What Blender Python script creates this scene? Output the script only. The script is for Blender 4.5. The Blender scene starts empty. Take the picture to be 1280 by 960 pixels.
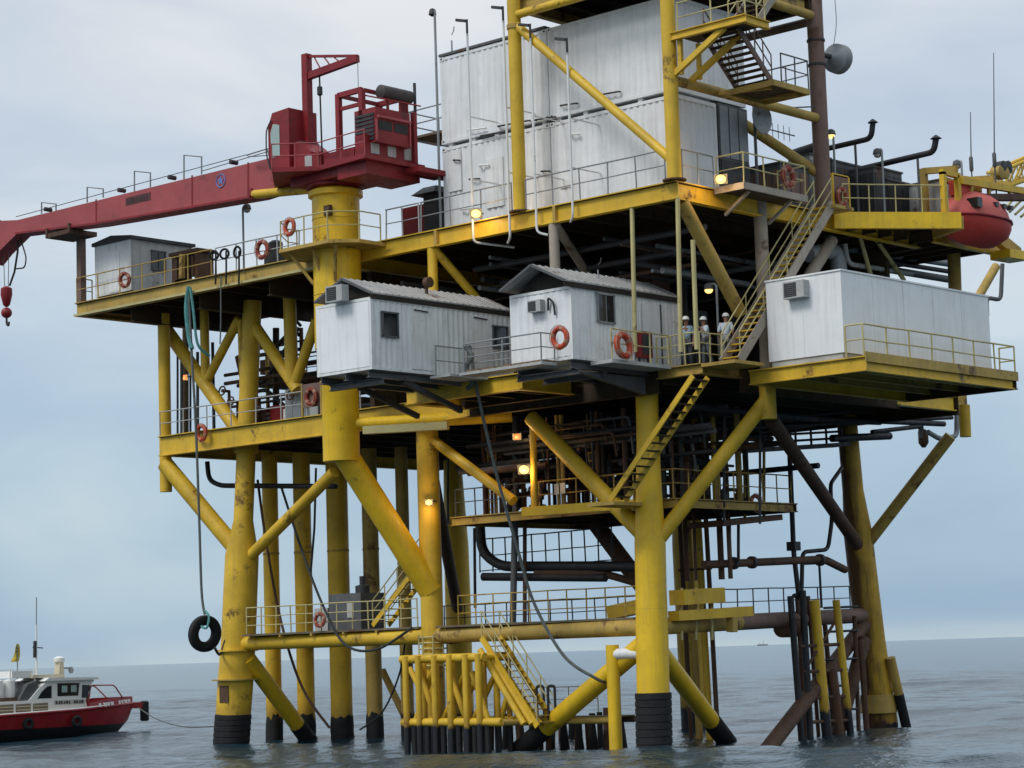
import bpy, math, random
import numpy as np
from mathutils import Vector, Matrix
random.seed(7)
rng = np.random.RandomState(7)
S = bpy.context.scene
COL = S.collection
# ------------------------------------------------------------------ camera
# World: front corner leg of the platform stands at the origin, -X runs along
# the left face, +Y along the right face, Z up, metres.
F_PX, W_PX, H_PX = 2850.0, 1280.0, 960.0
YAW, ROLL, EYE = math.radians(48.0), math.atan(0.032), 3.5
PIT = math.atan(336 * math.cos(ROLL) / F_PX)
_fh = np.array([-math.cos(YAW), math.sin(YAW), 0.0])
_r0 = np.array([math.sin(YAW), math.cos(YAW), 0.0])
_z = np.array([0, 0, 1.0])
FW = _fh * math.cos(PIT) + _z * math.sin(PIT)
_u0 = _z * math.cos(PIT) - _fh * math.sin(PIT)
RT = _r0 * math.cos(ROLL) - _u0 * math.sin(ROLL)
UP = _u0 * math.cos(ROLL) + _r0 * math.sin(ROLL)
CAM = np.array([51.14, -63.70, EYE])
cam_d = bpy.data.cameras.new('camera')
cam = bpy.data.objects.new('camera', cam_d)
COL.objects.link(cam)
cam_d.sensor_width = 36.0
cam_d.lens = 36.0 * F_PX / W_PX
cam_d.clip_start, cam_d.clip_end = 0.5, 60000
m = Matrix.Identity(4)
for i in range(3):
    m[i][0], m[i][1], m[i][2], m[i][3] = RT[i], UP[i], -FW[i], CAM[i]
cam.matrix_world = m
S.camera = cam
# ------------------------------------------------------------------ light
SUN_DIR = Vector(tuple(-0.55 * _r0 - 0.38 * _fh + 0.80 * _z)).normalized()
SUN_EL = math.asin(SUN_DIR.z)
SUN_AZ = math.atan2(SUN_DIR.x, SUN_DIR.y)
sd = bpy.data.lights.new('sun', 'SUN')
sd.energy, sd.angle, sd.color = 1.5, math.radians(18), (1.0, 0.97, 0.93)
sun = bpy.data.objects.new('sun', sd)
COL.objects.link(sun)
sun.rotation_euler = SUN_DIR.to_track_quat('Z', 'Y').to_euler()
sun.location = (0, 0, 60)
wd = bpy.data.worlds.new('World')
S.world = wd
wd.use_nodes = True
nt = wd.node_tree
nt.nodes.clear()
def N(t, **k):
    n = nt.nodes.new(t)
    for a, b in k.items():
        setattr(n, a, b)
    return n
def ramp(fac, stops):
    n = N('ShaderNodeValToRGB')
    e = n.color_ramp.elements
    while len(e) < len(stops):
        e.new(0.5)
    for i, (p, c) in enumerate(stops):
        e[i].position = p
        e[i].color = (*c, 1) if len(c) == 3 else c
    nt.links.new(fac, n.inputs[0])
    return n.outputs[0]
tc = N('ShaderNodeTexCoord')
sky = N('ShaderNodeTexSky', sky_type='NISHITA', sun_disc=False)
sky.sun_elevation, sky.sun_rotation = SUN_EL, SUN_AZ
sky.air_density, sky.dust_density = 1.0, 2.0
sep = N('ShaderNodeSeparateXYZ')
nt.links.new(tc.outputs['Generated'], sep.inputs[0])
# cloud deck: colour by elevation, broken by soft horizontal bands
elev = ramp(sep.outputs['Z'], [(0.0, (4.3, 5.4, 6.1)), (0.006, (3.7, 4.9, 6.0)), (0.014, (3.1, 4.45, 5.9)), (0.03, (3.5, 4.85, 6.1)), (0.07, (4.0, 5.3, 6.4)),
                               (0.13, (4.5, 5.6, 6.7)), (0.21, (5.3, 6.1, 7.0)), (0.3, (6.2, 6.7, 7.3)), (0.5, (6.9, 7.6, 8.2)), (1.0, (7.4, 8.3, 9.2))])
mp = N('ShaderNodeMapping')
mp.inputs['Scale'].default_value = (1.6, 1.6, 5.2)
mp.inputs['Location'].default_value = (0.35, 0.1, 0.2)
nt.links.new(tc.outputs['Generated'], mp.inputs[0])
cn = N('ShaderNodeTexNoise')
cn.inputs['Scale'].default_value = 2.3
cn.inputs['Detail'].default_value = 6
cn.inputs['Roughness'].default_value = 0.5
cn.inputs['Distortion'].default_value = 0.4
nt.links.new(mp.outputs[0], cn.inputs['Vector'])
cl = ramp(cn.outputs[0], [(0.34, (0.82, 0.86, 0.92)), (0.5, (1.0, 1.0, 1.0)), (0.64, (1.26, 1.17, 1.08))])
mul = N('ShaderNodeMix', data_type='RGBA', blend_type='MULTIPLY')
mul.inputs[0].default_value = 1.0
nt.links.new(elev, mul.inputs[6])
nt.links.new(cl, mul.inputs[7])
mx = N('ShaderNodeMix', data_type='RGBA')
mx.inputs[0].default_value = 0.88
nt.links.new(sky.outputs[0], mx.inputs[6])
nt.links.new(mul.outputs[2], mx.inputs[7])
bg = N('ShaderNodeBackground')
bg.inputs['Strength'].default_value = 0.1
nt.links.new(mx.outputs[2], bg.inputs[0])
wo = N('ShaderNodeOutputWorld')
nt.links.new(bg.outputs[0], wo.inputs[0])
S.view_settings.view_transform = 'Standard'
S.view_settings.look = 'None'
S.view_settings.gamma = 1
S.view_settings.exposure = 0.18
S.view_settings.use_curve_mapping = False
# ------------------------------------------------------------------ measuring: photo point -> point on a plane of the platform
def _ray(px, py):
    return FW * F_PX + RT * (px - W_PX / 2) - UP * (py - H_PX / 2)
def PZ(px, py, z):
    d = _ray(px, py)
    return Vector(CAM + d * ((z - CAM[2]) / d[2]))
def PY(px, py, y):
    d = _ray(px, py)
    return Vector(CAM + d * ((y - CAM[1]) / d[1]))
def PX(px, py, x):
    d = _ray(px, py)
    return Vector(CAM + d * ((x - CAM[0]) / d[0]))
# ------------------------------------------------------------------ materials
MATS = {}
def mat(name, col, rough=0.55, metal=0.0, var=0.25, rust=0.0, streak=0.0, dirt=0.0, low=None, boot=None, side=None, bump=0.15, scale=1.0, rustcol=(0.10, 0.045, 0.02), spec=0.4, emit=None, dirtcol=(0.16, 0.14, 0.11)):
    """weathered paint: colour drift, vertical run-off streaks, rust patches, optional dark growth below a height"""
    mt = bpy.data.materials.new(name)
    mt.use_nodes = True
    MATS[name] = mt
    t = mt.node_tree
    b = t.nodes['Principled BSDF']
    L = t.links.new
    b.inputs['Roughness'].default_value = rough
    b.inputs['Metallic'].default_value = metal
    b.inputs['Specular IOR Level'].default_value = spec
    if emit:
        b.inputs['Base Color'].default_value = (*col, 1)
        b.inputs['Emission Color'].default_value = (*emit[0], 1)
        b.inputs['Emission Strength'].default_value = emit[1]
        return mt
    geo = t.nodes.new('ShaderNodeNewGeometry')
    def noise(sc, det, vec=None, rgh=0.6):
        n = t.nodes.new('ShaderNodeTexNoise')
        n.inputs['Scale'].default_value = sc
        n.inputs['Detail'].default_value = det
        n.inputs['Roughness'].default_value = rgh
        L(vec or geo.outputs['Position'], n.inputs['Vector'])
        return n.outputs[0]
    def rmp(f, a, c, va=0.0, vb=1.0):
        n = t.nodes.new('ShaderNodeMapRange')
        n.inputs[1].default_value, n.inputs[2].default_value = a, c
        n.inputs[3].default_value, n.inputs[4].default_value = va, vb
        L(f, n.inputs[0])
        return n.outputs[0]
    def mix(fac, a, c, bt='MIX'):
        n = t.nodes.new('ShaderNodeMix')
        n.data_type, n.blend_type = 'RGBA', bt
        if isinstance(fac, (int, float)):
            n.inputs[0].default_value = fac
        else:
            L(fac, n.inputs[0])
        for s, v in ((6, a), (7, c)):
            if isinstance(v, tuple):
                n.inputs[s].default_value = (*v, 1)
            else:
                L(v, n.inputs[s])
        return n.outputs[2]
    def mapped(sx, sy, sz):
        n = t.nodes.new('ShaderNodeMapping')
        n.inputs['Scale'].default_value = (sx, sy, sz)
        L(geo.outputs['Position'], n.inputs[0])
        return n.outputs[0]
    c = mix(rmp(noise(0.9 * scale, 5), 0.3, 0.7), tuple(x * (1 - var) for x in col), tuple(min(0.95, x * (1 + var * 0.6)) for x in col))
    if streak:
        f = rmp(noise(1.0, 4, mapped(7 * scale, 7 * scale, 0.35)), 0.5, 0.75, 0.0, streak)
        c = mix(f, c, tuple(0.45 * x + 0.55 * y for x, y in zip(col, dirtcol)))
    if dirt:
        f = rmp(noise(1.7 * scale, 8, None, 0.7), 0.52, 0.72, 0.0, dirt)
        c = mix(f, c, dirtcol)
    if rust:
        mm = t.nodes.new('ShaderNodeMath'); mm.operation = 'MULTIPLY_ADD'
        L(noise(7.0 * scale, 8, None, 0.7), mm.inputs[0]); mm.inputs[1].default_value = 0.45
        L(noise(0.8 * scale, 3), mm.inputs[2])
        f = rmp(mm.outputs[0], 0.90 - 0.18 * rust, 1.02 - 0.20 * rust, 0.0, 0.9)
        c = mix(f, c, rustcol)
        f2 = rmp(noise(1.0, 5, mapped(9 * scale, 9 * scale, 0.5)), 0.60, 0.72, 0.0, min(0.8, rust))
        c = mix(f2, c, tuple(0.5 * x + 0.5 * y for x, y in zip(col, rustcol)))
    if low:
        sp = t.nodes.new('ShaderNodeSeparateXYZ')
        L(geo.outputs['Position'], sp.inputs[0])
        ad = t.nodes.new('ShaderNodeMath')
        ad.operation = 'MULTIPLY_ADD'
        L(noise(2.5, 6), ad.inputs[0])
        ad.inputs[1].default_value = 0.7
        L(sp.outputs['Z'], ad.inputs[2])
        c = mix(rmp(ad.outputs[0], low + 0.35, low + 1.3, 0.55, 0.0), c, (0.13, 0.055, 0.02))
        c = mix(rmp(ad.outputs[0], low + 0.30, low + 0.42, 1.0, 0.0), c, (0.012, 0.014, 0.018))
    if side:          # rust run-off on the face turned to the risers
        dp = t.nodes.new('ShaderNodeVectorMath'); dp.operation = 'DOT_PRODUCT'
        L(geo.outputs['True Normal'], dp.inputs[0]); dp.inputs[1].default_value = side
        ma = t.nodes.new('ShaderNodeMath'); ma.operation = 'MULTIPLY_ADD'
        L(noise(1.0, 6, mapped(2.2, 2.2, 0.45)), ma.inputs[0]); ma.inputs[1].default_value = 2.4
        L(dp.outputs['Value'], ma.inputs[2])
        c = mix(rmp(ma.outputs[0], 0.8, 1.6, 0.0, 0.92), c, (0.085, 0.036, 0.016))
    if boot:
        sp = t.nodes.new('ShaderNodeSeparateXYZ')
        L(geo.outputs['Position'], sp.inputs[0])
        c = mix(rmp(sp.outputs['Z'], boot - 0.02, boot + 0.02, 1.0, 0.0), c, (0.012, 0.012, 0.014))
    L(c, b.inputs['Base Color'])
    if bump:
        bn = t.nodes.new('ShaderNodeBump')
        bn.inputs['Strength'].default_value = bump
        bn.inputs['Distance'].default_value = 0.03
        L(noise(9 * scale, 6), bn.inputs['Height'])
        L(bn.outputs[0], b.inputs['Normal'])
        rr = rmp(noise(4 * scale, 4), 0.3, 0.7, max(0.05, rough - 0.12), min(1, rough + 0.15))
        L(rr, b.inputs['Roughness'])
    return mt
YEL = (0.68, 0.435, 0.030)
mat('yellow_paint', YEL, 0.5, var=0.22, rust=0.25, streak=0.35)
mat('yellow_jacket', YEL, 0.5, var=0.22, rust=0.3, streak=0.4, low=0.85)
mat('yellow_fresh', (0.78, 0.50, 0.018), 0.42, var=0.2, rust=0.16, streak=0.45)
mat('yellow_worn', (0.46, 0.31, 0.07), 0.6, var=0.3, rust=0.55, streak=0.6)
mat('yellow_stained', (0.56, 0.34, 0.03), 0.55, var=0.3, rust=0.95, streak=0.6, low=0.3)
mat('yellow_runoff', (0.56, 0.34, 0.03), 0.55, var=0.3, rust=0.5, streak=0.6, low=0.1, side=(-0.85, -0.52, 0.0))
mat('yellow_pale', (0.50, 0.44, 0.20), 0.55, var=0.2, rust=0.2, streak=0.2)
mat('beige_paint', (0.36, 0.31, 0.25), 0.6, var=0.2, rust=0.35, streak=0.5)
mat('rust_steel', (0.095, 0.048, 0.028), 0.75, var=0.4, rust=0.5, streak=0.5)
mat('rust_column', (0.19, 0.12, 0.095), 0.65, var=0.25, rust=0.4, streak=0.4)
mat('under_deck', (0.055, 0.038, 0.018), 0.8, var=0.4, rust=0.5, streak=0.2)  # rusty brown, base colour darkened to put deep shadow below the decks
mat('deck_plate', (0.16, 0.13, 0.08), 0.8, var=0.3, rust=0.5)
mat('white_paint', (0.79, 0.81, 0.82), 0.5, var=0.08, rust=0.0, streak=0.4, dirt=0.1, rustcol=(0.3, 0.2, 0.13))
mat('white_dirty', (0.77, 0.79, 0.78), 0.55, var=0.1, rust=0.05, streak=0.6, dirt=0.18, rustcol=(0.28, 0.18, 0.11))
mat('white_clean', (0.82, 0.84, 0.85), 0.5, var=0.06, rust=0.0, streak=0.3, dirt=0.08, rustcol=(0.35, 0.27, 0.2))
mat('roof_metal', (0.42, 0.42, 0.41), 0.45, metal=0.3, var=0.2, rust=0.2, streak=0.4)
mat('dark_void', (0.03, 0.027, 0.022), 0.85, var=0.3)
mat('red_paint', (0.235, 0.013, 0.018), 0.5, var=0.25, rust=0.2, streak=0.4, rustcol=(0.07, 0.02, 0.015), dirtcol=(0.1, 0.03, 0.03))
mat('red_faded', (0.37, 0.072, 0.076), 0.55, var=0.15, rust=0.08, streak=0.5, rustcol=(0.12, 0.05, 0.04), dirtcol=(0.16, 0.07, 0.07))
mat('red_lifeboat', (0.50, 0.045, 0.032), 0.6, var=0.12, streak=0.3, dirt=0.1)
mat('red_canopy', (0.55, 0.11, 0.09), 0.65, var=0.15, streak=0.35, dirt=0.12)
mat('red_hull', (0.32, 0.012, 0.016), 0.4, var=0.2, streak=0.3, dirt=0.1)
mat('hull_paint', (0.32, 0.012, 0.016), 0.4, var=0.2, streak=0.3, dirt=0.1, boot=0.66)
mat('muffler', (0.05, 0.04, 0.04), 0.6, var=0.3, rust=0.3)
mat('black_hull', (0.012, 0.012, 0.014), 0.55, var=0.3)
mat('rubber', (0.012, 0.013, 0.014), 0.75, var=0.3, bump=0.4)
mat('dark_steel', (0.04, 0.042, 0.046), 0.6, var=0.35, rust=0.3)
mat('black_pipe', (0.022, 0.022, 0.026), 0.55, var=0.3)
mat('brown_pipe', (0.10, 0.055, 0.035), 0.7, var=0.35, rust=0.4)
mat('grey_steel', (0.27, 0.29, 0.30), 0.5, metal=0.3, var=0.2, rust=0.2)
mat('grey_dark', (0.10, 0.105, 0.11), 0.6, var=0.3, rust=0.2)
mat('grey_pale', (0.44, 0.45, 0.44), 0.55, var=0.15, rust=0.15, streak=0.5, dirt=0.25)
mat('glass_dark', (0.012, 0.016, 0.020), 0.08, var=0.2, bump=0, spec=0.6)
mat('glass_green', (0.35, 0.46, 0.43), 0.15, var=0.1, bump=0, spec=0.6)
mat('ring_orange', (0.46, 0.055, 0.02), 0.55, var=0.2, dirt=0.2)
mat('ring_dull', (0.26, 0.04, 0.025), 0.65, var=0.3, dirt=0.3)
mat('ring_white', (0.40, 0.20, 0.13), 0.6, var=0.15)
mat('teal_rope', (0.09, 0.28, 0.27), 0.85, var=0.3, scale=6)
mat('grey_rope', (0.13, 0.145, 0.14), 0.9, var=0.3, scale=6)
mat('dark_rope', (0.035, 0.04, 0.04), 0.9, var=0.3, scale=6)
mat('shirt_blue', (0.36, 0.50, 0.60), 0.85, var=0.12, scale=3)
mat('shirt_white', (0.52, 0.58, 0.63), 0.85, var=0.1, scale=3)
mat('trousers', (0.10, 0.115, 0.13), 0.9, var=0.2, scale=3)
mat('trousers_grey', (0.24, 0.26, 0.27), 0.9, var=0.2, scale=3)
mat('skin', (0.28, 0.14, 0.09), 0.6, var=0.1, scale=3)
mat('helmet_white', (0.80, 0.80, 0.78), 0.35, var=0.05)
mat('shoe', (0.02, 0.018, 0.015), 0.6)
mat('blue_mark', (0.13, 0.22, 0.50), 0.6, var=0.15)
mat('sign_brown', (0.10, 0.035, 0.035), 0.7, var=0.2)
mat('letter_dark', (0.05, 0.028, 0.028), 0.7, var=0.3)
mat('boat_white', (0.80, 0.80, 0.77), 0.35, var=0.05, streak=0.2)
mat('boat_cream', (0.58, 0.52, 0.38), 0.55, var=0.1)
mat('louvre', (0.20, 0.17, 0.12), 0.6, var=0.2)
mat('flag_yellow', (0.55, 0.42, 0.06), 0.8, var=0.2)
mat('lamp_warm', (0.05, 0.04, 0.02), emit=((1.0, 0.62, 0.18), 2.0))
mat('lamp_orange', (0.05, 0.03, 0.02), emit=((1.0, 0.22, 0.05), 1.5))
mat('wood', (0.20, 0.13, 0.07), 0.8, var=0.35, scale=3)
# ------------------------------------------------------------------ mesh builder
def V(*a):
    return Vector(a)
class MB:
    def __init__(s):
        s.v, s.f = [], []
    def _add(s, vs, fs):
        o = len(s.v)
        s.v += [Vector(q) for q in vs]
        s.f += [tuple(i + o for i in q) for q in fs]
        return s
    def hexa(s, b, t):          # 4 bottom + 4 top corners (ccw from above)
        return s._add(list(b) + list(t), [(3, 2, 1, 0), (4, 5, 6, 7)] + [(i, (i + 1) % 4, 4 + (i + 1) % 4, 4 + i) for i in range(4)])
    def box(s, x0, x1, y0, y1, z0, z1):
        x0, x1 = min(x0, x1), max(x0, x1); y0, y1 = min(y0, y1), max(y0, y1); z0, z1 = min(z0, z1), max(z0, z1)
        return s.hexa([V(x0, y0, z0), V(x1, y0, z0), V(x1, y1, z0), V(x0, y1, z0)], [V(x0, y0, z1), V(x1, y0, z1), V(x1, y1, z1), V(x0, y1, z1)])
    def prism(s, pts, vec):     # closed polygon swept along vec
        pts = [Vector(q) for q in pts]; vec = Vector(vec); n = len(pts)
        return s._add(pts + [q + vec for q in pts], [tuple(range(n - 1, -1, -1)), tuple(range(n, 2 * n))] + [(i, (i + 1) % n, n + (i + 1) % n, n + i) for i in range(n)])
    def frame(s, p0, p1, up=(0, 0, 1)):
        d = (Vector(p1) - Vector(p0)).normalized()
        u = Vector(up)
        if abs(d.dot(u)) > 0.98:
            u = Vector((0, 1, 0)) if abs(d.y) < 0.9 else Vector((1, 0, 0))
        r = d.cross(u).normalized()
        return d, r, r.cross(d).normalized()
    def beam(s, p0, p1, w, h, up=(0, 0, 1)):   # rectangular bar
        p0, p1 = Vector(p0), Vector(p1)
        d, r, u = s.frame(p0, p1, up)
        c = [(-w / 2, -h / 2), (w / 2, -h / 2), (w / 2, h / 2), (-w / 2, h / 2)]
        a = [p0 + r * x + u * y for x, y in c]; b = [p1 + r * x + u * y for x, y in c]
        return s._add(a + b, [(0, 1, 2, 3), (7, 6, 5, 4)] + [(i, 4 + i, 4 + (i + 1) % 4, (i + 1) % 4) for i in range(4)])
    def ibeam(s, p0, p1, w, h, t=0.04, up=(0, 0, 1)):
        p0, p1 = Vector(p0), Vector(p1)
        d, r, u = s.frame(p0, p1, up)
        a, b, k = w / 2, h / 2, t / 2
        c = [(-a, -b), (a, -b), (a, -b + t), (k, -b + t), (k, b - t), (a, b - t), (a, b), (-a, b), (-a, b - t), (-k, b - t), (-k, -b + t), (-a, -b + t)]
        return s.prism([p0 + r * x + u * y for x, y in c], p1 - p0)
    def tube(s, p0, p1, r0, r1=None, n=12):
        return s.sweep([p0, p1], [r0, r0 if r1 is None else r1], n)
    def sweep(s, pts, r, n=8, cap=True):
        pts = [Vector(q) for q in pts]; k = len(pts)
        if not isinstance(r, (list, tuple)):
            r = [r] * k
        d0, rr, uu = s.frame(pts[0], pts[1])
        o = len(s.v); prev = d0
        for i, q in enumerate(pts):
            if i == 0: t = d0
            elif i == k - 1: t = (pts[i] - pts[i - 1]).normalized()
            else:
                t = (pts[i + 1] - pts[i]).normalized() + (pts[i] - pts[i - 1]).normalized()
                t = t.normalized() if t.length > 1e-6 else prev
            qn = prev.rotation_difference(t)
            rr = qn @ rr; uu = qn @ uu; prev = t
            for j in range(n):
                a = 2 * math.pi * j / n
                s.v.append(q + rr * (r[i] * math.cos(a)) + uu * (r[i] * math.sin(a)))
        for i in range(k - 1):
            for j in range(n):
                a, b = o + i * n + j, o + i * n + (j + 1) % n
                s.f.append((a, a + n, b + n, b))
        if cap:
            s.f.append(tuple(o + j for j in range(n)))
            s.f.append(tuple(o + (k - 1) * n + j for j in range(n - 1, -1, -1)))
        return s
    def lathe(s, c, prof, n=20, axis='z', cap=True):
        c = Vector(c); o = len(s.v)
        for r, h in prof:
            for j in range(n):
                a = 2 * math.pi * j / n
                q = (r * math.cos(a), r * math.sin(a), h)
                if axis == 'x': q = (q[2], q[0], q[1])
                if axis == 'y': q = (q[1], q[2], q[0])
                s.v.append(c + Vector(q))
        for i in range(len(prof) - 1):
            for j in range(n):
                a, b = o + i * n + j, o + i * n + (j + 1) % n
                s.f.append((a, b, b + n, a + n))
        if cap:
            s.f.append(tuple(o + j for j in range(n - 1, -1, -1)))
            s.f.append(tuple(o + (len(prof) - 1) * n + j for j in range(n)))
        return s
    def growth(s, c, r, z0, z1, n=22, amt=0.05):   # ragged shell of weed and barnacles
        c = Vector(c); k = 7; o = len(s.v)
        for i in range(k + 1):
            for j in range(n):
                a = 2 * math.pi * j / n
                rr = r + (0.005 if i == k else random.uniform(0.01, amt))
                z = z0 + (z1 - z0) * i / k + (random.uniform(-0.16, 0.14) if i >= k - 1 else random.uniform(-.03, .03))
                s.v.append(V(c.x + rr * math.cos(a), c.y + rr * math.sin(a), z))
        for i in range(k):
            for j in range(n):
                a, b = o + i * n + j, o + i * n + (j + 1) % n
                s.f.append((a, b, b + n, a + n))
        return s
    def torus(s, c, R, r, normal, n=20, m_=8, a0=0.0, a1=2 * math.pi):
        c = Vector(c); nn = Vector(normal).normalized()
        d, e, f = s.frame((0, 0, 0), nn)
        full = abs(a1 - a0 - 2 * math.pi) < 1e-6
        pts = [c + e * R * math.cos(a0 + (a1 - a0) * i / n) + f * R * math.sin(a0 + (a1 - a0) * i / n) for i in range(n + (0 if full else 1))]
        if not full:
            return s.sweep(pts, r, m_)
        o = len(s.v)
        for i in range(n):
            a = 2 * math.pi * i / n
            dirv = e * math.cos(a) + f * math.sin(a)
            for j in range(m_):
                b = 2 * math.pi * j / m_
                s.v.append(c + dirv * (R + r * math.cos(b)) + nn * (r * math.sin(b)))
        for i in range(n):
            for j in range(m_):
                s.f.append((o + i * m_ + j, o + ((i + 1) % n) * m_ + j, o + ((i + 1) % n) * m_ + (j + 1) % m_, o + i * m_ + (j + 1) % m_))
        return s
    def sphere(s, c, r, n=12, k=8):
        if not isinstance(r, (tuple, list)): r = (r, r, r)
        o = len(s.v); c = Vector(c)
        for i in range(1, k):
            th = math.pi * i / k
            for j in range(n):
                a = 2 * math.pi * j / n
                s.v.append(c + V(r[0] * math.sin(th) * math.cos(a), r[1] * math.sin(th) * math.sin(a), r[2] * math.cos(th)))
        s.v += [c + V(0, 0, r[2]), c - V(0, 0, r[2])]
        for i in range(k - 2):
            for j in range(n):
                a, b = o + i * n + j, o + i * n + (j + 1) % n
                s.f.append((a, a + n, b + n, b))
        T, B = len(s.v) - 2, len(s.v) - 1
        for j in range(n):
            s.f.append((T, o + j, o + (j + 1) % n))
            s.f.append((B, o + (k - 2) * n + (j + 1) % n, o + (k - 2) * n + j))
        return s
    def corr(s, p0, p1, z0, z1, nrm, pitch=0.28, depth=0.036):  # corrugated sheet between p0 and p1 (plan), outside along nrm
        p0, p1, nrm = Vector(p0), Vector(p1), Vector(nrm)
        L = (p1 - p0).length; k = max(2, int(round(L / pitch))); d = (p1 - p0) / L; w = L / k
        line = []
        for i in range(k):
            for u, h in ((0.0, 1), (0.32, 1), (0.5, 0), (0.82, 0)):
                line.append(p0 + d * (w * (i + u)) + nrm * (depth * (h - 0.5)))
        line.append(p1 + nrm * depth * 0.5)
        o = len(s.v)
        for q in line:
            s.v.append(V(q.x, q.y, z0)); s.v.append(V(q.x, q.y, z1))
        for i in range(len(line) - 1):
            s.f.append((o + 2 * i, o + 2 * i + 2, o + 2 * i + 3, o + 2 * i + 1))
        return s
    def mesh(s, name, off):
        me = bpy.data.meshes.new(name)
        me.from_pydata([tuple(q - off) for q in s.v], [], s.f)
        me.validate()
        me.shade_smooth()
        me.set_sharp_from_angle(angle=math.radians(38))
        return me
    def build(s, name, mt, parent=None, label=None):
        off = ROOT.get(parent.name, V(0, 0, 0)) if parent else V(0, 0, 0)
        ob = bpy.data.objects.new(name, s.mesh(name, off))
        ob.data.materials.append(MATS[mt])
        COL.objects.link(ob)
        if parent:
            ob.parent = parent
            ROOT[ob.name] = off
        if label: ob['label'] = label
        return ob
ROOT = {}
def tag(o, label, cat, group=None):
    o['label'] = label; o['category'] = cat
    if group: o['group'] = group
    return o
def thing(name, label, cat, loc, group=None):
    o = bpy.data.objects.new(name, None)
    o.empty_display_size = 0.3
    o.location = loc
    COL.objects.link(o)
    ROOT[o.name] = Vector(loc)
    return tag(o, label, cat, group)
def single(mb, name, mt, label, cat, group=None):
    return tag(mb.build(name, mt), label, cat, group)
def kids(o):
    return [c for c in COL.objects if c.parent == o]
def copy_tree(o, loc=None, parent=None, label=None, rot=None):
    c = o.copy(); COL.objects.link(c); c.parent = parent
    if loc is not None: c.location = loc
    if rot is not None: c.rotation_euler = rot
    if label: c['label'] = label
    for ch in o.children: copy_tree(ch, None, c)
    return c
def fillet(pts, r=0.3, k=4):
    pts = [Vector(q) for q in pts]; out = [pts[0]]
    for i in range(1, len(pts) - 1):
        a, b, c = pts[i - 1], pts[i], pts[i + 1]
        q = min(r, (a - b).length * 0.45, (c - b).length * 0.45)
        s0, s1 = b + (a - b).normalized() * q, b + (c - b).normalized() * q
        for j in range(k + 1):
            t = j / k
            out.append(s0 * (1 - t) ** 2 + b * 2 * t * (1 - t) + s1 * t * t)
    return out + [pts[-1]]
def wavy(pts, gap):     # slightly bent bars between posts
    out = [pts[0]]
    for a, b in zip(pts[:-1], pts[1:]):
        n = max(1, int(round((b - a).length / gap)))
        out += [a.lerp(b, i / n) + V(0, 0, random.uniform(-.015, .012)) for i in range(1, n)] + [b]
    return out
def railing(label, pts, h=1.05, gap=1.5, mt='yellow_pale', rails=(1.0, 0.52), r=0.028, cat='railing', name='guard_railing'):
    pts = [Vector(q) for q in pts]
    t = thing(name, label, cat, pts[0])
    for i, q in enumerate(rails):
        MB().sweep(wavy([p + V(0, 0, h * q) for p in pts], gap), r * (1.0 if i == 0 else 0.8), 6).build('top_rail' if i == 0 else 'mid_rail', mt, t)
    me = None
    for a, b in zip(pts[:-1], pts[1:]):
        n = max(1, int(round((b - a).length / gap)))
        for i in range(n + (1 if b is pts[-1] else 0)):
            p = a.lerp(b, i / n)
            if me is None:
                me = MB().tube(V(0, 0, 0), V(0, 0, h), r * 1.05, n=6).mesh('post', V(0, 0, 0)); me.materials.append(MATS[mt])
            o = bpy.data.objects.new('post', me); COL.objects.link(o); o.parent = t; o.location = p - pts[0]; o.rotation_euler = (random.uniform(-.02, .02), random.uniform(-.02, .02), 0)
    return t
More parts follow.
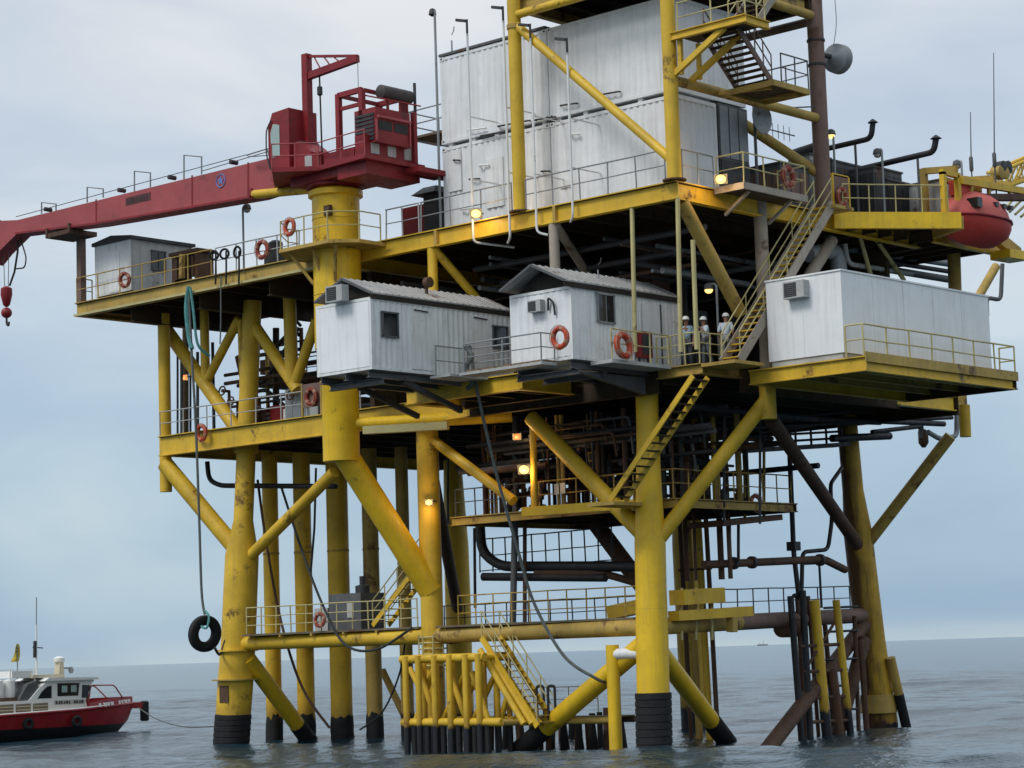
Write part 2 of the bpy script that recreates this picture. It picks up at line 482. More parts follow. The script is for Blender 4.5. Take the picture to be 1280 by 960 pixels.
# ================================================================== SEA
def make_sea():
    r = [0.0]
    step = 0.55
    while r[-1] < 26000:
        r.append(r[-1] + step)
        if r[-1] > 130: step *= 1.06
    n = 900
    R_, A_ = np.meshgrid(np.array(r[1:]), np.arange(n) * 2 * math.pi / n, indexing='ij')
    X_, Y_ = R_ * np.cos(A_), R_ * np.sin(A_)
    Z_ = np.zeros_like(X_)
    g = np.random.RandomState(3)
    for i in range(26):
        lam = 1.3 * 1.17 ** i
        th = g.normal(2.3, 0.7)
        amp = 0.0105 * lam ** 0.6
        Z_ += amp * np.sin(2 * math.pi / lam * (X_ * math.cos(th) + Y_ * math.sin(th)) + g.rand() * 6.28)
    Z_ *= np.clip(1.4 - R_ / 380, 0, 1) ** 2 * 0.8
    vs = [(0, 0, 0)] + np.stack([X_, Y_, Z_], -1).reshape(-1, 3).tolist()
    k = len(r) - 1
    fs = [(0, 1 + j, 1 + (j + 1) % n) for j in range(n)]
    a = (1 + np.arange(k - 1)[:, None] * n + np.arange(n)[None, :])
    b = (1 + np.arange(k - 1)[:, None] * n + (np.arange(n)[None, :] + 1) % n)
    fs += np.stack([a, a + n, b + n, b], -1).reshape(-1, 4).tolist()
    me = bpy.data.meshes.new('sea')
    me.from_pydata(vs, [], fs)
    me.shade_smooth()
    o = bpy.data.objects.new('sea', me)
    COL.objects.link(o)
    o['kind'] = 'structure'
    o['label'] = 'calm grey green sea with small ripples reaching the horizon'
    mt = bpy.data.materials.new('sea_water')
    mt.use_nodes = True
    t = mt.node_tree
    bs = t.nodes['Principled BSDF']
    bs.inputs['Base Color'].default_value = (0.014, 0.042, 0.060, 1)
    bs.inputs['Roughness'].default_value = 0.13
    bs.inputs['IOR'].default_value = 1.33
    bs.inputs['Specular Tint'].default_value = (0.84, 0.94, 1.0, 1)
    geo = t.nodes.new('ShaderNodeNewGeometry')
    hs = None
    for sc, w, sx in ((0.55, 0.55, 1.0), (1.9, 0.26, 1.3), (6.0, 0.11, 1.2)):
        mp_ = t.nodes.new('ShaderNodeMapping')
        mp_.inputs['Rotation'].default_value = (0, 0, 0.75)
        mp_.inputs['Scale'].default_value = (sx, 0.75, 1)
        t.links.new(geo.outputs['Position'], mp_.inputs[0])
        nn = t.nodes.new('ShaderNodeTexNoise')
        nn.inputs['Scale'].default_value = sc
        nn.inputs['Detail'].default_value = 4
        t.links.new(mp_.outputs[0], nn.inputs['Vector'])
        ml = t.nodes.new('ShaderNodeMath')
        ml.operation = 'MULTIPLY_ADD'
        ml.inputs[1].default_value = w
        t.links.new(nn.outputs[0], ml.inputs[0])
        if hs is None: ml.inputs[2].default_value = 0
        else: t.links.new(hs, ml.inputs[2])
        hs = ml.outputs[0]
    bn = t.nodes.new('ShaderNodeBump')
    bn.inputs['Strength'].default_value = 0.7
    bn.inputs['Distance'].default_value = 0.5
    t.links.new(hs, bn.inputs['Height'])
    t.links.new(bn.outputs[0], bs.inputs['Normal'])
    me.materials.append(mt)
make_sea()
# ================================================================== JACKET (legs, braces)
ZC, ZU = 13.4, 19.6           # tops of cellar deck and main deck
YF, XR = -2.0, 3.5            # front and right edge of main deck
LF0, LF1 = V(0, 0, -3), PY(809, 512, 0.5)
LL0, LLm, LL1 = PZ(289, 931, 0), PY(298, 800, 1.0), PY(308, 560, 1.0)
LR0, LRm, LR1 = PZ(1102, 906, 0), PX(1088, 800, -2.4), PX(1060, 560, -2.2)
LMx, LMy = -11.25, 0.5
jk = thing('jacket', 'yellow steel jacket of tubular legs and braces standing in the sea', 'jacket', V(0, 0, 0))
def along(a, b, z):
    return a.lerp(b, (z - a.z) / (b.z - a.z))
def leg(pts, rad, n=28, mt='yellow_jacket'):
    return MB().sweep(pts, rad, n).build('leg', mt, jk)
f_at = lambda z: along(V(0, 0, 0), LF1, z)
lf = leg([f_at(-2), f_at(3.8), f_at(5.5), f_at(7.2), f_at(9.2), f_at(11), f_at(12.9)], [0.585, 0.585, 0.56, 0.56, 0.47, 0.41, 0.41], mt='yellow_fresh')
mb = MB()
for i in range(9):           # black ribbed splash-zone wrap
    z = -0.4 + i * 0.26
    mb.lathe(f_at(z + 0.11), [(0.615, -0.10), (0.655, -0.08), (0.655, 0.13), (0.615, 0.145)], 28)
mb.sweep([f_at(-1.0), f_at(1.72)], 0.625, 28)
mb.build('splash_sleeve', 'rubber', lf)
for z in (4.9,): MB().lathe(f_at(z), [(0.565, -0.03), (0.575, 0), (0.565, 0.03)], 28).build('weld_band', 'yellow_jacket', lf)
ll = leg([along(LL0, LLm, -2), LL0, LL0.lerp(LLm, 0.6), LLm, along(LLm, LL1, 8.0), along(LLm, LL1, 9.5), along(LLm, LL1, 18.9)], [0.74, 0.74, 0.76, 0.74, 0.72, 0.42, 0.40], mt='yellow_jacket')
mb = MB()
for i in range(7):
    q = along(LL0, LLm, -0.3 + i * 0.24)
    mb.lathe(q, [(0.755, -0.09), (0.785, -0.07), (0.785, 0.10), (0.755, 0.12)], 28)
mb.sweep([along(LL0, LLm, -0.8), along(LL0, LLm, 1.25)], 0.765, 28)
mb.build('splash_sleeve', 'rubber', ll)
q = LL0.lerp(LLm, 0.62); MB().lathe(q, [(0.76, -0.03), (1.02, -0.03), (1.02, 0.03), (0.76, 0.03)], 28).build('flange', 'yellow_worn', ll)
q = LL0.lerp(LLm, 0.9); MB().lathe(q, [(0.75, -0.04), (0.88, -0.04), (0.88, 0.04), (0.75, 0.04)], 28).build('flange', 'yellow_paint', ll)
q = PY(302, 558, 1.0); MB().lathe(V(LL1.x, LL1.y, 12.85), [(0.42, -0.5), (0.52, -0.46), (0.52, 0.46), (0.42, 0.5)], 24).build('deck_collar', 'yellow_paint', ll)
mb = MB().box(-0.22, 0.22, -0.03, 0.03, -0.36, 0.36)
ob = mb.build('rust_patch_plate', 'rust_steel', ll)
qq = along(LL0, LLm, 2.15); ob.location = qq + V(0.16, -0.735, 0); ob.rotation_euler.z = math.radians(12)
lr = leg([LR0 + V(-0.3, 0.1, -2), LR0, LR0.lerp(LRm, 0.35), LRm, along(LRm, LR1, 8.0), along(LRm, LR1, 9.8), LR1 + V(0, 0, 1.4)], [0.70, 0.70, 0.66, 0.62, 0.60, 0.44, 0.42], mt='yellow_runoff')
q = LR0.lerp(LRm, 0.34); MB().lathe(q, [(0.67, -0.7), (0.78, -0.7), (0.74, 0.05), (0.66, 0.06)], 24).build('pile_sleeve', 'yellow_worn', lr)
lm_ = leg([V(LMx, LMy, -2), V(LMx, LMy, 12.6)], [0.44, 0.44])
qb = PY(572, 740, 14.0)
leg([V(qb.x - 0.3, 14.3, -2), V(qb.x, 14, 6.0), V(qb.x, 14, 8.5), V(qb.x, 13.9, 12.6)], [0.62, 0.6, 0.58, 0.42], mt='yellow_jacket')
qd = PY(855, 640, 16.0)
leg([V(qd.x, 16.2, -2), V(qd.x, 16, 8), V(qd.x, 16, 12.6)], [0.6, 0.58, 0.42])
PED = V(-12.9, -2.6, 0)      # crane pedestal axis
def brace(a, b, r, mt='yellow_jacket', n=16, name='brace'):
    return MB().tube(a, b, r, n=n).build(name, mt, jk)
STUB1, STUB2 = PX(960, 505, 3.5), PX(1206, 520, 1.6)
for a_, b_ in ((PY(309, 822, 1.0), PZ(386, 925, 0.0)), (f_at(3.7), PZ(904, 921, 0.0)), (f_at(3.9), PY(668, 922, 0.35))):
    b_ = a_ + (b_ - a_) * 1.35
    o_ = brace(a_, b_, 0.35, 'yellow_fresh')
    MB().tube(along(a_, b_, 0.7), along(a_, b_, -1.0), 0.375, n=16).build('splash_sleeve', 'rubber', o_)
brace(V(-26.8, 0, 12.2), along(LLm, LL1, 8.0) + V(-0.25, 0, 0.2), 0.36)
brace(along(LLm, LL1, 7.6), PY(418, 590, 1.0), 0.25)
brace(V(PED.x, PED.y, 11.6), V(LMx, LMy, 6.0), 0.50, 'yellow_fresh')
brace(V(LMx, LMy, 12.1), PY(642, 626, 0.5), 0.20, 'yellow_paint')
brace(PY(664, 522, 0.3), f_at(7.3), 0.30, 'yellow_paint')
brace(f_at(7.0), STUB1 + V(0, 0, 0.2), 0.27, 'yellow_paint')
brace(STUB1 + V(-0.2, 0.4, -0.5), along(LRm, LR1, 7.4), 0.27, 'rust_steel')
brace(PX(1188, 545, 1.6), along(LRm, LR1, 7.2), 0.25, 'yellow_worn')
MB().tube(V(STUB1.x, STUB1.y, 13.0), V(STUB1.x, STUB1.y, STUB1.z - 0.55), 0.30, n=18).build('stub_column', 'yellow_paint', jk)
MB().tube(V(STUB2.x, STUB2.y, 13.2), PX(1207, 546, 1.6), 0.24, n=18).build('stub_column', 'yellow_paint', jk)
brace(PY(478, 838, 8), PY(506, 896, 8), 0.16, 'yellow_worn')
brace(V(qb.x, 14, 5.5), V(LMx, LMy, 11.5), 0.26, 'rust_steel')
brace(PY(745, 655, 6), PY(812, 745, 6), 0.34, 'rust_steel')
# horizontal ring of tubes above the water
ZR = 4.25
ringL = V(LLm.x, 0.55, ZR)
def hor(a, b, r, mt): return MB().tube(a, b, r, n=18).build('horizontal_tube', mt, jk)
hor(V(LLm.x + 0.3, 0.9, ZR), V(LMx, 0.5, ZR), 0.30, 'yellow_paint')
hor(V(LMx, 0.5, ZR), V(-0.2, 0.15, ZR), 0.30, 'yellow_worn')
hor(f_at(ZR), f_at(ZR).lerp(along(LRm, LR1, 4.6), 0.36), 0.30, 'yellow_worn')
hor(f_at(ZR).lerp(along(LRm, LR1, 4.6), 0.36), along(LRm, LR1, 4.6), 0.31, 'rust_column')
hor(V(LMx, 0.5, ZR), V(qb.x, 14, ZR), 0.22, 'rust_steel')
hor(V(-22.9, 1, ZR), V(qb.x, 14, ZR), 0.25, 'rust_steel')
# conductor pipes rising from the sea inside the left bay
for px, w, nm in ((340, 20, 'yellow conductor pipe standing nearest the left corner leg'), (380, 22, 'yellow conductor pipe, second from the left corner leg'),
                  (424, 27, 'thickest yellow conductor pipe, third from the left corner leg'), (465, 20, 'yellow conductor pipe, fourth from the left corner leg, brown below the walkway'),
                  (506, 16, 'dark conductor pipe, last before the middle leg')):
    q = PY(px, 750, {340: 4.2, 380: 5.0, 424: 5.6, 465: 6.2, 506: 7.0}[px]); d = 2850 / 101.0
    t = thing('conductor_pipe', nm, 'pipe', V(q.x, q.y, 0), 'conductor pipes in the left bay')
    MB().tube(V(q.x, q.y, -2), V(q.x, q.y, 12.6), w / d / 2, n=18).build('casing', 'yellow_jacket' if px < 460 else 'yellow_worn', t)
    MB().growth(V(q.x, q.y, 0), w / d / 2, -0.5, 1.05).build('marine_growth_band', 'rubber', t)
    MB().lathe(V(q.x, q.y, 8.2), [(w / d / 2, -0.06), (w / d / 2 + 0.03, 0), (w / d / 2, 0.06)], 18).build('weld_band', 'yellow_worn', t)
# conductor cluster behind the front leg
for i, (px, w, mt) in enumerate(((866, 9, 'yellow_worn'), (879, 9, 'yellow_paint'), (889, 6, 'brown_pipe'), (856, 6, 'brown_pipe'))):
    q = PY(px, 850, 9.5)
    t = thing('riser_pipe', ('dull yellow riser pipe just right of the front leg', 'yellow riser pipe, second to the right of the front leg', 'thin brown riser pipe rightmost of the cluster behind the front leg', 'thin brown riser pipe closest behind the front leg')[i], 'pipe', V(q.x, 9.5, 0), 'riser pipes behind the front leg')
    MB().tube(V(q.x + 0.25, 9.5, -2), V(q.x, 9.5, 12.6), w / 31 / 2, n=12).build('casing', mt, t)
    MB().lathe(V(q.x + 0.08, 9.5, 6.6), [(w / 62, -0.05), (w / 62 + 0.06, -0.04), (w / 62 + 0.06, 0.04), (w / 62, 0.05)], 12).build('flange', 'rust_steel', t)
# ================================================================== DECKS
def deck(name, label, x0, x1, y0, y1, ztop, h, edge_mt, gap=1.6, joist='y', ew=0.3, edges='fblr', plate_mt='under_deck', jh=0.4, jmt='under_deck'):
    t = thing(name, label, 'deck', V((x0 + x1) / 2, (y0 + y1) / 2, ztop - h))
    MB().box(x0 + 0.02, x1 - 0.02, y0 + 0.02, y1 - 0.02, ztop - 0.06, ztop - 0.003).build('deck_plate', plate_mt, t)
    zc = ztop - h / 2; k = ew / 2
    if 'f' in edges: MB().ibeam(V(x0, y0 + k, zc), V(x1, y0 + k, zc), ew, h).build('edge_beam', edge_mt, t)
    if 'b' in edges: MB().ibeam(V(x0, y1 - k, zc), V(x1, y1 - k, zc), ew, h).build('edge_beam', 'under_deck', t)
    if 'l' in edges: MB().ibeam(V(x0 + k, y0 + ew, zc), V(x0 + k, y1 - ew, zc), ew, h).build('edge_beam', edge_mt, t)
    if 'r' in edges: MB().ibeam(V(x1 - k, y0 + ew, zc), V(x1 - k, y1 - ew, zc), ew, h).build('edge_beam', edge_mt, t)
    if joist == 'y':
        n = int((x1 - x0) / gap)
        for i in range(1, n):
            x = x0 + (x1 - x0) * i / n
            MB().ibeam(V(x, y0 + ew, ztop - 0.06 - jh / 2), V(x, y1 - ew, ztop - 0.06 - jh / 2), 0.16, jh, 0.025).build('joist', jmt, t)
    else:
        n = int((y1 - y0) / gap)
        for i in range(1, n):
            y = y0 + (y1 - y0) * i / n
            MB().ibeam(V(x0 + ew, y, ztop - 0.06 - jh / 2), V(x1 - ew, y, ztop - 0.06 - jh / 2), 0.16, jh, 0.025).build('joist', jmt, t)
    return t
main = deck('main_deck', 'long yellow edged main deck carrying the white containers and the crane', -13.8, XR, YF, 14.0, ZU, 0.65, 'yellow_paint', 1.7)
for x in (-8.1, -2.1):    # splice stiffeners on the fascia
    MB().box(x - 0.06, x + 0.06, YF - 0.015, YF + 0.28, ZU - 0.61, ZU - 0.04).build('stiffener', 'yellow_worn', main)
ldk = deck('storage_deck', 'yellow edged deck at far left under the crane boom with a small cabin', -30.5, -13.85, YF, 5.2, ZU, 0.62, 'yellow_worn', 1.5, jh=0.5)
MB().box(-30.5, -13.85, YF - 0.06, YF - 0.005, ZU - 0.62, ZU - 0.52).build('lower_flange_lip', 'yellow_pale', ldk)
for x in (-27, -22.4, -18): MB().ibeam(V(x, -1.6, ZU - 0.78), V(x, 5.0, ZU - 0.78), 0.3, 0.9).build('girder', 'under_deck', ldk)
cel = deck('cellar_deck', 'yellow edged lower deck hung between the corner legs', -26.9, 2.95, -0.3, 17.0, ZC, 0.88, 'yellow_paint', 1.8, jh=0.5, edges='bl')
def cbeam(a, b, w, h, mt): MB().ibeam(a, b, w, h).build('edge_beam', mt, cel)
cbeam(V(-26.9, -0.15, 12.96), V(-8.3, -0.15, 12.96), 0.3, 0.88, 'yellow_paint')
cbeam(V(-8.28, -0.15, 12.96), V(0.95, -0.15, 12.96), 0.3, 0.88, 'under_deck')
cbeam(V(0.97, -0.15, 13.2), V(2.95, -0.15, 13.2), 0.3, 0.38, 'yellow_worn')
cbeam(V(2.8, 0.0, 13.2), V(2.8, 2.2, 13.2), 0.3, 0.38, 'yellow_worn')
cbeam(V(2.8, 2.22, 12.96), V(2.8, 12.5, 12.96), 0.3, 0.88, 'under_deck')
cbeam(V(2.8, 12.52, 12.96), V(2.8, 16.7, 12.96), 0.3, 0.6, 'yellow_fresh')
ext = deck('cabin_balcony_deck', 'yellow balcony deck bracketed out under the two gabled cabins', -8.4, -2.6, -3.6, -0.35, ZC, 0.6, 'yellow_paint', 1.3)
RD0, RDr = PZ(1090, 459.5, 13.25), PZ(1268, 487, 13.25)
rdk = deck('cabin_deck', 'olive yellow deck cantilevered right under the big white cabin', 3.6, 8.5, 1.65, 11.9, 13.18, 0.52, 'yellow_paint', 1.1, jh=0.3, ew=0.22, plate_mt='yellow_worn', jmt='yellow_worn')
MB().box(8.505, 8.54, 1.65, 11.9, 12.98, 13.32).build('kick_plate', 'yellow_worn', rdk)
hng = deck('wellhead_deck', 'narrow yellow edged service deck hung below the cellar deck', -10.6, 0.6, 1.0, 8.6, 8.85, 0.34, 'yellow_worn', 1.6, jh=0.22, ew=0.2)
MB().beam(PY(655, 640, 0.2), PY(796, 630, 0.2), 0.3, 0.34).build('front_beam', 'yellow_fresh', hng)
MB().tube(PY(666, 522, 0.25), PY(668, 640, 0.25), 0.13, n=12).build('hanger', 'yellow_paint', hng)
for px in (560, 610, 905, 950): MB().tube(PY(px, 520, 4), PY(px, 655, 4), 0.05, n=8).build('hanger', 'dark_steel', hng)
# bracket tube linking the pedestal to the balcony, and curved pipe bundles below it
single(MB().tube(V(PED.x + 0.2, PED.y, 12.5), PZ(640, 520, 12.6), 0.25, n=16), 'bracket_tube', 'yellow_fresh', 'horizontal yellow tube from the crane pedestal under the gabled cabins', 'tube')
single(MB().beam(PZ(455, 538, 12.2), PZ(560, 532, 12.2), 0.35, 0.3), 'bracket_beam', 'yellow_pale', 'short pale yellow beam under the horizontal tube by the pedestal', 'beam')
# ================================================================== DECK TRUSSES (columns and diagonals between the decks)
tr = thing('deck_truss', 'yellow and beige columns and diagonals between cellar deck and main deck', 'truss', V(-8, YF, ZC))
def trm(a, b, r, mt, name='column', n=16):
    return MB().tube(a, b, r, n=n).build(name, mt, tr)
yt = YF + 0.2
for px, py, mt in ((544, 306, 'yellow_paint'), (692, 278, 'beige_paint')):
    q = PY(px - (4 if px < 600 else 0), py, yt)
    trm(V(q.x, yt, ZC), V(q.x, yt, ZU - 0.6), 0.19, mt)
    e = PY(590, 366, -0.2) if px < 600 else PY(738, 349, 1.9)
    a = V(q.x + 0.1, yt, ZU - 0.7)
    trm(a, a + (e - a) * ((ZC - a.z) / (e.z - a.z)), 0.17, mt, 'diagonal')
q = PX(950, 262, XR - 0.2)
trm(V(XR - 0.2, q.y, ZC), V(XR - 0.2, q.y, ZU - 0.02), 0.25, 'beige_paint')
trm(PX(852, 252, XR - 0.2), PX(926, 392, XR - 0.2), 0.25, 'yellow_worn', 'diagonal')
trm(PX(1040, 300, XR - 0.6), PX(990, 380, XR - 0.6), 0.24, 'beige_paint', 'diagonal')
q = PX(1192, 335, -1.5); trm(V(-1.5, q.y, 12.9), V(-1.5, q.y, 19.0), 0.27, 'yellow_worn')
trm(PX(1245, 333, -1.5), PX(1215, 385, -1.5), 0.2, 'yellow_worn', 'diagonal')
trm(PX(1090, 292, 2.6), PX(1130, 350, 2.6), 0.09, 'yellow_pale', 'diagonal')
trm(PX(1074, 292, 2.6), PX(1090, 350, 2.6), 0.09, 'yellow_pale', 'diagonal')
# thin yellow posts hung from the main deck edge
for a, b, l in (((790, 258), (794, 440), 'thin yellow hanger post in front of the second gabled cabin'), ((847, 247), (851, 440), 'thin yellow hanger post below the main deck corner'), ((866, 300), (871, 437), 'thin yellow hanger post right of the corner one')):
    p0, p1 = PY(*a, YF + 0.1), PY(*b, YF + 0.1)
    single(MB().tube(p1, p0, 0.08, n=10), 'hanger_post', 'yellow_pale', l, 'post', 'hanger posts under main deck edge')
# left truss
tl = thing('left_truss', 'yellow tubular truss with posts and diagonals under the left storage deck', 'truss', V(-24, 1, ZC))
y1 = 1.0
def tlm(a, b, r, name='diagonal', mt='yellow_paint', n=16): return MB().tube(a, b, r, n=n).build(name, mt, tl)
q = PY(206, 500, 0.3); tlm(V(q.x, 0.3, PY(206, 615, 0.3).z), V(q.x, 0.3, 18.9), 0.27, 'post', n=18)
q = PY(256, 440, y1); tlm(PY(257, 476, y1), V(q.x, y1, 18.9), 0.2, 'post')
q = PY(363, 430, y1); tlm(PY(365, 478, y1), V(q.x, y1, 18.9), 0.28, 'post')
tlm(PY(208, 412, y1), PY(302, 545, y1), 0.30)
tlm(PY(259, 475, y1), PY(299, 398, y1), 0.2)
tlm(PY(310, 395, y1), PY(372, 488, y1), 0.26)
tlm(PY(369, 478, y1), PY(396, 400, y1), 0.22)
tlm(PY(300, 400, y1), PY(305, 545, y1), 0.12, 'post')
for px in (232, 345, 400): tlm(PY(px, 410, 4.6), PY(px, 560, 4.6), 0.15, 'post', 'under_deck')
# dark walls and plant rooms between the decks
def wallbox(name, label, cat, x0, x1, y0, y1, z0, z1, mt, ribs=0.5, face='y', group=None):
    t = thing(name, label, cat, V((x0 + x1) / 2, (y0 + y1) / 2, z0), group)
    MB().box(x0, x1, y0, y1, z0, z1).build('panel', mt, t)
    mb = MB()
    if face == 'y':
        for i in range(int((x1 - x0) / ribs)): mb.box(x0 + i * ribs, x0 + i * ribs + 0.07, y0 - 0.05, y0 - 0.002, z0 + 0.02, z1 - 0.02)
    else:
        for i in range(int((y1 - y0) / ribs)): mb.box(x1 + 0.002, x1 + 0.05, y0 + i * ribs, y0 + i * ribs + 0.07, z0 + 0.02, z1 - 0.02)
    mb.build('rib', mt, t)
    return t
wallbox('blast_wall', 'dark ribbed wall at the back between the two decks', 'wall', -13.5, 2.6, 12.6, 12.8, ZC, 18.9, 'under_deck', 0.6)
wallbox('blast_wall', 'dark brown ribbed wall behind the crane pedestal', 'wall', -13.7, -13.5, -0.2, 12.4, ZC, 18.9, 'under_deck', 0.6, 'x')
# ================================================================== CABINS AND CONTAINERS
def window(parent, p, u, w, h, nrm, frame_mt='grey_steel', glass='glass_dark', t=0.05, bars=0):
    """p = lower corner on the wall, u = direction along the wall, nrm = outward"""
    p, u, nrm = Vector(p), Vector(u), Vector(nrm); z = V(0, 0, 1)
    g = MB().prism([p + nrm * 0.005, p + u * w + nrm * 0.005, p + u * w + z * h + nrm * 0.005, p + z * h + nrm * 0.005], nrm * 0.02).build('window', glass, parent)
    mb = MB(); k = 0.05
    for a, b in ((p - u * k, p + u * (w + k)), (p - u * k + z * h, p + u * (w + k) + z * h)):
        mb.beam(a + nrm * 0.03, b + nrm * 0.03, 0.06, 0.06)
    for a in (p, p + u * w): mb.beam(a + nrm * 0.03, a + z * h + nrm * 0.03, 0.06, 0.06)
    mb.build('window_frame', frame_mt, g)
    if bars:
        mb = MB()
        for i in range(1, bars + 1): mb.beam(p + u * (w * i / (bars + 1)) + nrm * 0.04, p + u * (w * i / (bars + 1)) + z * h + nrm * 0.04, 0.03, 0.03)
        mb.build('muntin', frame_mt, g)
    return g
def ac_unit(parent, p, u, nrm, s=1.0, name='air_conditioner'):
    p, u, nrm = Vector(p), Vector(u), Vector(nrm); z = V(0, 0, 1)
    a = MB().prism([p, p + u * 0.8 * s, p + u * 0.8 * s + z * 0.55 * s, p + z * 0.55 * s], nrm * 0.32 * s).build(name, 'grey_pale', parent)
    mb = MB()
    for i in range(7):
        q = p + nrm * 0.33 * s + z * (0.07 + i * 0.065) * s + u * 0.06 * s
        mb.prism([q, q + u * 0.45 * s, q + u * 0.45 * s + z * 0.03 * s, q + z * 0.03 * s], nrm * 0.015)
    mb.build('louvre', 'grey_dark', a)
    q = p + nrm * 0.321 * s + u * 0.05 * s + z * 0.05 * s
    MB().prism([q, q + u * 0.47 * s, q + u * 0.47 * s + z * 0.45 * s, q + z * 0.45 * s], nrm * 0.006).build('grille', 'dark_steel', a)
    return a
def container(label, x0, x1, y0, y1, z0, z1, mt='white_paint', cat='container', name='container', front_corr=True, right_corr=True, group=None, pitch=0.3, feet=True):
    t = thing(name, label, cat, V((x0 + x1) / 2, (y0 + y1) / 2, z0), group)
    e = 0.12
    mb = MB().box(x0 + 0.05, x1 - 0.05, y0 + 0.06, y1 - 0.05, z0 + 0.02, z1 - 0.02); mb.build('shell', mt, t)
    if front_corr: MB().corr(V(x0 + e, y0 + 0.03, 0), V(x1 - e, y0 + 0.03, 0), z0 + e, z1 - e, (0, -1, 0), pitch).build('front_wall', mt, t)
    if right_corr: MB().corr(V(x1 - 0.03, y0 + e, 0), V(x1 - 0.03, y1 - e, 0), z0 + e, z1 - e, (1, 0, 0), pitch).build('end_wall', mt, t)
    for x, y in ((x0, y0), (x1 - e, y0), (x1 - e, y1 - e), (x0, y1 - e)): MB().box(x, x + e, y, y + e, z0, z1).build('corner_post', mt, t)
    for x, z in ((x0, z0), (x1 - 0.2, z0), (x0, z1 - 0.16), (x1 - 0.2, z1 - 0.16)):
        o_ = MB().box(x - 0.012, x + 0.2, y0 - 0.018, y0 + 0.18, z - 0.004, z + 0.164).build('corner_casting', mt, t)
        MB().box(x + 0.05, x + 0.13, y0 - 0.022, y0 - 0.012, z + 0.05, z + 0.12).build('casting_hole', 'dark_void', o_)
    for z in (z0, z1 - e):
        MB().box(x0 + e, x1 - e, y0, y0 + e, z, z + e).build('rail', mt, t)
        MB().box(x1 - e, x1, y0 + e, y1 - e, z, z + e).build('rail', mt, t)
        MB().box(x0, x0 + e, y0 + e, y1 - e, z, z + e).build('rail', mt, t)
    MB().box(x0, x1, y0 + e, y1, z1, z1 + 0.03).build('roof', mt, t)
    return t
CX0, CXm, CX1, CY = -9.02, -3.42, 2.46, -0.5
Zc0, Zc1, Zc2 = ZU + 0.22, ZU + 3.66, 26.72
lowl = container('lower left white corrugated container on the main deck', CX0, CXm - 0.04, CY, 2.0, Zc0, Zc1 - 0.16, group='stacked white containers')
lowr = container('lower right white corrugated container behind the yellow diagonal', CXm, CX1, CY, 1.95, Zc0, Zc1 - 0.16, group='stacked white containers')
upl = container('upper left white corrugated container with antennas on its dark roof edge', CX0, CXm - 0.04, CY, 3.6, Zc1, Zc2, group='stacked white containers')
upr = container('upper right white corrugated container under the tower frame', CXm, CX1, CY, 3.8, Zc1, Zc2, group='stacked white containers')
MB().box(CX0 - 0.03, CXm - 0.1, CY - 0.05, 3.6, Zc2 + 0.035, Zc2 + 0.13).build('roof_edge', 'grey_dark', upl)
for c_, xs in ((lowl, (CX0, CXm - 0.04)), (lowr, (CXm, CX1))):
    for i in range(4):
        x = xs[0] + 0.4 + i * (xs[1] - xs[0] - 0.9) / 3
        MB().box(x, x + 0.2, CY + 0.05, 1.9, ZU, Zc0).build('skid_foot', 'dark_steel', c_)
    for i in range(5):
        x = xs[0] + 0.25 + i * (xs[1] - xs[0] - 0.7) / 4
        MB().box(x, x + 0.2, CY + 0.1, 1.9, Zc1 - 0.16, Zc1).build('stacking_block', 'white_dirty', c_)
# conduits, brackets and hatches on the container fronts
for i, (px, py, L) in enumerate(((585, 163, 0.9), (600, 170, 1.3), (622, 158, 1.6), (598, 207, 0.5), (668, 150, 1.0), (700, 132, 0.8), (712, 168, 0.4), (566, 200, 0.3), (586, 224, 0.5), (575, 262, 0.9), (676, 214, 0.4), (742, 120, 1.2))):
    q = PY(px, py, CY - 0.12)
    par = (upl if px < 645 else upr) if q.z > Zc1 else (lowl if px < 645 else lowr)
    MB().sweep(fillet([q + V(0, 0.1, 0), q, q + V(L, 0, -0.06), q + V(L, 0.08, -0.06)], 0.08, 2), 0.035, 6).build('conduit', 'dark_steel' if i % 3 else 'white_dirty', par)
for px, py, w, h in ((560, 190, 0.7, 1.6), (700, 226, 0.6, 0.3), (607, 200, 0.9, 1.9)):
    q = PY(px, py, CY); par = lowl if px < 645 else lowr
    MB().box(q.x, q.x + w, CY - 0.03, CY + 0.0, q.z - h, q.z).build('hatch', 'white_dirty', par)
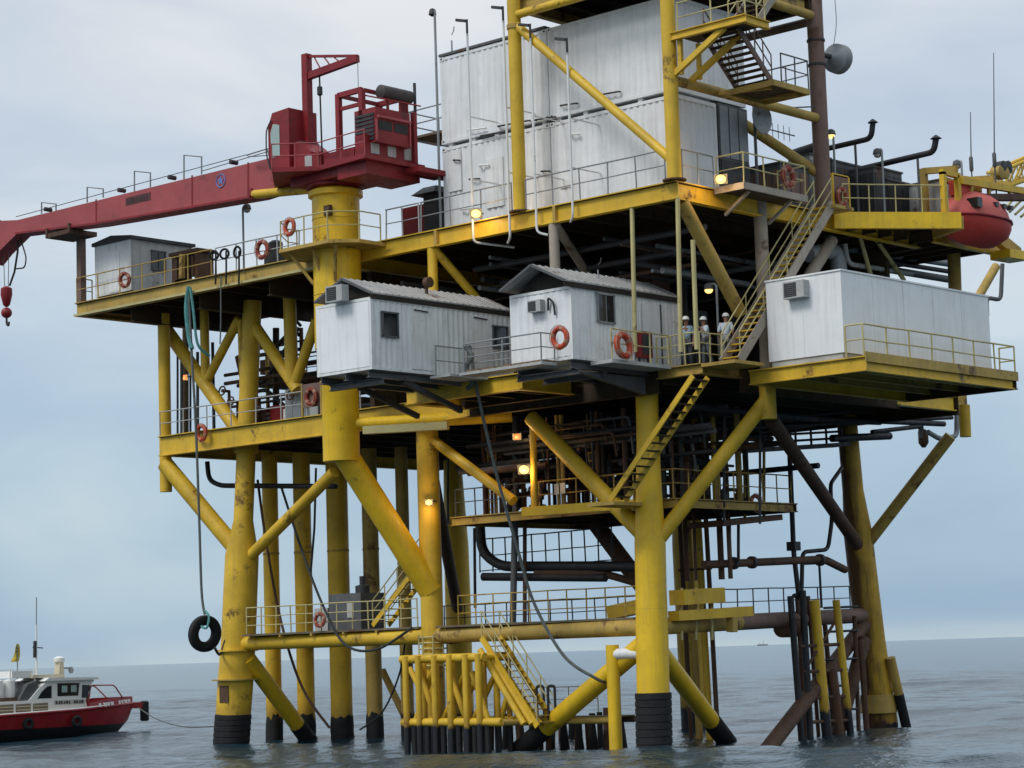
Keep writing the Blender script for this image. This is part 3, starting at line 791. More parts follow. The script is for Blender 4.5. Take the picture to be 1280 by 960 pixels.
# dark cabinet beside the lower container on its right end
q = PX(897, 214, CX1)
t = thing('equipment_cabinet', 'dark grey steel cabinet standing right of the lower white container', 'cabinet', V(1.2, 2.9, ZU))
MB().box(-1.2, CX1, 2.05, 3.85, ZU + 0.1, 23.2).build('body', 'grey_dark', t)
for i in range(3): MB().box(CX1 + 0.003, CX1 + 0.03, 2.12 + i * 0.58, 2.62 + i * 0.58, ZU + 1.6, 23.1).build('door', 'grey_steel', t)
MB().box(CX1 + 0.003, CX1 + 0.05, 2.1, 3.8, ZU + 0.15, ZU + 1.5).build('vent', 'dark_steel', t)
def gabled(label, x0, x1, y0, y1, z0, ze, za, mt, ov=0.12, ovf=0.1, pitch=0.27, roof='roof_metal', name='gabled_cabin'):
    t = thing(name, label, 'cabin', V((x0 + x1) / 2, (y0 + y1) / 2, z0))
    MB().box(x0 + 0.05, x1 - 0.05, y0 + 0.05, y1 - 0.05, z0 + 0.02, ze - 0.02).build('shell', mt, t)
    MB().corr(V(x1 - 0.03, y0 + 0.1, 0), V(x1 - 0.03, y1 - 0.1, 0), z0 + 0.1, ze - 0.1, (1, 0, 0), pitch).build('side_wall', mt, t)
    e = 0.1
    for x, y in ((x0, y0), (x1 - e, y0), (x1 - e, y1 - e)): MB().box(x, x + e, y, y + e, z0, ze).build('corner_post', mt, t)
    for z in (z0, ze - e):
        MB().box(x0 + e, x1 - e, y0, y0 + e, z, z + e).build('rail', mt, t)
        MB().box(x1 - e, x1, y0 + e, y1 - e, z, z + e).build('rail', mt, t)
    xm = (x0 + x1) / 2
    rf = MB()
    for s, xe in ((-1, x0 - ov), (1, x1 + ov)):
        rf.prism([V(xm, y0 - ovf, za), V(xe, y0 - ovf, ze + 0.12), V(xe, y0 - ovf, ze + 0.17), V(xm, y0 - ovf, za + 0.05)], V(0, y1 - y0 + ovf + 0.1, 0))
    r = rf.build('roof', roof, t)
    mb = MB()
    n = int((y1 - y0) / 0.33)
    for i in range(n):
        y = y0 - ovf + 0.1 + i * 0.33
        mb.beam(V(xm, y, za + 0.065), V(x1 + ov, y, ze + 0.185), 0.05, 0.03)
    mb.build('roof_rib', roof, r)
    MB().box(x1 + ov - 0.05, x1 + ov - 0.003, y0 - ovf + 0.01, y1, ze - 0.06, ze + 0.115).build('fascia', 'dark_void', r)
    MB().prism([V(x0 - ov + 0.15, y0 + 0.25, ze), V(x1 + ov - 0.15, y0 + 0.25, ze), V(xm, y0 + 0.25, za - 0.04)], V(0, 0.05, 0)).build('gable', 'dark_void', t)
    MB().beam(V(xm, y0 - ovf, za + 0.02), V(x1 + ov, y0 - ovf, ze + 0.14), 0.05, 0.09).build('barge_board', 'grey_dark', r)
    MB().beam(V(xm, y0 - ovf, za + 0.02), V(x0 - ov, y0 - ovf, ze + 0.14), 0.05, 0.09).build('barge_board', 'grey_dark', r)
    return t
S1 = (-8.0, -5.2, -8.38, -1.0, 13.47, 16.02, 16.82)
c1 = gabled('white corrugated gabled cabin overhanging at left beside the crane pedestal', *S1, 'white_dirty', 0.04, 0.02)
MB().box(S1[0] + 0.1, S1[1] - 0.1, S1[2] - 0.012, S1[2] - 0.002, 13.58, 15.9).build('end_panel', 'white_clean', c1)
ac_unit(c1, V(-7.0, -8.5, 15.98), (1, 0, 0), (0, -1, 0), 1.05)
for px, py, w, h in ((478, 394, 0.75, 0.86),): 
    q = PX(px, py + 26, S1[1]); window(c1, V(S1[1], q.y, q.z), (0, 1, 0), w, h, (1, 0, 0), 'grey_dark')
q = PX(616, 434, S1[1]); window(c1, V(S1[1], q.y, q.z), (0, 1, 0), 0.8, 0.8, (1, 0, 0), 'grey_dark', bars=0)
for px in (515, 590):     # flat shutters welded over door openings
    q = PX(px, 462, S1[1]); MB().box(S1[1] - 0.02, S1[1] + 0.012, q.y, q.y + 1.15, 13.62, 15.8).build('door', 'white_dirty', c1)
    MB().sweep([V(S1[1] + 0.05, q.y + 0.15, 15.75), V(S1[1] + 0.05, q.y + 0.85, 15.72)], 0.025, 6).build('door_bracket', 'dark_steel', c1)
# bracket frame under cabin 1
bk = thing('cabin_bracket', 'dark grey steel bracket frame under the left gabled cabin', 'bracket', V(-6.6, -6, 13.0))
for x in (S1[0] + 0.15, (S1[0] + S1[1]) / 2, S1[1] - 0.25): MB().ibeam(V(x, S1[2] + 0.05, 13.33), V(x, -3.65, 13.33), 0.2, 0.25, 0.03).build('outrigger', 'grey_dark', bk)
MB().ibeam(V(S1[0] + 0.05, S1[2] + 0.6, 13.1), V(S1[1] - 0.05, S1[2] + 0.6, 13.1), 0.2, 0.22, 0.03).build('cross_beam', 'grey_dark', bk)
for x in (S1[0] + 0.3, S1[1] - 0.3): MB().beam(V(x, -6.6, 13.2), V(x, -3.6, 12.3), 0.18, 0.18).build('strut', 'dark_steel', bk)
S2 = (-2.15, 0.70, -4.5, 1.55, 13.47, 16.02, 16.86)
c2 = gabled('white gabled cabin with square window, middle of the three lower cabins', *S2, 'white_dirty', 0.08, 0.42, 0.22)
MB().corr(V(S2[0] + 0.1, S2[2] + 0.02, 0), V(S2[1] - 0.1, S2[2] + 0.02, 0), 13.6, 15.9, (0, -1, 0), 0.3, 0.03).build('front_wall', 'white_paint', c2)
q = PX(747, 402, S2[1]); window(c2, V(S2[1], q.y, q.z), (0, 1, 0), 0.9, 1.0, (1, 0, 0), 'grey_steel', bars=1)
q = PX(803, 400, S2[1]); MB().box(S2[1] - 0.02, S2[1] + 0.015, q.y, q.y + 1.0, 13.6, 15.75).build('door', 'white_paint', c2)
MB().box(S2[1] + 0.016, S2[1] + 0.04, q.y + 1.0, q.y + 1.07, 13.6, 15.8).build('door_post', 'grey_dark', c2)
q = PY(668, 388, S2[2]); a = ac_unit(c2, V(q.x - 0.1, S2[2] - 0.02, q.z - 0.1), (1, 0, 0), (0, -1, 0), 0.75)
MB().sweep(fillet([q + V(1.0, -0.06, -0.3), q + V(1.0, -0.12, 0.15), q + V(0.75, -0.12, 0.35), q + V(0.7, -0.06, -0.1)], 0.1, 3), 0.04, 6).build('drain_pipe', 'dark_steel', c2)
sk = thing('cabin_skid', 'dark blue grey skid beams under the middle gabled cabin', 'skid', V(-0.7, -2.5, 13.2))
for x in (S2[0] + 0.2, S2[1] - 0.2): MB().ibeam(V(x, S2[2] + 0.1, 13.31), V(x, S2[3], 13.31), 0.2, 0.28, 0.03).build('skid_beam', 'grey_dark', sk)
for y in (-4.2, -2.8): MB().ibeam(V(S2[0], y, 13.06), V(S2[1], y, 13.06), 0.18, 0.2, 0.03).build('cross_beam', 'grey_dark', sk)
MB().prism([V(S2[1] - 0.15, -4.2, 13.1), V(S2[1] - 0.15, -0.4, 13.1), V(S2[1] - 0.15, -0.4, 12.5)], V(-0.2, 0, 0)).build('gusset', 'grey_dark', sk)
# porch slab in front of cabin 2
pc = thing('porch_platform', 'small rusty porch platform with grey rail before the middle cabin', 'platform', V(-1.7, -5, 13.2))
p0, p1 = PZ(600, 455, 13.35), PZ(681, 444, 13.35)
MB().box(-3.9, 0.0, -5.35, -4.55, 13.30, 13.40).build('slab', 'grey_pale', pc)
for i in range(5): MB().box(-3.6 + i * 0.75, -3.0 + i * 0.75, -5.3, -4.6, 13.402, 13.47).build('plank', 'wood', pc)
railing('grey pipe railing round the porch of the middle cabin', [V(-3.7, -5.3, 13.4), V(-0.05, -5.3, 13.4), V(-0.05, -4.6, 13.4)], 1.0, 1.8, 'grey_steel')
# satellite dish and lamp on the roofs
def small_dish(label, p, s=1.0):
    p = Vector(p); t = thing('satellite_dish', label, 'antenna', p)
    MB().tube(p, p + V(0, 0, 0.45 * s), 0.03 * s, n=8).build('mast', 'grey_steel', t)
    c = p + V(0.1 * s, -0.1 * s, 0.62 * s)
    d = MB().lathe(V(0, 0, 0), [(0.02, 0.0), (0.18 * s, 0.03 * s), (0.33 * s, 0.11 * s), (0.35 * s, 0.13 * s), (0.33 * s, 0.13 * s), (0.17 * s, 0.05 * s), (0.02, 0.025)], 18).build('reflector', 'grey_steel', t)
    d.location = c - p; d.rotation_euler = (math.radians(70), 0, math.radians(55))
    MB().sweep([c, c + V(0.3 * s, -0.2 * s, 0.05), c + V(0.36 * s, -0.25 * s, 0.18 * s)], 0.018, 6).build('feed_arm', 'grey_dark', t)
    return t
small_dish('small dish on the roof of the middle gabled cabin', PX(748, 352, -0.1), 0.95)
q = PX(533, 362, -6.0)
t = thing('roof_bracket', 'small rusty vent bracket on the left gabled cabin roof', 'vent', V(q.x, q.y, q.z - 0.25))
MB().tube(V(q.x, q.y, q.z - 0.4), q + V(0, 0, 0.2), 0.06, n=8).build('stem', 'rust_steel', t)
MB().lathe(q + V(0.1, 0, 0.25), [(0.05, -0.12), (0.2, -0.1), (0.2, 0.1), (0.05, 0.12)], 12, 'x').build('hood', 'rust_steel', t)
# big flat white cabin at right
RS = (4.45, 7.62, 1.75, 11.6, 13.40, 16.24)
t = thing('white_cabin', 'large plain white flat roofed cabin on the right cantilevered deck', 'cabin', V(6.0, 7, 13.2))
MB().box(RS[0], RS[1], RS[2], RS[3], RS[4], RS[5]).build('shell', 'white_clean', t)
for i in range(1, 5):
    y = RS[2] + i * (RS[3] - RS[2]) / 5
    MB().box(RS[1] + 0.002, RS[1] + 0.012, y - 0.03, y + 0.03, RS[4] + 0.02, RS[5] - 0.02).build('panel_joint', 'white_paint', t)
MB().box(RS[0] + 1.5, RS[0] + 1.55, RS[2] - 0.012, RS[2] - 0.002, RS[4] + 0.02, RS[5] - 0.02).build('panel_joint', 'white_paint', t)
MB().box(RS[0] - 0.03, RS[1] + 0.04, RS[2] - 0.04, RS[3] + 0.03, RS[5] + 0.002, RS[5] + 0.06).build('roof', 'white_clean', t)
MB().box(RS[0] + 0.1, RS[1] - 0.1, RS[2] + 0.05, RS[3] - 0.1, 13.16, 13.39).build('skid', 'grey_pale', t)
q = PY(986, 372, RS[2]); ac_unit(t, V(q.x, RS[2] - 0.002, q.z - 0.1), (1, 0, 0), (0, -1, 0), 1.1)
# small cabin on the left storage deck
LC = (-29.5, -26.95, -1.62, PX(240, 330, -26.95).y, ZU + 0.16, PY(161, 299, -1.62).z)
t = thing('deck_cabin', 'small white cabin with dark roof at far left under the boom', 'cabin', V(-27.9, -0.5, ZU))
MB().box(*LC).build('shell', 'white_dirty', t)
MB().corr(V(LC[1] + 0.02, LC[2] + 0.05, 0), V(LC[1] + 0.02, LC[3] - 0.05, 0), LC[4] + 0.05, LC[5] - 0.05, (1, 0, 0), 0.45, 0.03).build('side_wall', 'grey_pale', t)
MB().prism([V(LC[0] - 0.1, LC[2] - 0.1, LC[5]), V(LC[1] + 0.15, LC[2] - 0.1, LC[5]), V(LC[1] + 0.15, LC[2] - 0.1, LC[5] + 0.14), V((LC[0] + LC[1]) / 2, LC[2] - 0.1, LC[5] + 0.32), V(LC[0] - 0.1, LC[2] - 0.1, LC[5] + 0.14)], V(0, LC[3] - LC[2] + 0.2, 0)).build('roof', 'dark_steel', t)
MB().box(LC[0] + 1.0, LC[0] + 1.75, LC[2] - 0.03, LC[2] - 0.002, LC[4] + 0.05, LC[5] - 0.4).build('door', 'white_clean', t)
q = PX(189, 337, LC[1]); window(t, V(LC[1] + 0.04, q.y, q.z), (0, 1, 0), 0.75, 0.85, (1, 0, 0), 'grey_dark', bars=1)
MB().box(LC[0] + 0.1, LC[1] - 0.1, LC[2] + 0.05, LC[3] - 0.1, ZU, LC[4]).build('skid', 'dark_steel', t)
# ================================================================== CRANE
pd = thing('crane_pedestal', 'thick yellow cylindrical crane pedestal on the left face', 'pedestal', V(PED.x, PED.y, 11))
zt = PY(421, 237, PED.y).z
MB().lathe(V(PED.x, PED.y, 0), [(0.94, 15.5), (0.94, zt - 0.35), (1.08, zt - 0.3), (1.08, zt - 0.1), (0.9, zt)], 36).build('upper_column', 'yellow_fresh', pd)
zb = PY(425, 577, PED.y).z
MB().lathe(V(PED.x, PED.y, 0), [(0.5, zb), (0.72, zb), (0.72, 15.2), (0.94, 15.5)], 32).build('lower_column', 'yellow_fresh', pd)
for z in (17.6, 20.6): MB().lathe(V(PED.x, PED.y, z), [(0.942, -0.03), (0.96, 0), (0.942, 0.03)], 36).build('weld_band', 'yellow_paint', pd)
MB().box(PED.x + 0.3, PED.x + 0.62, PED.y - 0.95, PED.y - 0.78, zt - 1.2, zt - 0.8).build('access_hatch', 'rust_steel', pd)
cw = thing('pedestal_walkway', 'grey edged walkway collar round the crane pedestal', 'walkway', V(PED.x, PED.y, ZU))
zw = PY(421, 301, PED.y - 1.6).z
oct_ = [V(PED.x + a, PED.y + b, zw) for a, b in ((-2.6, -0.3), (-1.6, -1.6), (1.2, -1.6), (2.0, -0.7), (2.0, 1.5), (-2.6, 1.5))]
MB().prism(oct_, V(0, 0, 0.14)).build('grating', 'yellow_worn', cw)
for i in range(3): MB().tube(V(PED.x - 1.4 + i * 1.3, PED.y - 1.2, zw), V(PED.x - 0.6 + i * 0.6, PED.y - 0.7, zw - 1.3), 0.07, n=8).build('bracket', 'yellow_worn', cw)
railing('pale railing round the crane pedestal walkway', [q + V(0, 0, 0.14) for q in (oct_[0] + V(0.1, 0.5, 0), oct_[0] + V(0.05, 0.05, 0), oct_[1] + V(0.05, 0.05, 0), oct_[2] + V(-0.05, 0.05, 0), oct_[3] + V(-0.05, 0.05, 0), oct_[3] + V(-0.05, 1.2, 0))], 1.1, 1.1)
cr = thing('pedestal_crane', 'red offshore crane with long boom slewed left onto its rest', 'crane', V(PED.x, PED.y, zt))
zp = 22.3
ycn = -4.1
plan = [PZ(340, 215, zp), PZ(398, 213, zp), PZ(456, 197, zp), V(-9.6, -0.9, zp), V(-15.6, -0.9, zp), V(-15.8, -3.2, zp)]
MB().prism(plan, V(0, 0, 0.18)).build('platform', 'red_paint', cr)
MB().lathe(V(PED.x, PED.y, zt), [(0.9, 0.0), (1.15, 0.05), (1.15, 0.25), (0.95, zp - zt)], 32).build('slew_ring', 'red_paint', cr)
for i, (xa, xb, ya, yb, dz) in enumerate(((-14.2, -11.4, -3.8, -1.2, 0.32), (-11.4, -9.8, -3.9, -1.0, 0.5), (-9.8, -9.5, -1.6, -0.2, 0.3))):
    MB().box(xa, xb, ya, yb, zp - dz, zp - 0.003).build('underframe', 'red_paint', cr)
MB().box(-9.62, -8.9, -2.0, 0.6, zp - 0.3, zp - 0.1).build('rear_walkway', 'red_paint', cr)
# machinery deck lockers
for xa, xb, ya, yb, za, zb_ in ((-13.6, -12.2, -4.0, -3.2, 0.18, 0.75), (-12.1, -10.4, -3.95, -3.3, 0.18, 0.62), (-10.3, -9.75, -4.0, -1.2, 0.18, 1.0)):
    MB().box(xa, xb, ya, yb, zp + za, zp + zb_).build('locker', 'red_paint', cr)
for y in (-3.7, -2.8, -1.9): MB().box(-9.748, -9.73, y, y + 0.45, zp + 0.3, zp + 0.85).build('gauge_panel', 'grey_pale', cr)
MB().box(-13.1, -12.7, -4.02, -4.003, zp + 0.22, zp + 0.7).build('gauge_panel', 'grey_pale', cr)
# cab
a = PY(337, 205, ycn); b = PY(362, 205, ycn)
cxa, cxb, cz0, cz1 = a.x, b.x, zp + 0.18, PY(362, 134, ycn).z
cab = MB().prism([V(cxa + 0.25, ycn, cz0), V(cxb, ycn, cz0), V(cxb, ycn, cz1), V(cxa + 0.2, ycn, cz1 - 0.05), V(cxa - 0.05, ycn, cz1 - 0.55), V(cxa - 0.05, ycn, cz0 + 0.5)], V(0, 1.5, 0)).build('cab', 'red_paint', cr)
MB().prism([V(cxa + 0.12, ycn - 0.015, cz0 + 0.75), V(cxa + 0.62, ycn - 0.015, cz0 + 0.75), V(cxa + 0.62, ycn - 0.015, cz1 - 0.6), V(cxa + 0.25, ycn - 0.015, cz1 - 0.5), V(cxa + 0.1, ycn - 0.015, cz1 - 0.85)], V(0, 0.01, 0)).build('side_window', 'glass_green', cab)
MB().prism([V(cxa - 0.07, ycn + 0.1, cz0 + 0.6), V(cxa - 0.07, ycn + 1.4, cz0 + 0.6), V(cxa - 0.07, ycn + 1.4, cz1 - 0.7), V(cxa - 0.07, ycn + 0.1, cz1 - 0.7)], V(0.015, 0, 0)).build('windscreen', 'glass_dark', cab)
MB().sweep(fillet([V(cxa + 0.1, ycn - 0.06, cz0 + 0.3), V(cxa - 0.12, ycn - 0.06, cz0 + 0.9), V(cxa - 0.1, ycn - 0.06, cz1 - 0.7), V(cxa + 0.2, ycn - 0.06, cz1 - 0.35)], 0.3), 0.03, 6).build('grab_rail', 'dark_steel', cab)
MB().box(cxb + 0.003, cxb + 0.35, ycn + 0.3, ycn + 1.3, cz0 + 0.9, cz0 + 1.25).build('cooler', 'grey_dark', cab)
MB().prism([V(cxb, ycn + 0.2, cz0), V(cxb + 1.1, ycn + 0.2, cz0), V(cxb + 1.0, ycn + 0.2, cz0 + 0.7), V(cxb + 0.35, ycn + 0.2, cz0 + 1.2), V(cxb, ycn + 0.2, cz0 + 1.2)], V(0, 1.2, 0)).build('winch_housing', 'red_paint', cr)
# auxiliary mast and jib
yj = -3.2
def cp(px, py, y=yj): return PY(px, py, y)
mp0, mp1 = cp(384, 150), cp(383, 68)
MB().beam(V(mp1.x, yj, cz0 + 0.5), V(mp1.x, yj, mp1.z), 0.3, 0.3, (0, 1, 0)).build('mast', 'red_paint', cr)
j0, j1, j2 = cp(384, 96), cp(447, 73), cp(384, 71)
j0, j1, j2 = V(mp1.x, yj, j0.z), V(j1.x, yj, j1.z), V(mp1.x, yj, mp1.z - 0.08)
MB().beam(j0, j1, 0.22, 0.28).build('jib', 'red_paint', cr)
MB().beam(j2, j1 + V(0, 0, 0.1), 0.1, 0.1).build('jib_tie', 'red_paint', cr)
for k in (0.3, 0.5, 0.7): MB().tube(j0.lerp(j1, k), j2.lerp(j1, k - 0.15), 0.03, n=6).build('jib_lattice', 'red_paint', cr)
MB().tube(j0.lerp(j1, 0.25) + V(0, 0, -0.1), V(j0.lerp(j1, 0.25).x + 0.05, yj, zp + 0.9), 0.035, n=6).build('hoist_rope', 'dark_rope', cr)
MB().lathe(j0.lerp(j1, 0.25) + V(0, 0, -0.75), [(0.04, -0.2), (0.11, -0.15), (0.11, 0.15), (0.04, 0.2)], 10).build('hoist_block', 'dark_steel', cr)
MB().tube(j1, V(j1.x, yj, zp + 1.6), 0.014, n=5).build('hoist_rope', 'grey_rope', cr)
# gantry frame
g0, g1 = cp(423, 118, -3.6), cp(452, 112, -3.6)
for q in (g0, g1): MB().beam(V(q.x, -3.6, zp + 0.18), V(q.x, -3.6, q.z), 0.2, 0.2, (0, 1, 0)).build('gantry_post', 'red_paint', cr)
for q in (g0, g1): MB().beam(V(q.x, -1.4, zp + 0.18), V(q.x, -1.4, q.z), 0.2, 0.2, (0, 1, 0)).build('gantry_post', 'red_paint', cr)
zg = g1.z
for y in (-3.6, -1.4):
    MB().beam(V(g0.x, y, zg), V(g1.x, y, zg), 0.16, 0.2).build('gantry_beam', 'red_paint', cr)
    MB().beam(V(g0.x, y, zg - 0.55), V(g1.x, y, zg - 0.55), 0.1, 0.14).build('gantry_beam', 'red_paint', cr)
for x in (g0.x, g1.x): MB().beam(V(x, -3.5, zg), V(x, -1.5, zg), 0.12, 0.14).build('gantry_beam', 'red_paint', cr)
MB().tube(V(g1.x, -3.6, zg - 0.2), V(g1.x + 1.6, -2.0, zg - 0.7), 0.03, n=6).build('gantry_tie', 'red_paint', cr)
# engine house
e = PY(469, 133, -3.7); ex1 = e.x; ez1 = e.z
eh = MB().box(ex1 - 1.15, ex1, -3.7, PX(512, 137, ex1).y, zp + 0.7, ez1).build('engine_house', 'red_paint', cr)
ey1 = PX(512, 137, ex1).y
mb = MB()
for i in range(7): mb.box(ex1 - 1.1, ex1 - 0.08, -3.74, -3.703, zp + 0.8 + i * (ez1 - zp - 0.95) / 7, zp + 0.9 + i * (ez1 - zp - 0.95) / 7)
mb.build('radiator_louvre', 'dark_steel', eh)
for i in range(2):
    ya = -3.55 + i * 0.85; MB().box(ex1 + 0.003, ex1 + 0.02, ya, ya + 0.72, zp + 1.2, ez1 - 0.5).build('mesh_panel', 'black_pipe', eh)
MB().box(ex1 + 0.003, ex1 + 0.14, -3.65, ey1 - 0.05, ez1 - 0.42, ez1 - 0.33).build('rain_lip', 'red_faded', eh)
for y in (-3.7, ey1 - 0.08): MB().box(ex1 + 0.003, ex1 + 0.05, y, y + 0.08, zp + 0.75, ez1 - 0.45).build('frame_post', 'red_faded', eh)
# muffler and exhaust
u0, u1 = PX(474, 114, ex1 - 0.4), PX(514, 119, ex1 - 0.4)
MB().lathe(V(ex1 - 0.4, 0, u0.z), [(0.12, u0.y), (0.27, u0.y + 0.06), (0.27, u1.y - 0.1), (0.12, u1.y)], 18, 'y').build('muffler', 'muffler', cr)
for k in (0.25, 0.85): MB().tube(V(ex1 - 0.4, u0.y + (u1.y - u0.y) * k, ez1), V(ex1 - 0.4, u0.y + (u1.y - u0.y) * k, u0.z - 0.1), 0.06, n=8).build('muffler_stand', 'red_paint', cr)
q = PX(518, 104, ex1 - 0.2); MB().tube(V(q.x, q.y, zp - 0.2), q, 0.06, n=8).build('exhaust_stack', 'dark_steel', cr)
MB().beam(V(q.x, q.y - 0.1, zp + 0.2), V(q.x, q.y - 0.1, ez1 + 0.15), 0.18, 0.18, (0, 1, 0)).build('frame_post', 'red_paint', cr)
# crane hand railing
for za in (0.62, 1.1):
    MB().sweep([p + V(0, 0, za) for p in (plan[0], plan[1], plan[2])], 0.025, 6).build('hand_rail', 'red_faded', cr)
for p in (plan[0], plan[0].lerp(plan[1], 0.5), plan[1], plan[1].lerp(plan[2], 0.5), plan[2]): MB().tube(p + V(0, 0, 0.1), p + V(0, 0, 1.12), 0.025, n=6).build('rail_post', 'red_faded', cr)
MB().sweep([PY(308, 194, -3.4), PY(334, 186, -3.4), PY(336, 194, -3.4), PY(310, 196, -3.4)], 0.03, 6).build('walk_hoop', 'grey_steel', cr)
# boom
yb0, yb1 = -3.0, -2.2
side = [PY(*p, yb0) for p in ((390, 187), (340, 197), (22, 275), (0, 276), (-12, 284), (-14, 330), (-3, 316), (20, 293), (118, 281), (318, 247), (352, 236), (392, 234))]
boom = MB().prism(side, V(0, yb1 - yb0, 0)).build('boom', 'red_faded', cr)
MB().prism([p + V(0, -0.06, 0) for p in (side[7], side[8], side[9], side[9] + V(0, 0, 0.09), side[8] + V(0, 0, 0.09), side[7] + V(0, 0, 0.09))], V(0, 0.055, 0)).build('lower_flange', 'red_paint', boom)
q0, q1 = PY(157, 251, yb0 - 0.012), PY(188, 244, yb0 - 0.012)
MB().prism([q0 + V(0, 0, -0.22), q1 + V(0, 0, -0.2), q1 + V(0, 0, 0.14), q0 + V(0, 0, 0.12)], V(0, 0.01, 0)).build('name_board', 'sign_brown', boom)
for i in range(7):
    p = q0.lerp(q1, 0.08 + i * 0.13) + V(0, -0.012, -0.05); w = 0.045 + 0.03 * ((i * 5) % 3)
    MB().prism([p + V(-w, 0, -0.09), p + V(w, 0, -0.09), p + V(w * 0.7, 0, 0.1), p + V(-w, 0, 0.1)], V(0, 0.008, 0)).build('letter', 'letter_dark', boom)
q = PY(276, 226, yb0 - 0.012)
MB().lathe(q, [(0.30, 0), (0.30, 0.008)], 24, 'y').build('emblem_disc', 'red_faded', boom)
mb = MB().torus(q + V(0, -0.004, 0), 0.27, 0.025, (0, 1, 0), 24, 6)
pts = []
for i in range(10):
    a_ = math.pi / 2 + i * math.pi / 5; rr_ = 0.21 if i % 2 == 0 else 0.09
    pts.append(q + V(rr_ * math.cos(a_), -0.02, rr_ * math.sin(a_)))
mb.prism(pts, V(0, 0.015, 0)); mb.build('star_emblem', 'blue_mark', boom)
for (x0, x1, yt_, yb_, yb2) in ((52, 70, 253, 267, 263), (109, 129, 234, 253, 247), (168, 188, 214, 239, 234), (230, 252, 194, 224, 218)):
    MB().sweep([PY(x0, yb_, yb0 + 0.1), PY(x0, yt_, yb0 + 0.1), PY(x1, yt_ + 2, yb0 + 0.1), PY(x1, yb2, yb0 + 0.1)], 0.035, 6).build('walk_hoop', 'grey_steel', boom)
MB().tube(PY(252, 214, -2.6), PY(340, 188, -2.6), 0.02, n=5).build('guy_wire', 'grey_rope', boom)
for dy in (-0.18, 0.12): MB().tube(PY(20, 271, -2.6 + dy), PY(388, 172, -2.6 + dy), 0.018, n=5).build('hoist_wire', 'dark_rope', boom)
for px, py in ((60, 264), (152, 240), (215, 224), (292, 205)): MB().lathe(PY(px, py - 2, -2.6), [(0.05, -0.2), (0.1, -0.18), (0.1, 0.18), (0.05, 0.2)], 10, 'y').build('wire_roller', 'dark_steel', boom)
MB().lathe(PY(4, 284, -2.6), [(0.2, -0.3), (0.32, -0.28), (0.26, 0), (0.32, 0.28), (0.2, 0.3)], 18, 'y').build('tip_sheave', 'dark_steel', boom)
for px, py0, py1 in ((120, 249, 279), (240, 219, 258), (310, 203, 246)):
    p, q_ = PY(px, py0, yb0 - 0.012), PY(px, py1, yb0 - 0.012); MB().prism([p + V(-0.05, 0, 0), q_ + V(-0.05, 0, 0), q_ + V(0.05, 0, 0), p + V(0.05, 0, 0)], V(0, 0.01, 0)).build('weld_strap', 'red_paint', boom)
c0, c1_ = PY(318, 243, -2.9), PY(392, 236, -2.9)
MB().tube(c0, c1_, 0.19, n=14).build('luffing_cylinder', 'yellow_paint', cr)
MB().box(c0.x - 0.12, c0.x + 0.03, -3.06, -2.7, c0.z - 0.2, c0.z + 0.24).build('cylinder_pin', 'red_paint', cr)
# hook block and whip line hanging from the boom head
hb = thing('hook_block', 'red hook block hanging from the boom head at the left edge', 'hook', PY(8, 385, -2.6))
h0 = PY(8, 358, -2.6); k = h0.z
MB().lathe(V(h0.x, -2.6, 0), [(0.1, k), (0.26, k - 0.1), (0.27, k - 0.4), (0.16, k - 0.85), (0.06, k - 0.95)], 16).build('block', 'red_paint', hb)
MB().sphere(V(h0.x, -2.6, k - 1.22), 0.25, 14, 10).build('headache_ball', 'red_paint', hb)
MB().sweep(fillet([V(h0.x, -2.6, k - 1.42), V(h0.x, -2.6, k - 1.75), V(h0.x + 0.15, -2.6, k - 1.85), V(h0.x + 0.18, -2.6, k - 1.65)], 0.1), 0.05, 8).build('hook', 'dark_steel', hb)
for dx in (-0.14, 0.14): MB().tube(V(h0.x + dx, -2.6, k - 0.05), V(h0.x + dx * 1.6, -2.6, PY(8, 300, -2.6).z), 0.018, n=5).build('wire', 'grey_rope', hb)
w0 = PY(23, 292, -2.6)
wl = thing('whip_line', 'black hose loop and sling hanging beside the hook block', 'sling', w0)
MB().sweep([w0, PY(22, 315, -2.6), PY(18, 340, -2.6), PY(12, 357, -2.6)], 0.05, 7).build('sling', 'dark_rope', wl)
MB().sweep(fillet([PY(24, 293, -2.6), PY(33, 322, -2.6), PY(31, 335, -2.6), PY(19, 336, -2.6)], 0.3), 0.035, 6).build('hose_loop', 'black_pipe', wl)
# boom rest
br = thing('boom_rest', 'brown steel post with cradle holding the crane boom at left', 'boom rest', V(-29.7, -1.75, ZU))
q = PY(102, 372, -1.8)
MB().beam(V(q.x, -1.8, ZU - 0.02), V(q.x, -1.8, PY(102, 288, -1.8).z), 0.3, 0.3, (0, 1, 0)).build('post', 'rust_column', br)
zc_ = PY(102, 284, -2.6).z
MB().box(q.x - 0.85, q.x + 0.9, -3.1, -1.6, zc_ - 0.28, zc_ - 0.08).build('cradle', 'rust_steel', br)
for dx in (-0.85, 0.75): MB().box(q.x + dx, q.x + dx + 0.14, -3.12, -3.01, zc_ - 0.25, zc_ + 0.16).build('cheek', 'rust_steel', br)
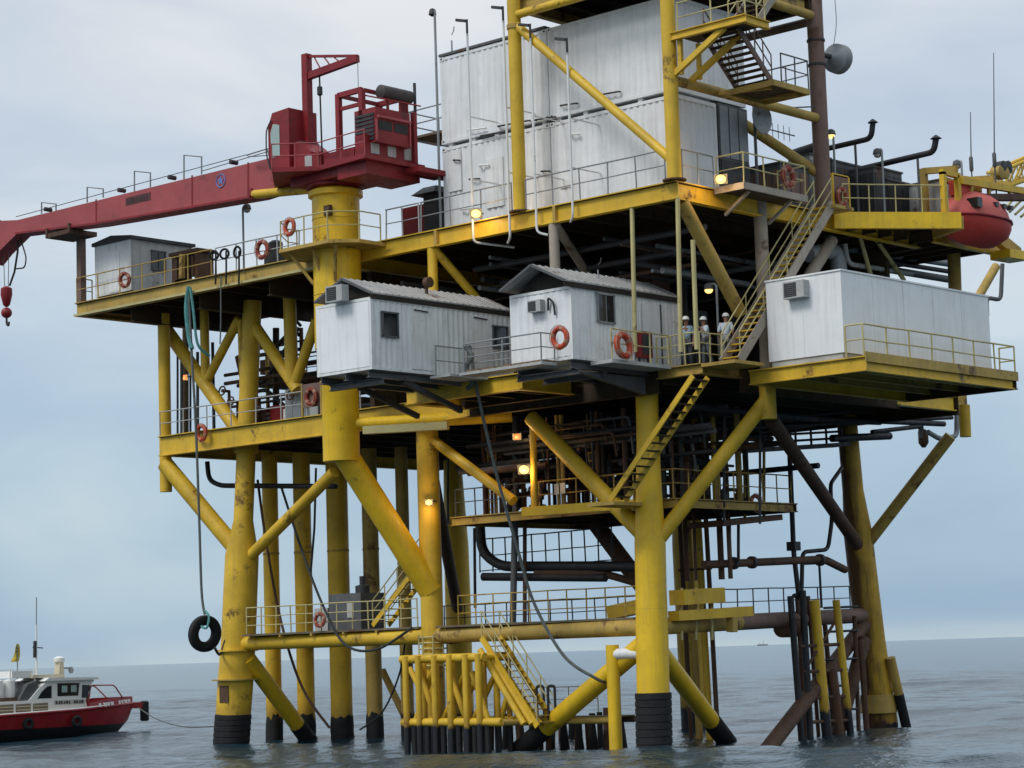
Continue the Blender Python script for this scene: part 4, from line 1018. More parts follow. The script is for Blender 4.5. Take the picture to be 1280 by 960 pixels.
# ================================================================== TOWER FRAME ABOVE THE CONTAINERS
XC, YCf = XR - 0.12, YF + 0.12
tw = thing('tower_frame', 'tubular tower frame with yellow columns rising past the containers', 'tower', V(0, 2.5, ZU))
colB = PY(650, 250, YCf).x
ycC = PX(1027, 200, XC).y
def tw_(a, b, r, mt, name='brace', n=18): return MB().tube(a, b, r, n=n).build(name, mt, tw)
c_a = tw_(V(XC, YCf, ZU), V(XC, YCf, 29.5), 0.26, 'yellow_paint', 'column')
c_b = tw_(V(colB, YCf, ZU), V(colB, YCf, 29.5), 0.25, 'yellow_paint', 'column')
c_c = tw_(V(XC, ycC, ZU), V(XC, ycC, 29.5), 0.31, 'rust_column', 'column', 20)
tw_(V(colB, ycC, ZU), V(colB, ycC, 29.5), 0.3, 'rust_column', 'column')
for x, y, o in ((XC, YCf, c_a), (colB, YCf, c_b), (XC, ycC, c_c)):
    MB().lathe(V(x, y, ZU), [(0.42, 0.0), (0.42, 0.05), (0.30, 0.06)], 18).build('base_plate', 'rust_steel', o)
MB().lathe(V(colB, YCf, PY(650, 32, YCf).z), [(0.25, -0.1), (0.29, -0.08), (0.29, 0.08), (0.25, 0.1)], 18).build('joint_band', 'yellow_worn', c_b)
tw_(V(colB, YCf, PY(651, 27, YCf).z), V(XC, YCf, PY(838, 203, YCf).z), 0.17, 'yellow_paint')
zt1 = PY(648, 18, YCf).z
tw_(V(colB, YCf, zt1), V(XC, YCf, zt1), 0.16, 'yellow_paint', 'top_tube')
zbt = PX(1026, 149, XC).z
tw_(V(XC, YCf, zbt), V(XC, ycC, zbt), 0.18, 'yellow_worn', 'mid_tube')
zt2 = PX(1016, 20, XC).z
tw_(V(XC, YCf, zt2), V(XC, ycC, zt2), 0.18, 'yellow_worn', 'top_tube')
tw_(V(XC, ycC, zt2 - 0.15), V(colB, ycC, zt2 - 0.15), 0.17, 'rust_column', 'top_tube')
tw_(V(XC, ycC, ZU + 1.4), PX(930, 155, 1.0), 0.2, 'yellow_worn')
td = deck('top_deck', 'dark underside of the uppermost deck above the containers', colB - 0.2, XC + 0.1, YCf + 0.2, ycC - 0.3, zt2 + 0.6, 0.5, 'yellow_worn', 1.3, jh=0.3)
mb = MB()
for i in range(6): mb.sweep([PY(690 + i * 22, 22 - i * 5, 1.5), PY(690 + i * 22, 2 - i * 5, 1.5)], 0.06, 6)
mb.build('drain_pipe', 'rust_steel', td)
# ---- landings and stairs at the right of the tower
def stair(label, p0, p1, w, mt_s='yellow_pale', mt_t='yellow_worn', n=12, rail=True, wdir=None, th=0.26, rail_mt='yellow_pale', name='stair_flight'):
    """p0 bottom, p1 top of the near stringer; w = offset vector to the other stringer"""
    p0, p1, w = Vector(p0), Vector(p1), Vector(w)
    t = thing(name, label, 'stairs', p0)
    for o in (V(0, 0, 0), w): MB().beam(p0 + o, p1 + o, 0.06, th).build('stringer', mt_s, t)
    d = Vector((p1.x - p0.x, p1.y - p0.y, 0)).normalized()
    for i in range(n):
        q = p0.lerp(p1, (i + 0.5) / n)
        MB().prism([q - d * 0.13, q + d * 0.13, q + d * 0.13 + w, q - d * 0.13 + w], V(0, 0, 0.04)).build('tread', mt_t, t)
    if rail:
        for o in (V(0, 0, 0), w):
            for h in (1.0, 0.55): MB().tube(p0 + o + V(0, 0, h), p1 + o + V(0, 0, h), 0.026, n=6).build('hand_rail', rail_mt, t)
            for k in range(5):
                q = p0.lerp(p1, (k + 0.02) / 4.04) + o
                MB().tube(q, q + V(0, 0, 1.0), 0.026, n=6).build('rail_post', rail_mt, t)
    return t
zL1 = PY(842, 46, YCf).z
xL1 = PY(932, 24, YCf).x
yL1 = PZ(954, 31, zL1).y
up_l = thing('upper_landing', 'yellow stair landing bracketed out high on the tower', 'platform', V(5, -1, zL1))
MB().box(XC + 0.28, xL1, YCf, yL1 + 0.2, zL1 + 0.0, zL1 + 0.06).build('grating', 'under_deck', up_l)
MB().ibeam(V(XC + 0.2, YCf - 0.1, zL1 - 0.02), V(xL1 + 0.1, YCf - 0.1, zL1 - 0.02), 0.18, 0.28, 0.03).build('edge_beam', 'yellow_paint', up_l)
MB().ibeam(V(xL1, YCf + 0.0, zL1 - 0.02), V(xL1, yL1 + 0.2, zL1 - 0.02), 0.18, 0.28, 0.03).build('edge_beam', 'yellow_paint', up_l)
for y in (YCf, YCf + 1.05):
    MB().beam(V(XC + 0.1, y, zbt + 0.1), V(xL1 - 0.9, y, zL1 - 0.12), 0.16, 0.2).build('strut', 'yellow_paint', up_l)
    MB().beam(V(XC + 0.45, y + 0.05, zbt + 0.1), V(XC + 0.45, y + 0.05, zL1 - 0.1), 0.14, 0.14, (0, 1, 0)).build('hanger', 'yellow_paint', up_l)
railing('pale railing round the upper stair landing of the tower', [V(XC + 0.4, YCf, zL1 + 0.06), V(xL1, YCf, zL1 + 0.06), V(xL1, yL1, zL1 + 0.06)], 1.1, 1.2)
x0l = 4.2
q = PX(956, 125, x0l); zL2, y1l = q.z, q.y
y0l = PZ(915, 112, zL2).y
x1l = PZ(1013, 113, zL2).x
lo_l = thing('stair_landing', 'olive grating landing between the two tower stair flights', 'platform', V(5, 3, zL2))
MB().box(x0l, x1l, y0l, y1l, zL2 - 0.05, zL2 + 0.0).build('grating', 'under_deck', lo_l)
for a, b in ((V(x0l, y0l, zL2), V(x1l, y0l, zL2)), (V(x1l, y0l, zL2), V(x1l, y1l, zL2)), (V(x1l, y1l, zL2), V(x0l, y1l, zL2)), (V(x0l, y1l, zL2), V(x0l, y0l, zL2))):
    MB().beam(a + V(0, 0, -0.08), b + V(0, 0, -0.08), 0.08, 0.2).build('edge_beam', 'yellow_worn', lo_l)
for y in (y0l + 0.3, y1l - 0.3): MB().beam(V(XC + 0.1, y, zbt - 0.1), V(x1l - 0.3, y, zL2 - 0.15), 0.12, 0.14).build('strut', 'yellow_worn', lo_l)
railing('dark railing round the lower stair landing of the tower', [V(x1l, y0l + 0.5, zL2), V(x1l, y1l, zL2), V(x0l, y1l, zL2)], 1.05, 0.9, 'grey_dark')
xa = PZ(930, 108, zL2).x
stair('dark open tread stair flight between the tower landings', V(x1l - 0.25, y0l + 0.3, zL2), V(x1l - 0.25, y0l - 1.6, zL1), V(-(x1l - 0.25 - x0l - 0.2), 0, 0), 'rust_column', 'under_deck', 10, True, th=0.22, rail_mt='rust_column')
stair('beige stair flight climbing out of view from the upper landing', V(xL1 - 0.2, yL1 - 0.2, zL1 + 0.05), V(xL1 - 0.2, yL1 + 2.2, zL1 + 2.6), V(-1.2, 0, 0), 'beige_paint', 'under_deck', 10, True)
# main stair from cellar deck to main deck
SB, ST = V(4.36, 0.15, ZC - 0.05), V(4.36, 6.35, ZU + 0.05)
stair('long yellow stair from the lower walkway up to the main deck', SB, ST, V(-0.78, 0, 0), 'beige_paint', 'yellow_paint', 24, True, th=0.36)
MB().box(2.96, 4.42, -0.25, 1.5, ZC - 0.16, ZC - 0.04).build('stair_foot_landing', 'yellow_worn', cel)
MB().box(3.52, 4.6, 6.2, 7.4, ZU - 0.1, ZU + 0.02).build('stair_head_landing', 'yellow_worn', main)
# small beige cantilever platform on the main deck's right edge
sp_ = thing('lamp_platform', 'beige cantilevered grating platform on the right edge of the main deck', 'platform', V(4.2, 2, ZU - 0.2))
MB().box(XR + 0.02, 4.75, 0.3, 4.1, ZU - 0.12, ZU - 0.02).build('grating', 'under_deck', sp_)
MB().beam(V(XR, 0.26, ZU - 0.1), V(4.8, 0.26, ZU - 0.1), 0.08, 0.24).build('edge_beam', 'beige_paint', sp_)
MB().beam(V(4.78, 0.26, ZU - 0.1), V(4.78, 4.1, ZU - 0.1), 0.08, 0.24).build('edge_beam', 'beige_paint', sp_)
for y in (0.8, 3.4): MB().beam(V(XR + 0.02, y, ZU - 0.9), V(4.6, y, ZU - 0.2), 0.1, 0.1).build('strut', 'beige_paint', sp_)
p0_, p1_ = PY(762, 626, -1.6), PY(866, 470, -1.6)
stair('yellow stair climbing past the front leg to the lower walkway', p0_, p1_, V(0, 0.85, 0), 'yellow_paint', 'under_deck', 16, False, th=0.2)
MB().box(p0_.x - 0.9, p0_.x + 0.3, -1.75, 0.35, p0_.z - 0.16, p0_.z - 0.04).build('stair_landing_plate', 'yellow_worn', hng)
# ================================================================== RAILINGS
zr = ZU + 0.01
railing('grey railing along the main deck edge before the white containers', [V(-8.9, YF + 0.06, zr), V(colB - 0.35, YF + 0.06, zr)], 1.15, 1.4, 'grey_steel')
railing('grey railing on the main deck edge under the yellow diagonal', [V(colB + 0.35, YF + 0.06, zr), V(XC - 0.35, YF + 0.06, zr)], 1.15, 1.4, 'grey_steel')
railing('grey railing on the main deck between crane and containers', [V(-10.8, YF + 0.06, zr), V(-9.0, YF + 0.06, zr)], 1.15, 0.9, 'grey_pale')
railing('grey railing on the right edge of the main deck beside the corner column', [V(XR - 0.06, YF + 0.5, zr), V(XR - 0.06, 0.3, zr)], 1.15, 1.1, 'grey_steel')
railing('pale railing round the cantilevered lamp platform', [V(XR + 0.05, 0.32, zr), V(4.74, 0.32, zr), V(4.74, 4.05, zr), V(XR + 0.05, 4.05, zr)], 1.1, 1.2, 'yellow_pale')
railing('yellow railing along the left storage deck front edge', [V(-30.4, YF + 0.9, zr), V(-30.4, YF + 0.06, zr), V(-21.2, YF + 0.06, zr)], 1.1, 1.5, 'yellow_worn')
railing('thin railing on the storage deck edge near the crane pedestal', [V(-20.9, YF + 0.06, zr), V(-15.8, YF + 0.06, zr)], 1.1, 1.4, 'grey_pale')
railing('yellow railing round the right cantilevered cabin deck', [V(RS[1] + 0.1, 1.72, 13.19), V(8.44, 1.72, 13.19), V(8.44, 11.85, 13.19), V(7.8, 11.85, 13.19)], 1.1, 1.45, 'yellow_pale', r=0.034)
railing('pale railing along the lower walkway edge beside the middle cabin', [V(1.0, -0.24, ZC), V(2.9, -0.24, ZC), V(2.9, 1.0, ZC)], 1.1, 0.62, 'yellow_pale', rails=(1.0, 0.66, 0.33))
railing('grey railing on the balcony beside the left gabled cabin', [V(-5.0, -5.4, ZC), V(-5.0, -3.7, ZC), V(-2.75, -3.5, ZC)], 1.1, 1.6, 'grey_steel')
single(MB().box(-5.1, -4.1, -5.6, -3.62, ZC - 0.1, ZC - 0.01), 'step_grating', 'grey_pale', 'narrow grey step grating beside the left gabled cabin', 'step')
railing('pale railing along the cellar deck left front edge', [V(-26.8, -0.25, ZC), V(-14.2, -0.25, ZC)], 1.05, 1.5, 'grey_pale')
railing('grey railing along the balcony near the middle cabin wall', [V(1.62, -3.5, ZC + 0.05), V(1.62, -0.35, ZC + 0.05)], 1.05, 1.0, 'yellow_pale')
single(MB().box(0.72, 1.7, -3.6, -0.34, ZC - 0.1, ZC + 0.03), 'side_grating', 'grey_pale', 'pale grating ledge along the middle cabin side wall', 'ledge')
# ================================================================== LOWER WALKWAY
wk = thing('lower_walkway', 'grated walkway laid on the horizontal tube above the water', 'walkway', V(-12, 1.2, ZR))
MB().box(-22.3, -11.8, 0.3, 1.6, ZR + 0.30, ZR + 0.38).build('grating', 'deck_plate', wk)
MB().box(-10.7, -0.8, 0.1, 1.4, ZR + 0.30, ZR + 0.38).build('grating', 'deck_plate', wk)
for i in range(12): MB().box(-21.8 + i * 1.9, -21.7 + i * 1.9, 0.25, 1.6, ZR + 0.2, ZR + 0.3).build('bearer', 'yellow_worn', wk)
railing('yellow railing on the left part of the lower walkway', [V(-22.0, 0.35, ZR + 0.38), V(-11.9, 0.35, ZR + 0.38)], 1.1, 0.95, 'yellow_pale', rails=(1.0, 0.66, 0.33))
railing('rusty yellow railing on the lower walkway between the middle and front legs', [V(-10.6, 1.3, ZR + 0.38), V(-1.2, 1.3, ZR + 0.38)], 1.15, 0.9, 'yellow_worn', rails=(1.0, 0.7, 0.4))
railing('dark railing on the brown tube towards the right leg', [V(-0.3, 2.6, ZR + 0.32), V(-1.6, 10.5, ZR + 0.45), V(-2.3, 16.2, ZR + 0.55)], 1.0, 1.4, 'grey_dark')
railing('dark railing far behind on the back walkway', [V(-20.5, 9.5, ZR + 0.3), V(-8.0, 9.5, ZR + 0.3)], 1.1, 1.2, 'dark_steel')
single(MB().box(-20.6, -7.8, 9.3, 10.3, ZR + 0.2, ZR + 0.28), 'back_walkway', 'under_deck', 'dark back walkway seen behind the middle leg', 'walkway')
railing('grey railing on the left end of the wellhead deck', [V(-10.4, 1.12, 8.86), V(-6.2, 1.12, 8.86)], 1.05, 1.0, 'grey_dark')
railing('dull yellow railing along the wellhead deck front edge', [V(-6.0, 1.1, 8.86), V(0.45, 1.1, 8.86), V(0.45, 8.4, 8.86)], 1.05, 0.9, 'yellow_worn')
railing('dark railing on the mezzanine in the left bay', [V(-25, 5.2, ZC + 2.5), V(-15, 5.2, ZC + 2.5)], 1.0, 0.9, 'grey_dark')
single(MB().box(-25.2, -14.8, 5.1, 7.4, ZC + 2.36, ZC + 2.48), 'mezzanine_floor', 'under_deck', 'dark mezzanine floor behind the left truss posts', 'floor')
for i_, (px_, l_) in enumerate(((612, 'thin dark ladder left of the bright floodlight'), (738, 'thin dark ladder behind the big diagonal brace'))):
    t = thing('ladder', l_, 'ladder', V(PY(px_, 640, 2.0).x, 2.0, 8.86))
    x_ = PY(px_, 640, 2.0).x
    for s_ in (0, 0.42): MB().tube(V(x_ + s_, 2.0, 8.86), V(x_ + s_, 2.0, 12.4), 0.03, n=6).build('side_rail', 'yellow_worn', t)
    for k_ in range(11): MB().tube(V(x_, 2.0, 9.1 + k_ * 0.3), V(x_ + 0.42, 2.0, 9.1 + k_ * 0.3), 0.02, n=5).build('rung', 'yellow_worn', t)
# pump and cabinets on the lower walkway
q = PY(452, 778, 2.4)
t = thing('pump_unit', 'dark grey pump cabinet on the lower walkway by the middle leg', 'pump', V(q.x, 2.4, ZR + 0.38))
MB().box(q.x - 1.3, q.x + 0.6, 1.8, 3.2, ZR + 0.3, ZR + 1.9).build('cabinet', 'grey_dark', t)
MB().lathe(V(q.x + 0.1, 2.4, ZR + 1.9), [(0.3, 0), (0.3, 0.3), (0.12, 0.35), (0.12, 0.7)], 14).build('motor', 'dark_steel', t)
MB().box(q.x - 0.2, q.x + 0.2, 1.77, 1.797, ZR + 0.9, ZR + 1.5).build('gauge_panel', 'grey_pale', t)
MB().box(q.x - 2.2, q.x - 1.4, 1.8, 2.8, ZR + 0.3, ZR + 1.35).build('control_box', 'grey_pale', t)
stair('yellow steep stair rising from the lower walkway behind the middle leg', PY(466, 782, 2.0), PY(528, 700, 2.0), V(0, 0.9, 0), 'yellow_paint', 'yellow_worn', 10, True, th=0.2)
# ================================================================== BOAT LANDING
bl = thing('boat_landing', 'yellow tubular boat landing with fender posts at the waterline', 'boat landing', V(-9, -1.6, 0))
ybl = -1.6
def blp(px, py, y=ybl): return PY(px, py, y)
zt_, zb_ = blp(550, 823).z, blp(550, 903).z
xl, xr = blp(504, 823).x, blp(606, 823).x
for z, x1 in ((zt_, xr), (zb_, blp(628, 903).x)):
    for y in (ybl, ybl + 1.5): MB().tube(V(xl - 0.1, y, z), V(x1, y, z), 0.16, n=12).build('rail', 'yellow_paint', bl)
for px in (511, 527, 547, 566, 586, 602):
    x = blp(px, 860).x
    MB().tube(V(x, ybl - 0.15, -1.2), V(x, ybl - 0.15, zt_ + 0.12), 0.125, n=12).build('fender_post', 'yellow_jacket', bl)
    MB().tube(V(x + 0.1, ybl + 0.75, -1.2), V(x + 0.1, ybl + 0.75, zt_), 0.10, n=10).build('inner_post', 'yellow_jacket', bl)
    MB().tube(V(x, ybl + 1.5, -1.2), V(x, ybl + 1.5, zt_ + 0.12), 0.11, n=10).build('rear_post', 'yellow_jacket', bl)
    MB().tube(V(x, ybl + 0.05, zt_), V(x, ybl + 1.5, zt_), 0.09, n=8).build('cross_tube', 'yellow_paint', bl)
    MB().tube(V(x, ybl + 0.05, zb_), V(x, ybl + 1.5, zb_), 0.09, n=8).build('cross_tube', 'yellow_worn', bl)
    MB().tube(V(x + 0.28, ybl - 0.02, -1.2), V(x + 0.28, ybl - 0.02, zb_ + 0.05), 0.12, n=10).build('fender_post', 'rubber', bl)
for a, b, dy in (((520, 900), (545, 828), 0.9), ((545, 900), (522, 830), 0.5), ((555, 898), (580, 845), 0.9), ((583, 900), (560, 835), 0.5), ((592, 900), (618, 845), 0.9), ((612, 905), (590, 840), 0.4), ((535, 880), (512, 835), 1.3), ((575, 885), (605, 835), 1.3), ((625, 903), (640, 850), 0.9)):
    MB().tube(blp(*a, ybl + dy), blp(*b, ybl + dy), 0.115, n=10).build('diagonal', 'yellow_paint', bl)
for k in range(3):           # thick sloping guide tubes under the stair
    MB().tube(blp(600 + k * 9, 812 + k * 5, -1.2 + 0.3 * k), blp(655 + k * 10, 905, -1.2 + 0.3 * k), 0.12, n=10).build('guide_tube', 'yellow_paint', bl)
for i in range(14):          # dense piles round the foot of the landing
    q = PZ(600 + i * 12.5, 903 + (i * 7) % 9, 0.6)
    MB().tube(V(q.x, q.y, -1.2), V(q.x + random.uniform(-.15, .15), q.y, 0.7 + random.uniform(0, .5)), 0.1 + random.uniform(0, .05), n=10).build('pile', ('rubber', 'rubber', 'rust_steel')[i % 3], bl)
x1b = PZ(772, 902, 0.9).x
MB().tube(blp(628, 903), PZ(690, 903, zb_ - 0.1), 0.12, n=10).build('rail', 'yellow_worn', bl)
for i in range(9):
    q = PZ(612 + i * 18, 905, 0.75)
    MB().tube(V(q.x, q.y, -1.2), V(q.x + 0.1, q.y, 0.95 + 0.2 * (i % 3)), 0.12, n=10).build('fender_post', 'rubber' if i % 2 else 'rust_steel', bl)
    MB().tube(V(q.x + 0.3, q.y + 0.9, -1.2), V(q.x, q.y + 0.9, 0.9), 0.13, n=10).build('pile', 'rubber', bl)
a, b = PZ(640, 902, 0.95), PZ(770, 900, 0.95)
MB().tube(a, b, 0.13, n=12).build('rail', 'yellow_worn', bl)
MB().tube(a + V(0, 1.1, 0), b + V(0, 1.1, 0), 0.12, n=12).build('rail', 'rust_steel', bl)
MB().prism([a + V(0, 0.1, 0.1), b + V(0, 0.1, 0.1), b + V(0, 1.1, 0.1), a + V(0, 1.1, 0.1)], V(0, 0, 0.05)).build('grating', 'deck_plate', bl)
for px in (672, 686):
    q = PZ(px, 900, 1.0); MB().sweep(fillet([q, q + V(0, 0, 1.25), q + V(0.25, 0.1, 1.25), q + V(0.25, 0.1, 0)], 0.14), 0.05, 8).build('step_off_hoop', 'black_pipe', bl)
q = PZ(770, 935, 0.0)
MB().tube(V(q.x, q.y, -1.5), V(q.x, q.y, PX(770, 806, q.x).z), 0.24, n=16).build('fender_pile', 'yellow_fresh', bl)
zz = PX(785, 817, q.x + 0.4).z
MB().tube(V(q.x, q.y, zz), f_at(zz), 0.2, n=14).build('stand_off', 'white_dirty', bl)
railing('thin yellow railing on the low boat landing platform', [PZ(668, 892, 1.0), PZ(712, 891, 1.0), PZ(748, 890, 1.0)], 1.05, 1.2, 'yellow_pale', r=0.022)
p_t, p_b = PY(602, 797, -0.9), PY(672, 908, -0.9)
stair('yellow stair running down from the lower walkway to the boat landing', p_b, p_t, V(0, 1.0, 0), 'yellow_paint', 'yellow_worn', 14, True, th=0.24)
mb = MB()
lt = thing('leg_ladder_cage', 'yellow ribbed cage round the middle leg below the walkway', 'ladder', V(LMx, LMy, 3))
for i in range(6): MB().torus(V(LMx, LMy, 3.1 + i * 0.22), 0.52, 0.035, (0, 0, 1), 20, 6).build('hoop', 'yellow_pale', lt)
for k in range(8): MB().tube(V(LMx + 0.55 * math.cos(k * 0.785), LMy + 0.55 * math.sin(k * 0.785), 3.0), V(LMx + 0.55 * math.cos(k * 0.785), LMy + 0.55 * math.sin(k * 0.785), 4.3), 0.03, n=6).build('bar', 'yellow_pale', lt)
# ================================================================== RISERS BY THE RIGHT LEG
rs = thing('riser_guard', 'cluster of yellow and dark riser tubes with rungs left of the right leg', 'riser guard', V(-1.5, 14, 0))
xg = -0.6
for a, b, r, mt in (((988, 745), (1002, 925), 0.13, 'black_pipe'), ((1003, 738), (1013, 925), 0.14, 'black_pipe'), ((1018, 750), (1034, 925), 0.2, 'yellow_jacket'), ((1045, 750), (1064, 925), 0.15, 'yellow_jacket'), ((1040, 835), (1050, 925), 0.2, 'rust_steel'), ((1076, 800), (1084, 925), 0.12, 'rust_steel')):
    MB().tube(PX(*a, xg), PX(*b, xg), r, n=12).build('riser', mt, rs)
for py in (808, 840, 873, 903): MB().tube(PX(1000 + (py - 808) * 0.1, py, xg), PX(1056 + (py - 808) * 0.08, py - 3, xg), 0.07, n=8).build('rung', 'rust_steel', rs)
MB().tube(PX(1008, 835, xg), PX(1042, 780, xg), 0.06, n=8).build('diagonal', 'rust_steel', rs)
a_, b_ = along(LRm, LR1, 4.4), PX(988, 900, -0.2)
brace(a_, a_ + (b_ - a_) * 1.35, 0.3, 'rust_steel')
a_, b_ = PX(1080, 800, -1.5), PX(1048, 915, -1.0)
brace(a_, a_ + (b_ - a_) * 1.3, 0.28, 'rust_steel')
for a, b, r in (((996, 742), (1008, 930), 0.09), ((1010, 745), (1024, 930), 0.08), ((1031, 780), (1044, 930), 0.1), ((1068, 770), (1074, 930), 0.09)):
    MB().tube(PX(*a, xg - 0.7), PX(*b, xg - 0.7), r, n=10).build('riser', 'rust_steel', rs)
for py in (760, 790, 825, 858, 888): MB().tube(PX(1030, py, xg - 0.6), PX(1072, py - 2, xg - 0.6), 0.05, n=8).build('rung', 'black_pipe', rs)
q0_, q1_ = PX(1113, 822, -1.6), PX(1132, 905, -1.6)
t = thing('fender_tube', 'yellow fender tube with black foot on the right side of the right leg', 'fender', V(q1_.x, q1_.y, 0))
MB().tube(q0_, q0_.lerp(q1_, 0.55), 0.2, n=14).build('tube', 'yellow_worn', t)
MB().tube(q0_.lerp(q1_, 0.55), q1_ + (q1_ - q0_) * 0.1, 0.21, n=14).build('foot', 'rubber', t)
for k in (0.2, 0.5, 0.75): MB().tube(q0_.lerp(q1_, k), q0_.lerp(q1_, k) + V(-0.6, 0.3, 0), 0.06, n=6).build('stand_off', 'rust_steel', t)
# ================================================================== PIPEWORK
def pipes(name, label, runs, loc, cat='pipes'):
    t = thing(name, label, cat, loc)
    for pts, r, mt in runs:
        MB().sweep(fillet(pts, r * 3.5, 4), r, 10).build('pipe', mt, t)
    return t
def flanges(t, pts, r, mt='dark_steel'):
    for p, ax in pts: MB().lathe(p, [(r * 0.6, -0.1), (r, -0.09), (r, 0.09), (r * 0.6, 0.1)], 12, ax).build('flange', mt, t)
t = pipes('flow_line', 'brown pipeline from the riser cluster to the right leg', [([PX(880, 706, -0.8), PX(1030, 699, -0.8), PX(1056, 712, -1.6)], 0.16, 'rust_steel'), ([PX(992, 745, -0.8), PX(1002, 742, -0.8), PX(1003, 690, -0.8), PX(1035, 687, -0.8), PX(1040, 650, -0.8), PX(1038, 605, -0.8), PX(1052, 585, -1.5)], 0.085, 'black_pipe'),
     ([PX(986, 540, -0.8), PX(992, 690, -0.8), PX(999, 750, -0.8)], 0.1, 'black_pipe'), ([PX(1003, 705, -0.8), PX(1024, 704, -0.8), PX(1027, 760, -0.8)], 0.05, 'black_pipe')], PX(990, 705, -0.8))
flanges(t, [(PX(1025, 700, -0.8), 'y'), (PX(940, 703, -0.8), 'y'), (PX(917, 704, -0.8), 'y')], 0.24)
MB().box(PX(992, 682, -0.8).x - 0.2, PX(992, 682, -0.8).x + 0.2, PX(992, 682, -0.8).y - 0.2, PX(992, 682, -0.8).y + 0.2, PX(992, 682, -0.8).z - 0.2, PX(992, 682, -0.8).z + 0.15).build('valve', 'black_pipe', t)
t = pipes('flow_line', 'dark curved pipe loop hanging below the wellhead deck', [([PY(600, 655, 3), PY(602, 690, 3), PY(625, 708, 3), PY(800, 708, 3)], 0.2, 'black_pipe'), ([PY(604, 721, 3), PY(757, 722, 3)], 0.17, 'black_pipe'), ([PY(670, 716, 3), PY(752, 716, 3), PY(800, 730, 4)], 0.15, 'brown_pipe'),
     ([PY(593, 660, 3.5), PY(594, 760, 3.5)], 0.06, 'black_pipe'), ([PY(644, 520, 2.2), PY(645, 600, 2.2), PY(641, 780, 2.2)], 0.13, 'grey_dark'), ([PY(656, 610, 2.6), PY(656, 780, 2.6)], 0.08, 'brown_pipe')], PY(680, 708, 3))
railing('dark thin railing on the pipe loop below the wellhead deck', [PY(600, 716, 4.2), PY(700, 708, 4.2), PY(765, 702, 4.2)], 1.35, 0.7, 'dark_steel', rails=(1.0, 0.5, 0.05), r=0.03)
t = pipes('flow_line', 'thin black pipe bending under the cellar deck at far left', [([PY(259, 577, 2), PY(261, 600, 2), PY(275, 607, 2), PY(420, 608, 2)], 0.11, 'black_pipe'), ([PY(395, 585, 2), PY(393, 660, 2), PY(388, 720, 2)], 0.05, 'black_pipe')], PY(262, 590, 2))
# manifold under the cellar deck: parallel headers, drops, valves
mf = thing('pipe_manifold', 'dense dark pipe manifold between wellhead deck and cellar deck', 'pipes', V(-5, 4, 8.85))
g = random.Random(11)
for i in range(40):
    y = 0.8 + g.random() * 8; z = 10.2 + g.random() * 2.1; x0 = -11 + g.random() * 3; x1 = x0 + 4 + g.random() * 8
    MB().tube(V(x0, y, z), V(min(x1, 2.0), y, z), 0.05 + g.random() * 0.1, n=8).build('header_pipe', g.choice(['black_pipe', 'dark_steel', 'brown_pipe', 'grey_dark']), mf)
for i in range(34):
    x = -10.4 + g.random() * 12; y0 = 0.8 + g.random() * 4; z = 10.0 + g.random() * 2.4
    MB().tube(V(x, y0, z), V(x, y0 + 3 + g.random() * 6, z), 0.05 + g.random() * 0.08, n=8).build('cross_pipe', g.choice(['black_pipe', 'dark_steel', 'brown_pipe']), mf)
for i in range(60):
    x = -10.4 + g.random() * 11; y = 1.3 + g.random() * 7; z0 = 8.86
    MB().tube(V(x, y, z0), V(x, y, 12.4), 0.04 + g.random() * 0.07, n=8).build('drop_pipe', g.choice(['black_pipe', 'dark_steel', 'brown_pipe', 'rust_steel', 'yellow_worn']), mf)
for i in range(30):
    x = -10 + g.random() * 10.2; y = 1.3 + g.random() * 4; z = 9.3 + g.random() * 1.6
    MB().torus(V(x, y, z), 0.2, 0.025, (g.random() - 0.5, -1, 0), 12, 5).build('valve_wheel', g.choice(['rust_steel', 'dark_steel', 'red_paint']), mf)
    MB().lathe(V(x, y + 0.15, z), [(0.06, -0.25), (0.16, -0.2), (0.16, 0.2), (0.06, 0.25)], 10).build('valve_body', 'dark_steel', mf)
for i in range(9):           # guide tubes right of the front leg
    q = PY(838 + i * 9 + (i % 3) * 2, 600, 5.2)
    MB().tube(V(q.x, 5.2 + 0.25 * (i % 3), 6.0 if i % 2 else 8.86), V(q.x, 5.2 + 0.25 * (i % 3), 12.45), 0.06 + 0.03 * (i % 3), n=8).build('guide_tube', ('yellow_worn', 'rust_steel', 'yellow_paint', 'brown_pipe')[i % 4], mf)
for i in range(26):          # small-bore lines and trays right under the cellar deck
    x = -10.5 + g.random() * 8; y = 0.9 + g.random() * 3; z = 11.0 + g.random() * 1.2
    L_ = 1 + g.random() * 3
    MB().sweep(fillet([V(x, y, z), V(x + L_, y, z), V(x + L_, y + 0.2, z - 0.5 - g.random() * 1.6)], 0.2), 0.035 + g.random() * 0.03, 7).build('small_bore', g.choice(['grey_steel', 'grey_dark', 'dark_steel', 'brown_pipe']), mf)
